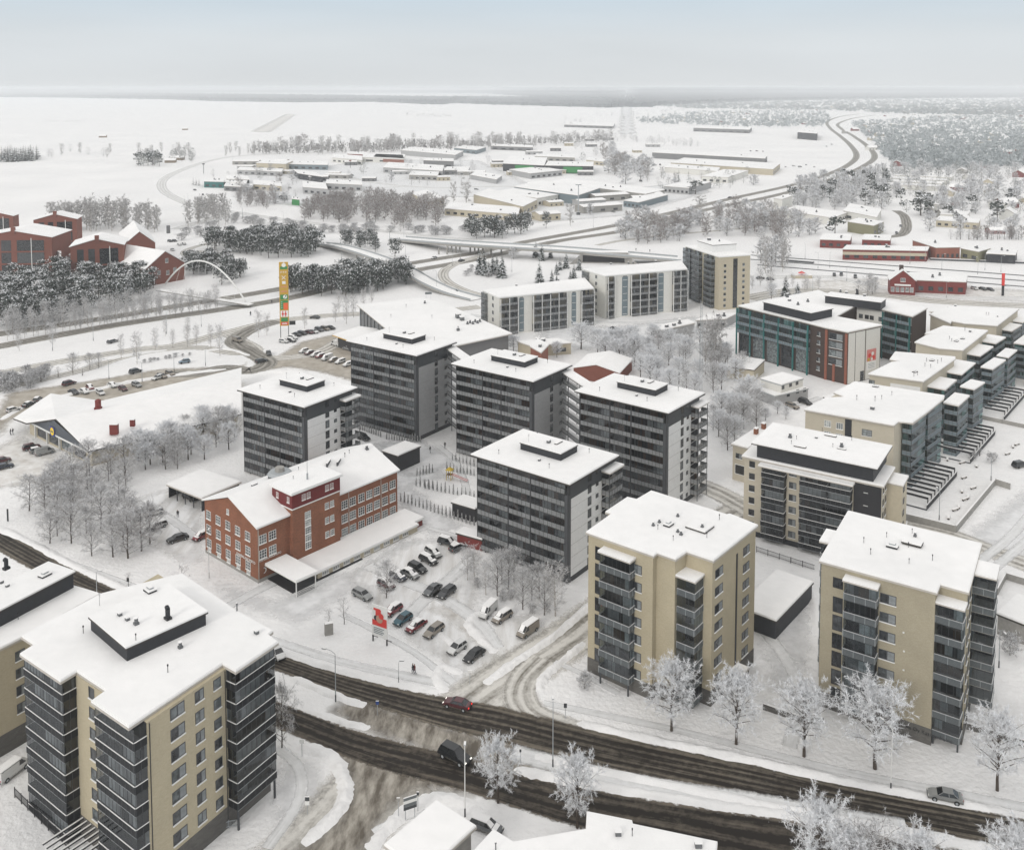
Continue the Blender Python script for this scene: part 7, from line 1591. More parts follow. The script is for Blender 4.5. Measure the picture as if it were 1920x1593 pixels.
# trees along the motorway and the ring road
row('birch', 10, (20,1120), (1660,880), 46, 7.5, 10.5, 'slender bare birch in the row beside the motorway', 'birch row beside the motorway', 1.2, .8)
row('birch', 10, (-20,1060), (1200,905), 26, 8, 11, 'slender bare birch at the front of the pine wood', 'birches at the edge of the pine wood', 2.0, .8)
for x, y, h in ((145,1190,7),(395,1165,9),(910,1250,8.5),(1028,1290,10.5),(1165,1195,8),(1295,1165,6.5),(1405,1162,8),(1475,1150,7.5),(1580,1165,8),(1650,1228,11),(1240,1080,6),(1410,1080,7)):
    tree('birch', W(10, x, y), h, 'single bare birch on the snowy verge beside the ring road', 'single birches beside the ring road', .9)
for x, y, h in ((1045,1110,9),(1090,1182,11),(1135,1142,9),(1193,1082,8),(1248,1062,8),(1023,1170,7.5),(545,1265,10),(597,1255,8),(832,1212,8),(1425,610,5)):
    tree('birch', W(13, x, y), h, 'bare birch on the verge around the shopping centre car park', 'birches around the shopping centre car park', .95)
for x, y, h, w in ((495,510,7.5,1.0),(610,480,6,1.1),(670,470,5.5,1.1),(395,530,3.5,1.2),(560,520,3,1.2)): tree('grey', W(9, x, y), h, 'spreading bare tree on the slope above the supermarket car park', 'bare trees above the supermarket car park', w)
scatter(['bush'], 9, (0,660, 60,640, 180,620, 320,560, 330,500, 200,520, 60,560, 0,580), 22, 2.6, 4.2, 'dark snowy shrub in the hedge above the supermarket car park', 'shrubs above the supermarket car park', 1.0, 2.0)
row('bush', 9, (960,440), (1290,385), 9, 1.0, 1.6, 'low snowy shrub in the verge strip by the car park', 'low shrubs in the car park verge')
# pine woods
scatter(['snowpine','snowpine','pine'], 0, (-40,628, -40,548, 40,535, 100,520, 235,502, 290,515, 292,560, 200,584, 100,602), 125, 9.5, 13, 'snow laden pine in the dense wood before the brick houses', 'snow laden pines before the brick houses', 1.15, 2.4)
scatter(['pine'], 13, (215,722, 430,752, 500,785, 760,795, 870,775, 955,722, 905,690, 640,670, 430,690, 235,690), 44, 11.5, 14.5, 'snow dusted pine in the stand north of the tall sign', 'pines north of the tall sign', 1.0, 3.6)
scatter(['pine'], 13, (745,1005, 880,1012, 1060,1025, 1280,1005, 1345,965, 1485,940, 1430,895, 1100,920, 860,950, 745,960), 44, 10.5, 13, 'snow dusted pine in the stand between the motorway and shopping hall', 'pines between motorway and shopping hall', 1.0, 3.2)
scatter(['pine'], 13, (1065,700, 1180,735, 1300,745, 1280,715, 1180,690, 1080,680), 9, 9, 12, 'pine in the small stand beside the curved ramp', 'pines beside the curved ramp', .8, 3)
tree('pine', W(13, 1392, 765), 11.5, 'single snowy pine under the left end of the road bridge', None, .9)
scatter(['pine'], 13, (95,850, 250,930, 440,965, 462,905, 380,840, 250,815, 130,815), 18, 9, 11.5, 'dark snowy pine behind the arch footbridge', 'pines behind the arch footbridge', 1.2, 3)
for x, y in ((640,752),(690,745),(752,748),(800,752),(835,722),(878,722),(915,724),(955,705),(610,735),(725,735),(775,735)): tree('pine', W(14, x, y), TR.uniform(12,15), 'snowy pine standing before the sand coloured low building', 'pines before the sand coloured building', 1.0)
tree('pine', W(14, 1072, 688), 12, 'single snowy pine right of the sand coloured halls', None, .75)
for x, y, t_ in ((660,972,830),(688,978,832),(716,985,890),(742,962,850),(766,972,862),(798,995,852),(1008,870,775),(1045,888,785),(1100,872,802),(1158,948,872),(1196,936,838),(1030,1030,900),(1137,975,900),(1108,1018,945),(1138,1012,975),(1245,998,908),(1276,948,860),(1222,1003,950)):
    tree('spruce', W(14, x, y), (y-t_)/3.31/((y/3.31+220-165)/100)*1.1, 'snowy pointed spruce on the mound inside the slip road loop', 'spruces inside the slip road loop', 1.05)
scatter(['bush'], 14, (560,990, 860,1020, 960,960, 900,900, 700,900, 560,950), 14, 1.2, 2.4, 'low frosted shrub on the mound inside the slip road loop', 'shrubs inside the slip road loop', 1.3)
tree('spruce', W(11, 388, 270), 11, 'snowy spruce behind the teal block, taller of two', None, 1.1); tree('spruce', W(11, 462, 280), 8.5, 'dark spruce behind the teal block, shorter of two', None, 1.3); tree('frost', W(11, 295, 285), 8, 'round frosted tree left of the two spruces', None, 1.0)
# frosted grove between the towers and the teal block
for x, y, h, w in ((855,735,10,1.2),(1200,840,11.5,.9),(1130,760,7,1.0),(700,790,6,1.0),(350,740,7,1.0),(420,750,6,1.2)): tree('frost', W(8, x, y), h, 'frosted tree between the white blocks and the linked towers', 'frosted trees behind the linked towers', w)
scatter(['frost','grey','frost'], 0, (1090,655, 1130,690, 1175,705, 1235,742, 1330,770, 1400,735, 1395,700, 1350,672, 1330,640, 1240,640, 1180,645), 44, 6.5, 10, 'frosted tree in the grove between the linked towers and the teal block', 'frosted grove beside the teal block', 1.05, 4.2)
scatter(['frost','grey'], 0, (1335,860, 1332,780, 1375,760, 1430,770, 1425,810, 1380,845), 13, 7, 10, 'frosted tree behind the right end dark tower', 'frosted trees behind the right end dark tower', 1.1, 3.6)
for x, y in ((1655,905),(1690,870),(1735,850),(1720,890)): tree('birchfar', W(8, x, y), 17, 'very tall narrow frosted tree in the grove left of the teal block', 'tall narrow trees left of the teal block', .75)
scatter(['bush','bush','frost'], 4, (1100,200, 1430,140, 1300,240, 1150,300)[:8], 3, 1.5, 2.5, 'frosted shrub on the garden decks', 'shrubs on the garden decks')
scatter(['frost'], 11, (190,1060, 400,1080, 400,1010, 220,1000), 3, 3.5, 5, 'small frosted tree below the site cabins', 'small frosted trees below the site cabins', 1.2)
# ---- middle distance
scatter(['thicket'], 13, (820,540, 1100,565, 1450,590, 1700,570, 1690,500, 1560,440, 1280,420, 1000,450, 830,480), 105, 10, 14, 'bare brownish tree in the thicket before the yards', 'bare thicket before the yards', 1.1, 3)
scatter(['thicket'], 13, (400,450, 560,480, 660,460, 660,420, 560,400, 400,420), 24, 8, 11, 'bare tree in the strip left of the thicket', 'bare strip left of the thicket', .9, 4)
scatter(['birchfar'], 13, (100,575, 360,580, 370,520, 250,500, 110,530), 20, 13, 17, 'tall bare birch in the clump beside the old highway', 'birch clump beside the old highway', 1.0, 3)
scatter(['birchfar'], 10, (350,300, 600,300, 740,310, 950,305, 950,240, 700,235, 420,240), 34, 15, 19, 'tall bare birch in the belt behind the brick houses', 'birch belt behind the brick houses', 1.0, 4)
scatter(['birchfar'], 10, (1010,310, 1190,312, 1180,260, 1020,260), 11, 13, 17, 'tall bare birch in the clump right of the belt', 'birch clump right of the belt', 1.0, 4)
scatter(['bush'], 13, (0,660, 80,670, 200,640, 330,560, 440,560, 640,600, 900,640, 1340,620, 1900,640, 1900,600, 1300,590, 900,590, 400,520), 55, 3, 5, 'low bare shrub along the old highway', 'shrubs along the old highway', 1.5, 6)
scatter(['birchfar','birchfar','thicket'], 0, (470,290, 520,292, 700,288, 900,282, 1150,268, 1150,256, 900,268, 700,272, 480,276), 150, 13, 19, 'tall bare birch in the long belt bordering the fields', 'tree belt bordering the fields', 1.2, 5)
scatter(['sprucefar'], 0, (475,284, 640,288, 830,282, 830,276, 480,276), 26, 12, 17, 'dark spruce in the long belt bordering the fields', 'spruces in the belt bordering the fields', 1.0, 5)
scatter(['sprucefar'], 0, (-20,305, 70,303, 76,293, -20,296), 60, 15, 20, 'dark spruce in the clump at the left edge of the field', 'spruce clump at the left edge', 1.5, 4)
scatter(['pinefar'], 0, (255,313, 300,314, 300,300, 262,300), 26, 13, 18, 'dark tree in the clump by the farm house', 'dark clump by the farm house', 1.1, 5)
scatter(['pinefar'], 0, (320,302, 360,305, 362,296, 322,294), 10, 12, 16, 'dark tree behind the farm house', 'dark trees behind the farm house', 1.0, 5)
scatter(['birchfar'], 0, (80,296, 250,300, 480,292, 480,282, 250,286, 90,284), 26, 12, 16, 'scattered bare tree along the field track', 'scattered trees along the field track', 1.0, 12)
for x, y, h in ((1190,265,20),(555,290,14),(570,270,12),(1600,470,16),(1650,480,15)): pass
for k, x, y, kd, h, w in ((13,555,290,'pinefar',14,1),(13,1195,255,'pinefar',14,1.2),(13,1105,290,'frostfar',11,.9),(13,1370,300,'frostfar',11,1),(13,265,270,'frostfar',9,1),(13,1755,430,'birchfar',16,1),(13,1835,440,'birchfar',18,1.3),(13,270,320,'sprucefar',10,1),(13,140,322,'sprucefar',9,1),(13,158,322,'sprucefar',9,1),(13,176,324,'sprucefar',8,1),
    (14,1300,275,'pinefar',13,1.2),(14,1222,672,'birchfar',15,1.2),(14,1345,605,'frostfar',9,1),(14,1890,405,'sprucefar',11,1),(14,1795,440,'sprucefar',7,1),(12,240,208,'sprucefar',14,1),(12,288,208,'sprucefar',14,1),(12,322,270,'pinefar',13,1.6),(12,412,240,'pinefar',12,1.2),(12,438,240,'pinefar',11,1.2),(12,490,240,'frostfar',10,1.5),(12,605,225,'frostfar',11,1.6),(12,865,730,'frostfar',5,1),
    (12,1418,375,'pinefar',19,1.2),(12,1000,470,'pinefar',13,1.6),(12,1220,465,'frostfar',8,1),(12,1790,405,'pinefar',16,1.3),(12,1545,235,'pinefar',13,1),(12,345,380,'birchfar',15,1.5),(14,870,880,'frostfar',7,1)):
    tree(kd, W(k, x, y), h, {'pinefar':'lone dark conifer among the low buildings','frostfar':'lone frosted tree among the low buildings','birchfar':'lone tall bare tree among the low buildings','sprucefar':'lone pointed spruce among the low buildings'}[kd], {'pinefar':'lone conifers among the low buildings','frostfar':'lone frosted trees among the low buildings','birchfar':'lone bare trees among the low buildings','sprucefar':'lone spruces among the low buildings'}[kd], w)
scatter(['frostfar','frostfar','thicket'], 14, (1460,415, 1720,420, 1740,330, 1640,260, 1520,270, 1450,340), 20, 12, 22, 'tall frosted tree in the grove right of the green halls', 'frosted grove right of the green halls', 1.1, 5)
scatter(['frostfar','thicket'], 14, (1240,200, 1330,215, 1500,200, 1540,280, 1440,280, 1280,180), 22, 9, 17, 'frosted tree at the end of the field belt', 'frosted trees at the end of the field belt', 1.2, 6)
scatter(['thicket','frostfar'], 14, (1530,750, 1640,790, 1920,770, 1960,700, 1700,640, 1560,660), 38, 8, 13, 'bare frosted tree beside the motorway right of the bridge', 'bare trees right of the road bridge', 1.1, 5)
scatter(['thicket','frostfar'], 12, (180,470, 360,480, 560,480, 780,510, 920,480, 900,430, 700,380, 560,360, 300,400, 180,440), 70, 8, 14, 'frosted tree in the wood left of the railway houses', 'frosted wood left of the railway houses', 1.1, 6)
scatter(['frostfar','frostfar','pinefar'], 12, (770,330, 900,350, 1060,345, 1260,345, 1270,230, 1230,150, 1160,190, 1010,215, 860,230, 780,260), 120, 10, 16, 'frosted tree in the big wood beside the motorway bend', 'frosted wood beside the motorway bend', 1.0, 7)
scatter(['frostfar','frostfar','pinefar'], 12, (1280,150, 1600,160, 1960,150, 1960,480, 1560,490, 1380,420, 1290,300, 1260,200), 150, 9, 15, 'frosted tree in the garden suburb at right', 'frosted trees of the garden suburb', 1.1, 9)
row('thicket', 12, (1575,490), (1920,490), 26, 6, 8, 'bare tree in the hedge behind the orange brick building', 'bare hedge behind the orange brick building', 2, 1.0)
scatter(['birchfar','frostfar'], 12, (600,650, 770,660, 770,590, 640,590), 12, 12, 16, 'frosted birch right of the tall pale brown block', 'frosted birches beside the tall block', .9, 5)
scatter(['frost','grey'], 12, (1110,765, 1200,770, 1200,735, 1120,735), 5, 7, 9, 'frosted tree left of the red station house', 'frosted trees left of the station', 1.0, 4)
scatter(['birch'], 0, (1395,545, 1500,550, 1560,545, 1500,535, 1400,535), 7, 6, 9, 'bare young tree beside the station road', 'young trees beside the station road', 1.2, 6)
scatter(['frostfar','thicket'], 14, (60,420, 430,440, 620,400, 820,300, 700,250, 560,300, 200,290, 60,330), 26, 6, 11, 'small frosted tree between the halls of the left yards', 'frosted trees in the left yards', 1.2, 7)
scatter(['frostfar','thicket','birchfar'], 13, (330,440, 640,460, 820,390, 780,300, 700,240, 500,240, 360,260, 340,350), 34, 6, 12, 'small frosted tree between the sheds by the teal hall', 'frosted trees by the teal hall', 1.2, 7)
scatter(['frostfar','birchfar','pinefar'], 12, (90,240, 380,250, 640,215, 700,180, 560,160, 180,170, 60,200), 22, 6, 12, 'small frosted tree around the retail halls', 'frosted trees around the retail halls', 1.2, 8)
scatter(['frostfar','frostfar','pinefar'], 16, (180,205, 600,170, 900,190, 1000,215, 1020,235, 900,232, 640,222, 400,215, 200,240), 60, 8, 14, 'hazy frosted tree beyond the long farm building', 'hazy frosted trees beyond the farm building', 1.3, 10)
scatter(['frostfar','thicket'], 16, (200,280, 410,290, 640,312, 700,315, 700,300, 560,290, 400,275), 50, 8, 13, 'bare tree in the line below the open snowfield', 'tree line below the open snowfield', 1.1, 6)
# ---- far woods: too many to count, one object per wood
def wood(name, label, k, poly, n, h0, h1, mats, w=5.0, picture_even=True):
    r = random.Random(len(name)+n); m = MB(); P = [(poly[i], poly[i+1]) for i in range(0, len(poly), 2)]; xs = [p[0] for p in P]; ys = [p[1] for p in P]; c = 0; o0 = W(k, sum(xs)/len(xs), sum(ys)/len(ys))
    while c < n:
        x, y = r.uniform(min(xs), max(xs)), r.uniform(min(ys), max(ys))
        if not inpoly((x, y), P): continue
        c += 1; b = W(k, x, y)-o0; h = r.uniform(h0, h1); ww = w*r.uniform(.6,1.2)*h/12; mt = r.choice(mats)
        for q in range(7):
            z = h*r.uniform(.15,.75); d = Vector((r.uniform(-.5,.5)*ww, r.uniform(-.5,.5)*ww, z)); u = Vector((r.uniform(-1,1), r.uniform(-1,1), r.uniform(-.3,.3))).normalized()*ww*.38; v = Vector((0,0,1))*h*.22*r.uniform(.7,1.5)+Vector((r.uniform(-1,1), r.uniform(-1,1), 0))*ww*.15
            m.face([b+d-u, b+d+v*.2+Vector((u.y,-u.x,0))*.5, b+d+u, b+d+v], r.choice(mats) if r.random() < .4 else mt)
    o = m.build(name, None, (o0.x, o0.y, 0)); tag(o, label, 'trees', kind='stuff'); return o
wood('suburb_wood', 'frosted trees of the suburb beyond the motorway bend', 0, (1590,232, 1720,222, 1960,215, 1960,310, 1850,320, 1700,318, 1660,300, 1640,270), 3000, 7, 13, ['woods0','woods1','woods0','woods1','woods2'], 9)
wood('town_wood', 'frosted trees around the low houses beyond the snowfield', 0, (1190,225, 1300,212, 1540,205, 1560,225, 1540,240, 1400,240, 1200,232), 1200, 8, 13, ['woods0','woods1','woods1','woods2'], 9)
wood('far_town_wood', 'hazy woods and gardens of the far town at right', 0, (1230,200, 1400,190, 1600,184, 1960,182, 1960,218, 1700,216, 1560,208, 1300,205), 2600, 10, 18, ['woods0','woods2','woods0','woods2','twig1'], 16)
wood('field_scrub', 'low scrub lines on the snowfields', 0, (80,226, 160,227, 160,231, 80,230), 60, 2, 4, ['twig1','twig0'])
wood('field_thicket', 'small thicket on the snowfield beyond the tree belt', 0, (760,214, 850,218, 850,221, 760,219), 60, 3, 9, ['twig1','twig0','twig2'])
def forest_band(name, label, pts, h=17, mat='forest_far'):
    """far forest: closed canopy seen edge-on, uneven outline"""
    P = [W0(pts[i], pts[i+1]) for i in range(0, len(pts), 2)]; o0 = P[0].copy(); Q = []; r = random.Random(len(name)*7+len(pts))
    for a, b in zip(P, P[1:]+P[:1]):
        n = max(1, int((b-a).length/90)); n = min(n, 60)
        for i in range(n): q = a.lerp(b, i/n)-o0; Q.append((q.x+r.uniform(-25,25), q.y+r.uniform(-25,25)))
    m = MB(); Q = ccw(Q); m.prism(Q, 0, h, mat); nq = len(Q); f_ = 1.0
    for i in range(nq): f_ += (r.uniform(.62,1.25)-f_)*.3; v = m.v[nq+i]; m.v[nq+i] = (v[0], v[1], h*f_)
    
    for x, y in Q:
        for q in range(4): dx, dy = r.uniform(-60,60), r.uniform(-60,60); z = h*r.uniform(.8,1.3); m.face([(x+dx-14,y+dy,0),(x+dx+14,y+dy,0),(x+dx+5,y+dy,z),(x+dx-5,y+dy,z*.95)], mat)
    o = m.build(name, None, o0); return tag(o, label, 'forest', kind='stuff')
snowmat('forest_far', (.008,.012,.018), (.03,.04,.05), .004, .03, 0)
forest_band('forest', 'far forest edge along the left horizon', (-300,173.5, 100,175, 420,179, 700,183, 740,186, 860,187, 860,183, 1000,184, 1156,188, 1155,196, 1000,193, 830,191, 800,191.5, 720,189, 560,186, 380,182, 120,178, -300,176))
forest_band('forest', 'nearer forest tongue left of the airstrip', (830,189, 960,190, 1080,193, 1157,195, 1153,202, 1000,198, 830,193), 16)
forest_band('forest', 'hazy forest on the far horizon', (-700,171.6, 300,171.8, 1000,172.2, 1166,172.6, 1163,177, 900,175, 200,173.4, -700,172.6), 45)
forest_band('forest', 'broad hazy forest right of the airstrip cutting', (1181,172.4, 1500,172, 2500,171.6, 2500,177, 1900,183, 1600,186, 1400,190, 1250,197, 1193,201), 20)
forest_band('forest', 'low wooded ridge on the horizon, right half', (1184,171.9, 2600,171.5, 2600,172.6, 1900,173.2, 1500,173, 1184,173.4), 62)
forest_band('forest', 'low wooded ridge on the horizon, left half', (-900,171.5, 200,171.7, 200,172.4, -200,172.8, -900,172.4), 60)
forest_band('forest', 'dark wood line behind the left snowfields', (-500,174, 60,174, 300,177, 560,181, 720,184, 860,186, 860,191.5, 815,196, 700,191, 560,192, 420,190, 300,186, 60,182.5, -500,181), 24)
forest_band('forest', 'forest left of the airstrip cutting', (900,174, 1166,173, 1160,186, 1100,184, 980,180), 17)
wood('belt_wood', 'thin bare undergrowth of the long belt bordering the fields', 0, (470,290, 520,292, 700,288, 900,282, 1150,268, 1150,258, 900,270, 700,276, 480,280), 900, 6, 15, ['twig0','twig1','twig0','twig1','twig2'], 3.5)
# the 290 largest-looking of every kind of tree stand as trees of their own, the rest as one mass
BYN = {}
for a_ in PEND: BYN.setdefault(NAME[a_[0]], []).append(a_)
rest = []
for nm_, l_ in BYN.items():
    l_.sort(key=lambda a: -a[2]/a[1].length); [plant(*a) for a in l_[:290]]; rest += l_[290:]
if rest:
    m = MB(); o0 = Vector((rest[0][1].x, rest[0][1].y, 0)); r = random.Random(4)
    for kd, q_, h, lb, gp, wd in rest:
        b = q_-o0; dark = kd in ('pinefar','sprucefar'); mats = ['needle1','needle2','twig2','needle1'] if dark else ['twig1','twig2','twig2','twig3']; R0 = h*.30*wd
        m.tube(b, b+Vector((0,0,h*.8)), .16, .05, 'bark', 4, False)
        for i in range(170):
            g = r.random(); z = h*(.12+.86*g); rr_ = R0*math.sin(math.pi*(.15+.8*g))*r.random()**.5; a = r.uniform(0, math.tau); c = b+Vector((math.cos(a)*rr_, math.sin(a)*rr_, z)); d = (Vector((math.cos(a), math.sin(a), .6))+rnd_dir(r)*.8).normalized(); s = d.cross(rnd_dir(r)).normalized()*h*.013; m.face([c-s, c+s, c+d*h*.12], r.choice(mats))
    tag(m.build('distant_trees', None, o0), 'the farthest frosted trees of the woods and yards', 'trees', kind='stuff')
# ---- clipped conical hedge plants in the courtyard
cyp = cypress(1); nc = 0
for k, a, b, n in ((2,(1155,470),(1560,605),20),(2,(1240,385),(1330,400),5),(2,(1290,400),(1560,455),13),(2,(1245,330),(1330,312),6),(2,(1410,300),(1560,330),9),(2,(1440,245),(1600,290),9),(7,(985,965),(1170,1030),12),(7,(1215,1050),(1465,1075),14)):
    A_, B_ = W(k, *a), W(k, *b)
    for i in range(n):
        p = A_.lerp(B_, i/(n-1)); o = inst(cyp, 'conical_shrub', None, (p.x, p.y, 0), TR.uniform(0,6)); s = TR.uniform(.85,1.15); o.scale = (s, s, s*TR.uniform(.9,1.1)); tag(o, 'small frosted conical conifer in the courtyard hedge rows', 'hedge plant', 'conical hedge plants in the courtyard')
# ---------------------------------------------------------------- cars
def car_meshes(kind):
    P = {'hatch':(4.0,1.50,-1.95,-1.55,.15,.95), 'sedan':(4.6,1.44,-1.75,-1.05,.35,1.05), 'estate':(4.6,1.48,-2.2,-1.9,.35,1.05), 'suv':(4.6,1.72,-2.2,-1.85,.4,1.1), 'van':(5.0,1.95,-2.45,-2.35,1.0,1.75)}[kind]
    L, H, cb0, ct0, ct1, cb1 = P; h = L/2; zb = .98 if kind != 'van' else 1.15; hw = .88
    b = MB(); prof = [(-h,.32),(-h,.62),(-h+.06,zb-.08),(-h+.25,zb),(cb1-.02,zb),(h-.55,zb-.12),(h-.12,zb-.28),(h,.58),(h,.32)]
    n = len(prof); w = [hw-.06,hw,hw-.04,hw-.08,hw-.08,hw-.10,hw-.14,hw-.06,hw-.08]; i0 = len(b.v)
    for s in (-1, 1):
        for (x, z), ww in zip(prof, w): b.v.append((x, s*ww, z))
    k = b.mi('paint_red')
    for i in range(n):
        j = (i+1) % n; b.f.append((i0+i, i0+j, i0+n+j, i0+n+i)); b.m.append(k)
    b.f.append(tuple(i0+i for i in range(n))); b.m.append(k); b.f.append(tuple(i0+n+i for i in reversed(range(n)))); b.m.append(k)
    tw = .64 if kind != 'van' else .74; bw = .80
    # roof panel and pillars
    b.box(ct0,-tw,H-.04,ct1,tw,H,'paint_red')
    for s in (-1, 1):
        for xb, xt in ((cb0,ct0),(cb1,ct1),((cb0+cb1)/2-.1,(ct0+ct1)/2-.05)):
            b.tube((xb,s*bw,zb-.02),(xt,s*(tw-.02),H-.02),.045,.04,'paint_red',4,False)
    b.box(-h-.03,-.7,.34,-h+.1,.7,.55,'frame_dark'); b.box(h-.1,-.7,.34,h+.03,.7,.52,'frame_dark')
    for x in (-h*.62, h*.62):
        for s in (-1, 1): b.disc((x, s*(hw+.004), .36), (0,s,0), .37, 'rubber', 12)
    g = MB(); B_ = [(cb0,-bw,zb-.01),(cb1,-bw,zb-.01),(cb1,bw,zb-.01),(cb0,bw,zb-.01)]; T_ = [(ct0,-tw,H-.045),(ct1,-tw,H-.045),(ct1,tw,H-.045),(ct0,tw,H-.045)]
    for i in range(4): j = (i+1) % 4; g.face([B_[i],B_[j],T_[j],T_[i]], 'car_glass')
    g.face(T_, 'car_glass')
    if kind == 'van': g.box(cb0-.01,-bw-.01,zb,.55,bw+.01,H-.1,'paint_red')
    wh = MB(); wh.tube((0,-.1,0),(0,.1,0),.32,.32,'rubber',14); rim = MB(); rim.disc((0,-.11,0),(0,-1,0),.2,'steel',10); rim.disc((0,.11,0),(0,1,0),.2,'steel',10)
    sn = MB(); sn.box(ct0-.05,-tw+.02,H,ct1+.02,tw-.02,H+.10,'roof_snow'); sn.face([(cb1+.1,-.72,zb+.02),(h-.5,-.68,zb-.08),(h-.5,.68,zb-.08),(cb1+.1,.72,zb+.02)],'roof_snow'); sn.face([(-h+.2,-.7,zb+.03),(cb0+.0,-.72,zb+.03),(cb0+.0,.72,zb+.03),(-h+.2,.7,zb+.03)],'roof_snow')
    sn.face([(ct1,-tw*.9,H+.02),(cb1+.02,-bw*.85,zb+.03),(cb1+.02,bw*.3,zb+.03),(ct1,tw*.3,H+.02)],'roof_snow')
    hd = MB(); hd.box(h-.16,-.16,.60,h-.02,.16,.72,'lamp_lens'); tl = MB(); tl.box(-h-.015,-.12,.66,-h+.06,.12,.82,'tail_red')
    return dict(body=b.mesh('body'), windows=g.mesh('windows'), wheel=wh.mesh('wheel'), rim=rim.mesh('rim'), snow=sn.mesh('snow_cover'), head=hd.mesh('headlight'), tail=tl.mesh('tail_light'), L=L, h=h)
CARM = {k: car_meshes(k) for k in ('hatch','sedan','estate','suv','van')}
def car(k, x, y, dx, dy, kind, col, snow, label, group=None, full=True, lit=False, name='parked_car', sc=1.0):
    p = W(k, x, y); q = W(k, x+dx, y+dy); v = q-p; m = CARM[kind]
    e = empty(name, (p.x, p.y, .05), math.atan2(v.y, v.x), label, 'van' if kind == 'van' else 'car', group); e.scale = (sc, sc, sc)
    pm = M['paint_'+col.replace(' ', '_')]
    def put(key, nm, loc=(0,0,0)):
        o = inst(m[key], nm, e, loc)
        if key in ('body', 'windows'):
            for s in o.material_slots:
                if s.material == M['paint_red']: s.link = 'OBJECT'; s.material = pm
        return o
    put('body', 'body'); put('windows', 'windows')
    if snow: put('snow', 'snow_cover')
    if full:
        for wx in (-m['h']*.62, m['h']*.62):
            for wy in (-.80, .80): w = put('wheel', 'wheel', (wx, wy, .33)); inst(m['rim'], 'rim', w)
        for s in (-.6, .6):
            a = put('head', 'headlight', (0, s, 0)); b = put('tail', 'tail_light', (0, s*1.05, 0))
            if lit:
                for o, mt in ((a, 'head_lit'), (b, 'tail_lit')):
                    o.material_slots[0].link = 'OBJECT'; o.material_slots[0].material = M[mt]
    return e
# moving traffic
car(5, 980, 345, -20, -5, 'sedan', 'dark red', False, 'dark red saloon with lit tail lights on the main road before the junction', lit=True, name='moving_car')
car(5, 968, 612, 20, 10, 'suv', 'black', False, 'big black people carrier on the near carriageway of the junction', lit=True, name='moving_car', sc=1.12)
car(6, 1535, 775, -20, -4, 'sedan', 'silver', False, 'silver saloon with dirty flanks driving at the right end of the main road', name='moving_car')
car(1, 1310, 680, 10, 12, 'hatch', 'white', False, 'white hatchback on the road, just emerging from behind the near left block', name='moving_car')
car(5, 1130, 975, 20, 8, 'estate', 'grey', True, 'grey estate parked behind the white roofed building at the bottom edge')
# lower car park
for x, y, dx, dy, kd, c, sn, lab in (
 (942,1002,20,10,'estate','silver',False,'silver green estate standing alone left of the reddish bare tree'),
 (1112,1088,-12,8,'hatch','red',True,'red hatchback, first car in the row right of the billboard'),
 (1166,1140,-12,8,'hatch','teal blue',False,'teal blue hatchback, second in the row right of the billboard'),
 (1240,1175,-12,8,'sedan','red',True,'red saloon with snowy roof, third in the row right of the billboard'),
 (1337,1203,-12,9,'estate','champagne',False,'beige estate, fourth in the row right of the billboard'),
 (1465,1298,-12,8,'hatch','white',False,'white hatchback left of the black saloon near the junction corner'),
 (1560,1338,-12,9,'sedan','black',False,'black saloon parked nearest to the junction corner'),
 (1330,975,-12,9,'sedan','grey',False,'grey saloon in the pair in the middle of the lower car park'),
 (1408,990,-12,9,'estate','dark grey',False,'dark estate in the pair in the middle of the lower car park'),
 (1335,768,12,8,'estate','silver',True,'silver estate in the upper row, below the snowed over dark car'),
 (1308,808,12,6,'estate','black',True,'black estate with snowy roof, second in the upper row'),
 (1248,853,12,6,'estate','black',False,'black estate, third in the upper row of the lower car park'),
 (1205,885,12,6,'sedan','silver',True,'silver saloon partly hidden by the bush in the upper row'),
 (1140,900,12,6,'hatch','dark blue',True,'dark snow covered car behind the reddish bare tree'),
 (1075,945,12,6,'hatch','dark red',True,'dark red car under the reddish bare tree'),
 (1415,712,14,4,'suv','dark grey',True,'dark car under thick snow, topmost in the lower car park'),
 (1470,740,14,-6,'hatch','grey',True,'second snowed over car at the dark red shed'),
 ): car(2, x, y, dx, dy, kd, c, sn, lab)
car(3, 160, 1075, -8, 8, 'van', 'white', True, 'white van with snow striped roof beside the small estate'); car(3, 235, 1105, -12, 8, 'estate', 'champagne', True, 'silver estate beside the white van with its boot open'); car(3, 375, 1180, -14, 10, 'van', 'champagne', True, 'pale panel van under snow beside the side street')
# school yard
for x, y, dx, dy, kd, c, sn, lab in (
 (1050,1465,-14,3,'hatch','white',False,'white hatchback beside the open carport in the school yard'),
 (880,1490,-14,4,'sedan','champagne',True,'snowy saloon half hidden by bare trees in the school yard'),
 (1065,1558,-14,5,'estate','silver',True,'silver estate in the middle of the school yard'),
 ): car(9, x, y, dx, dy, kd, c, sn, lab)
car(1, 838, 135, -14, 4, 'sedan', 'black', False, 'black saloon in the school yard left of the gable'); car(1, 948, 125, -10, 5, 'hatch', 'red', True, 'red car peeping out behind the left corner of the school')
car(9, 1290, 1362, 10, 5, 'estate', 'black', False, 'black car parked inside the open carport', full=False)
car(1, 60, 1235, 12, -9, 'van', 'white', True, 'white vehicle under snow left of the near left block')
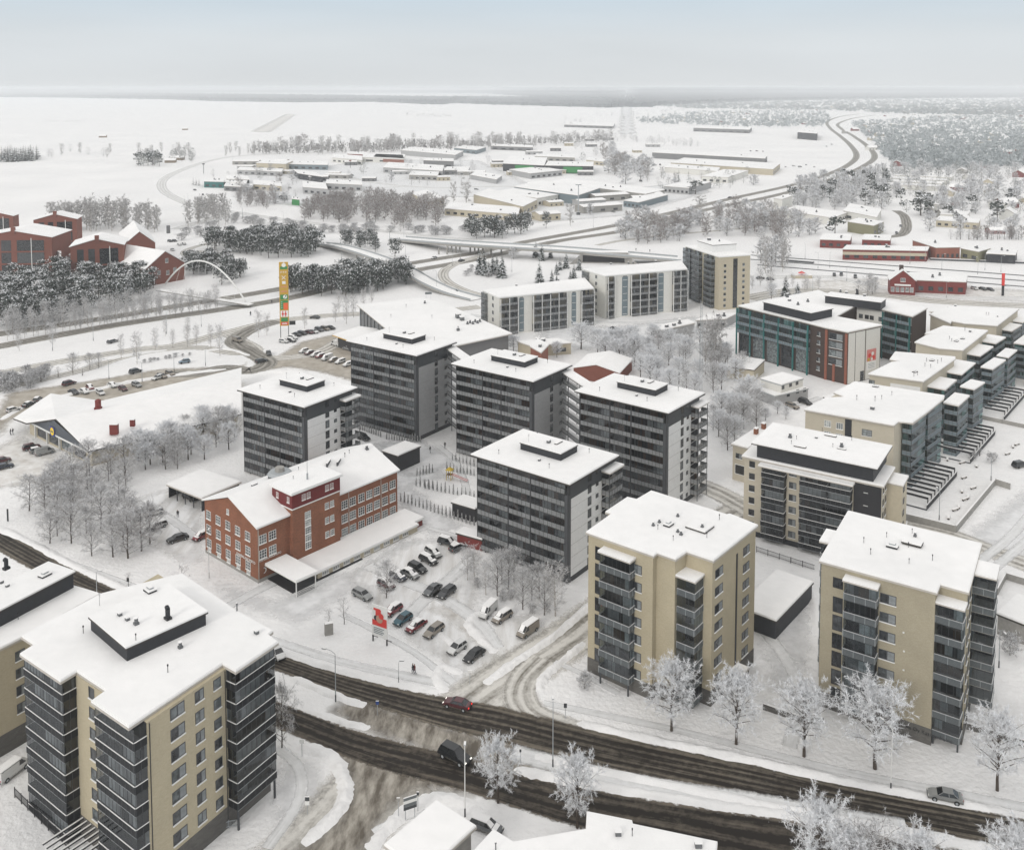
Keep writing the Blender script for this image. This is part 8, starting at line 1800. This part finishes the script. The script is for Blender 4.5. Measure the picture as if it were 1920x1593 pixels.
# supermarket
for x, y, dx, dy, kd, c, sn, lab in (
 (215,1022,14,-3,'suv','dark red',False,'dark maroon car nearest the shop windows of the supermarket'),(255,1042,14,-3,'hatch','silver',True,'small silver car between maroon car and people carrier at the supermarket'),(305,1055,16,-4,'van','silver',False,'silver people carrier outside the supermarket windows'),
 (20,1110,14,-3,'hatch','dark red',False,'dark red car at the left edge before the supermarket'),(30,1152,14,-3,'sedan','dark blue',False,'dark blue saloon at the left edge before the supermarket'),
 (470,585,14,-4,'suv','dark red',False,'dark red van driving behind the supermarket'),(612,615,8,6,'hatch','red',True,'small red hatchback with snowy roof behind the supermarket'),(570,640,14,6,'sedan','white',True,'white saloon right above the supermarket roof edge'),(500,645,14,5,'sedan','dark grey',False,'dark saloon low behind the supermarket roof'),
 (682,648,10,7,'estate','white',False,'white estate right of the white saloon behind the supermarket'),(762,598,12,5,'sedan','white',True,'white saloon in the middle row behind the supermarket'),(835,622,12,6,'hatch','dark red',False,'maroon hatchback in the middle row behind the supermarket'),(928,595,14,6,'estate','silver',False,'silver estate alone in the row behind the supermarket'),
 (920,503,14,-4,'suv','grey',False,'grey off roader rolling along the lane behind the supermarket'),(1068,547,-12,4,'hatch','white',False,'white car at the end of the supermarket row, front one'),(1100,535,14,5,'estate','champagne',False,'olive estate hidden between two cars behind the supermarket'),(1155,518,14,6,'estate','champagne',False,'champagne estate last in the supermarket row'),
 (1252,437,-14,2,'hatch','light blue',False,'light blue hatchback driving toward the supermarket lane'),(1612,292,12,3,'van','champagne',False,'pale van at the bend below the ring road'),(90,765,14,-4,'hatch','white',True,'snow covered car at the left end behind the supermarket'),(195,728,14,-6,'sedan','black',True,'black saloon at the left end behind the supermarket'),(255,695,10,-8,'hatch','grey',True,'grey hatchback beside the left eave of the supermarket'),(765,298,14,-4,'estate','grey',True,'grey car on the ring road above the supermarket'),
 ): car(9, x, y, dx, dy, kd, c, sn, lab, full=y > 560)
for x, y, dx, dy, kd, c, sn, lab in (
 (447,328,14,2,'hatch','white',True,'white car, first in the row at the foot of the tall sign'),(515,300,14,3,'estate','white',True,'white estate, second in the row near the tall sign'),(505,322,14,3,'hatch','dark grey',True,'dark car behind the white estate near the tall sign'),
 (545,278,14,3,'sedan','black',False,'black saloon, third in the row near the tall sign'),(585,268,14,3,'estate','black',False,'black estate, fourth in the row near the tall sign'),(635,260,14,3,'sedan','dark red',False,'maroon saloon, fifth in the row near the tall sign'),(670,255,14,3,'sedan','white',False,'white saloon, sixth in the row near the tall sign'),
 (712,242,14,3,'suv','grey',False,'grey car, seventh in the row near the tall sign'),(755,235,14,3,'suv','champagne',False,'champagne car, eighth in the row near the tall sign'),(795,227,14,3,'sedan','black',False,'black saloon, last in the row near the tall sign'),
 (595,402,-14,4,'hatch','white',True,'white car, first in the lower row behind the left dark tower'),(640,415,-14,4,'sedan','dark red',True,'snowy maroon car, second in the lower row behind the left dark tower'),(685,428,-14,4,'estate','white',True,'white estate, third in the lower row behind the left dark tower'),(718,440,-14,4,'hatch','red',True,'snowy red car, fourth in the lower row behind the left dark tower'),
 (770,455,-14,5,'van','white',True,'tall white van in the lower row behind the left dark tower'),(818,468,-14,4,'sedan','champagne',True,'snowy saloon right of the tall white van'),(868,480,-14,5,'estate','white',True,'white estate second right of the tall white van'),(925,502,-14,4,'hatch','white',True,'white car last in the lower row beside the dark tower'),
 (835,350,-14,-4,'van','white',True,'white van before the yellow edged canopy'),(925,382,-14,-3,'sedan','silver',True,'silver saloon under the yellow edged canopy'),(100,320,14,3,'suv','champagne',False,'champagne car at the junction below the ring road'),(335,418,4,9,'sedan','dark grey',False,'dark car driving at the car park entrance'),(280,475,14,-3,'estate','dark grey',False,'dark estate driving past the car park entrance'),
 (678,148,-14,-1,'sedan','dark grey',False,'dark saloon on the ring road right of the tall sign'),(1040,1050,14,5,'suv','black',False,'black off roader beside the courtyard hedge'),
 ): car(7, x, y, dx, dy, kd, c, sn, lab, full=y > 300)
for k, x, y, dx, dy, kd, c, lab in (
 (13,1695,950,10,5,'sedan','dark red','dark red car on the curved ramp'),(13,1780,988,10,4,'sedan','dark grey','dark car lower on the curved ramp'),(13,1635,778,-12,3,'sedan','white','white car on the motorway under the bridge'),(13,1805,795,12,-3,'sedan','dark grey','dark car on the motorway under the bridge'),
 (8,1065,615,12,3,'sedan','dark grey','dark saloon parked before the right white block'),(11,430,975,12,4,'estate','champagne','champagne estate beside the site cabins'),(11,512,950,12,4,'suv','black','black off roader beside the site cabins'),
 (11,225,148,12,0,'sedan','dark grey','dark car at the left end of the station road, first'),(11,290,155,12,0,'hatch','grey','grey car at the left end of the station road, second'),(11,700,128,0,5,'hatch','dark grey','dark car in front of the station yard, left one'),(11,745,125,0,5,'suv','grey','grey car in front of the station yard, middle one'),(11,835,140,0,5,'suv','blue_grey' if False else 'grey','teal grey car in front of the station yard, right one'),
 (11,1265,198,10,3,'suv','dark grey','dark car nearest to the red station house'),(11,1360,200,4,8,'suv','red','red off roader before the goods hall'),(11,1415,195,4,8,'estate','black','black estate before the goods hall'),(11,1490,200,4,6,'sedan','black','black saloon before the goods hall, right'),(11,1530,198,4,6,'sedan','dark grey','dark saloon at the right end of the goods hall'),
 (11,1420,230,12,1,'estate','black','black estate parked across the station yard'),(11,1602,215,10,3,'hatch','white','white car right of the goods hall, first of three'),(11,1655,218,10,3,'sedan','dark grey','dark car right of the goods hall, second of three'),(11,1702,222,10,3,'sedan','dark grey','dark car right of the goods hall, third of three'),
 (12,1300,462,4,6,'sedan','grey','grey car on the lane behind the railway houses'),(12,1320,428,4,6,'sedan','grey','grey car further up the lane behind the railway houses'),(12,487,290,-12,2,'estate','dark grey','dark car on the motorway right of the mast'),(12,1105,72,2,6,'sedan','silver','silver car far up on the motorway bend'),
 (10,1275,375,10,2,'hatch','black','black car behind the brick barn'),(10,1310,373,10,2,'hatch','dark grey','dark car second behind the brick barn'),(10,1345,400,10,4,'sedan','white','snowy white car behind the brick barn'),(10,1380,395,10,4,'sedan','silver','silver snowy car behind the brick barn'),(10,1295,440,10,4,'sedan','white','white car beside the brick barn roof'),
 (13,150,355,12,2,'sedan','dark grey','dark car in the yard of the teal hall'),(13,200,385,4,5,'hatch','black','black car at the road beside the teal hall'),(4,1420,245,10,-2,'suv','dark grey','dark car under the deck roof at the right edge'),
 ): car(k, x, y, dx, dy, kd, c, 'snowy' in lab, lab, full=False)
TY = random.Random(5)
for k, pts in ((13,((545,365),(560,405),(1035,440),(700,395),(770,440),(1130,265),(1250,400),(740,342))),(14,((640,450),(720,395),(1440,335),(1750,300),(1660,400),(1120,545),(1490,590),(560,380),(1360,350))),(12,((120,130),(150,130),(760,140),(800,135),(830,140),(860,130),(900,140),(590,62),(620,62),(650,64),(960,40),(985,30)))):
    for x, y in pts: c = TY.choice(('dark grey','silver','white','dark red','black')); car(k, x, y, 10, TY.uniform(-3,3), TY.choice(('sedan','estate','van')), c, False, c+' vehicle among the yards of the industrial area', 'vehicles in the industrial yards, '+c, full=False)
# ---------------------------------------------------------------- people
def person_mesh(coat, seed):
    r = random.Random(seed); V_ = [(0,0,.95),(0,0,1.2),(0,0,1.42),(0,0,1.52),(0,.01,1.62),(0,.01,1.72), (.09,0,.88),(.12,.12,.48),(.12,.02,.08),(.12,.16,.05), (-.09,0,.88),(-.12,-.06,.48),(-.12,-.22,.1),(-.12,-.08,.05),
        (.19,0,1.40),(.26,-.04,1.12),(.25,.10,.90),(.25,.14,.82), (-.19,0,1.40),(-.26,.04,1.12),(-.25,.16,.92),(-.25,.20,.84)]
    E_ = [(0,1),(1,2),(2,3),(3,4),(4,5),(0,6),(6,7),(7,8),(8,9),(0,10),(10,11),(11,12),(12,13),(2,14),(14,15),(15,16),(16,17),(2,18),(18,19),(19,20),(20,21)]
    Rr = [.15,.16,.15,.06,.10,.08,.10,.075,.05,.045,.10,.075,.05,.045,.08,.06,.045,.035,.08,.06,.045,.035]
    me = bpy.data.meshes.new('p'); me.from_pydata(V_, E_, []); o = bpy.data.objects.new('p', me); COL.objects.link(o)
    md = o.modifiers.new('s', 'SKIN'); me.skin_vertices[0].data[0].use_root = True
    for i, q in enumerate(Rr): me.skin_vertices[0].data[i].radius = (q, q*.8)
    o.modifiers.new('d', 'SUBSURF').levels = 1
    dg = bpy.context.evaluated_depsgraph_get(); out = bpy.data.meshes.new_from_object(o.evaluated_get(dg)); bpy.data.objects.remove(o); out.materials.clear()
    for n_ in (coat, 'trouser', 'skin', 'coat'): out.materials.append(M[n_])
    for p in out.polygons: z = p.center.z; p.material_index = 1 if z < .86 else (0 if z < 1.5 else (2 if z < 1.66 and p.center.y > 0 else 3))
    return out
pm_ = [person_mesh('coat', 1), person_mesh('coat_red', 2)]
for k, x, y, rz_, i_, lab in ((7,1540,1150,60,0,'person in dark coat walking on the courtyard path, left one'),(7,1650,1118,20,0,'person in dark coat on the courtyard path, right one'),(9,72,925,100,0,'person in dark clothes left of the supermarket door'),(9,88,922,80,0,'person in dark clothes beside another at the supermarket corner'),
    (9,1207,1485,180,0,'person in black standing in the school yard'),(2,1222,1424,120,0,'person in black on the footway above the main road'),(2,1232,1428,120,1,'second person close behind the one in black on the footway'),(13,628,1058,0,0,'person on the snow beside the tall sign'),(13,495,1132,0,0,'person left of the tall sign near the ring road'),(10,1880,925,0,0,'person near the foot of the arch footbridge'),(14,1630,830,0,0,'person at the right end of the road bridge, left'),(14,1716,838,0,0,'person at the right end of the road bridge, right'),(12,675,655,0,0,'person below the tall pale brown block')):
    p = W(k, x, y); o = inst(pm_[i_], 'person', None, (p.x, p.y, 0), R(rz_)); tag(o, lab, 'person'); o.scale = (1.12,)*3
# ---------------------------------------------------------------- lamps, masts and signs
def lamp(k, x, y, h, label, arm=1.6, ang=0, group=None, r=.09, col='steel'):
    p = W(k, x, y); e = empty('street_lamp', (p.x, p.y, 0), R(ang), label, 'street lamp', group)
    def mk():
        m = MB(); m.tube((0,0,0),(0,0,1.2),r*1.3,r*1.2,'steel_dark',8); m.tube((0,0,1.2),(0,0,h-.4),r,r*.6,col,7); m.tube((0,0,h-.4),(arm*.4,0,h),r*.6,r*.5,col,6); m.tube((arm*.4,0,h),(arm,0,h+.12),r*.5,r*.45,col,6); return m.mesh('pole')
    def mh():
        m = MB(); m.box(arm-.1,-.16,h+.03,arm+.65,.16,h+.16,'steel'); m.box(arm-.08,-.14,h+.16,arm+.62,.14,h+.22,'roof_snow'); m.face([(arm,-.12,h+.025),(arm,.12,h+.025),(arm+.55,.12,h+.025),(arm+.55,-.12,h+.025)],'lamp_lens'); return m.mesh('lamp_head')
    inst(cached(('lp',h,arm,r,col), mk), 'pole', e); inst(cached(('lh',h,arm), mh), 'lamp_head', e); return e
lamp(5, 355, 315, 8.5, 'tall street lamp on the median left of the junction', ang=160, arm=1.8); lamp(5, 1472, 650, 10, 'street lamp on the median right of the junction', ang=90, arm=.6); lamp(5, 1020, 905, 10, 'pale lamp post at the bottom behind the black people carrier', ang=90, arm=.3, col='white_trim')
lamp(6, 1272, 730, 9.5, 'leaning white street lamp before the right beige block', ang=120, arm=1.6, col='white_trim'); lamp(1, 458, 418, 6, 'thin lamp post behind the roof of the near left block', ang=0, arm=.5); lamp(2, 95, 895, 10, 'thin flagpole like lamp post before the school gable', ang=90, arm=.2, r=.05)
lamp(2, 1143, 1480, 4, 'low lamp post on the footway above the main road', arm=.3, r=.05)
def post_sign(k, x, y, h, w, hh, mats, label, ang=0, legs=1):
    p = W(k, x, y); e = empty('road_sign', (p.x, p.y, 0), R(ang), label, 'road sign')
    for s in ((0,) if legs == 1 else (-w*.35, w*.35)): MB().tube((s,0,0),(s,0,h),.05,.05,'steel',6).build('post', e)
    m = MB(); n = len(mats)
    for i, mt in enumerate(mats): m.box(-w/2,-.09,h-hh*(i+1)/n+.04,w/2,-.05,h-hh*i/n,mt)
    m.build('sign_face', e); m = MB(); m.box(-w/2,-.1,h,w/2,.02,h+.06,'roof_snow'); m.build('snow_cap', e)
post_sign(5, 738, 915, 3.2, 1.9, 1.8, ['slat_grey','sign_white','slat_grey','steel_dark'], 'stacked direction sign boards on two posts by the south street', 25, 2)
post_sign(5, 570, 385, 2.4, .5, .6, ['sign_blue'], 'small blue sign on the median tip left of the junction'); post_sign(5, 1536, 402, 2.6, .5, .8, ['steel_dark'], 'narrow sign post in the snow right of the side street'); post_sign(5, 1305, 630, 2.2, .3, .5, ['steel_dark'], 'thin marker post on the median right of the junction')
post_sign(5, 210, 895, 2.6, .6, 1.2, ['steel_dark','sign_white'], 'narrow sign board at the corner right of the near left block'); post_sign(5, 182, 595, 2.6, .7, .6, ['sign_white'], 'small sign at the crossing right of the near left block'); post_sign(5, 678, 915, 3.0, .45, .5, ['concrete'], 'round topped post left of the stacked direction boards'); post_sign(5, 778, 880, 2.9, .35, .5, ['steel_dark'], 'small dark sign right of the stacked direction boards')
post_sign(5, 1045, 225, 2.4, .7, .4, ['sign_white'], 'small sign in the snow at the junction corner of the car park'); post_sign(1, 605, 362, 2.4, .5, .9, ['sign_black'], 'dark sign by the road behind the near left block'); post_sign(9, 55, 1515, 3.2, .4, 3.0, ['coat'], 'dark post in the snow at the left edge')
post_sign(13, 1600, 1030, 3.6, 3.2, 1.2, ['slat_grey','slat_grey'], 'long direction sign beside the foot of the curved ramp', 10, 2)
# station pillar, high mast, lattice power poles
p = W(11, 1783, 255); e = empty('station_pillar', (p.x, p.y, 0), 0, 'tall thin dark red pillar sign beside the station', 'pillar sign'); MB().box(-.5,-.3,0,.5,.3,5,'coat').build('base', e); MB().box(-.6,-.35,5,.6,.35,11,'sign_red','roof_snow').build('panel', e); MB().box(-.4,-.3,4.6,3.4,.3,4.9,'steel').build('side_arm', e)
p = W(14, 1272, 605); e = empty('light_mast', (p.x, p.y, 0), 0, 'very high slim light mast beside the warehouse yard', 'light mast'); MB().tube((0,0,0),(0,0,24),.5,.28,'steel',8).build('pole', e); m = MB(); m.tube((0,0,23.6),(0,0,24.4),2.4,2.4,'steel',14); m.tube((0,0,24.4),(0,0,24.6),2.4,2.2,'roof_snow',14); m.build('lamp_ring', e); MB().box(-1.5,-1,0,1.5,1,2.2,'steel_dark','roof_snow').build('cabinet', e)
p = W(8, 1622, 1000); e = empty('radio_mast', (p.x, p.y, 0), 0, 'tall lattice mast rising from the frosted grove', 'mast'); m = MB(); H_ = 30
for q in range(3): a_ = math.tau*q/3; m.tube((math.cos(a_)*.6,math.sin(a_)*.6,0),(math.cos(a_)*.35,math.sin(a_)*.35,H_),.06,.05,'steel',4)
for z in range(0, H_-1):
    for q in range(3):
        a_, b_ = math.tau*q/3, math.tau*(q+1)/3; r0, r1 = .6-.25*z/H_, .6-.25*(z+1)/H_; m.tube((math.cos(a_)*r0,math.sin(a_)*r0,z),(math.cos(b_)*r1,math.sin(b_)*r1,z+1),.025,.025,'steel',3,False)
m.build('lattice', e)
for x, y, h in ((205,250,12),(1115,215,10)): 
    p = W(13, x, y); e = empty('sign_mast', (p.x, p.y, 0), 0, 'dark sign mast by the road, %s one' % ('left' if x < 500 else 'right'), 'sign mast'); MB().tube((0,0,0),(0,0,h),.35,.3,'steel_dark',6).build('pole', e); MB().box(-1.4,-.3,h-1.5,1.4,.3,h,'steel_dark' if x < 500 else 'barn_red').build('panel', e)
for k, pts, h, lab, g in ((10,((1250,1065),(395,1190),(700,1115),(1510,1010)),10,'street lamp beside the ring road at left','lamps beside the ring road'),(9,((1395,455),(965,565),(740,545),(1182,500)),7,'lamp post in the supermarket car park','lamps in the supermarket car park'),(14,((200,890),(540,880),(490,920),(860,960),(392,1075),(1365,685),(190,760),(100,755)),10,'lamp post beside the motorway near the bridge','lamps beside the motorway'),
    (13,((385,165),(700,560),(840,600),(445,530),(985,90),(1360,660),(1060,780)),9,'lamp post beside the old highway','lamps beside the old highway'),(12,((918,632),(975,628),(855,585),(1365,610),(1520,640),(1730,640),(1808,650),(1695,660),(1440,600)),9,'gantry post beside the railway','posts beside the railway'),(10,((1410,80),(1385,100),(1820,200),(1260,50)),8,'lamp post beside the curving field road','lamps beside the field road'),(11,((560,235),(780,160),(1420,270),(240,660),(1240,620)),8,'lamp post around the station road','lamps around the station road'),(4,((1030,500),(1280,310),(1318,1210)),7,'lamp post beside the garden decks','lamps beside the garden decks')):
    for x, y in pts: lamp(k, x, y, h, lab, group=g, ang=TY.choice((0,90,180,270)), arm=1.3)
# railway lines and platforms
for i_, (x0, y0, x1, y1) in enumerate(((1400,478,1960,520),(1400,486,1960,530),(1420,497,1960,541))):
    a_, b_ = W0(x0,y0), W0(x1,y1); v = b_-a_; o0 = a_; n = Vector((-v.y, v.x, 0)).normalized(); m = MB()
    for s in (-.75, .75): m.prism(ccw([tuple((p-o0)[:2]) for p in (a_+n*(s-.1), b_+n*(s-.1), b_+n*(s+.1), a_+n*(s+.1))]), .02, .2, 'steel_dark'); 
    o = m.build('railway_track', None, (o0.x, o0.y, 0)); tag(o, kind='structure')
def platform(label, x0, y0, x1, y1, w=3):
    a_, b_ = W0(x0,y0), W0(x1,y1); v = b_-a_; n = Vector((-v.y, v.x, 0)).normalized()*w; m = MB(); m.prism(ccw([tuple((p-a_)[:2]) for p in (a_, b_, b_+n, a_+n)]), 0, 1.0, 'steel_dark', 'roof_snow'); tag(m.build('platform', None, (a_.x, a_.y, 0)), label, 'platform')
platform('long snow topped platform edge right of the goods shed', 1745, 488, 1935, 495); platform('short platform edge left of the goods shed', 1474, 490, 1525, 494)
e_t = W(11, 490, 140); st = empty('market_stall', (e_t.x, e_t.y, 0), 0, 'small stand with red parasol top beside the station road', 'stall'); MB().box(-5,-2,0,5,2,1.6,'tan_wall','roof_snow').build('counter', st); m = MB(); [m.face([(2*math.cos(math.tau*q/8),2*math.sin(math.tau*q/8),2.6),(2*math.cos(math.tau*(q+1)/8),2*math.sin(math.tau*(q+1)/8),2.6),(0,0,3.6)],'sign_red') for q in range(8)]; m.tube((0,0,1.6),(0,0,3.5),.06,.06,'steel',5); m.build('parasol', st)
# ---------------------------------------------------------------- haze
hz = MB(); hz.box(-22500, -70, -1.2, 22500, 30500, 106, 'snow')
ho = hz.build('haze'); hm = bpy.data.materials.new('haze_air'); hm.use_nodes = True; t = hm.node_tree; t.nodes.clear()
pv = t.nodes.new('ShaderNodeVolumePrincipled'); pv.inputs['Color'].default_value = (.93,.955,.975,1); pv.inputs['Density'].default_value = .00014; pv.inputs['Anisotropy'].default_value = .2
ou = t.nodes.new('ShaderNodeOutputMaterial'); t.links.new(pv.outputs[0], ou.inputs['Volume'])
ho.data.materials.clear(); ho.data.materials.append(hm); tag(ho, kind='stuff'); ho['label'] = 'pale winter haze lying over the whole town'
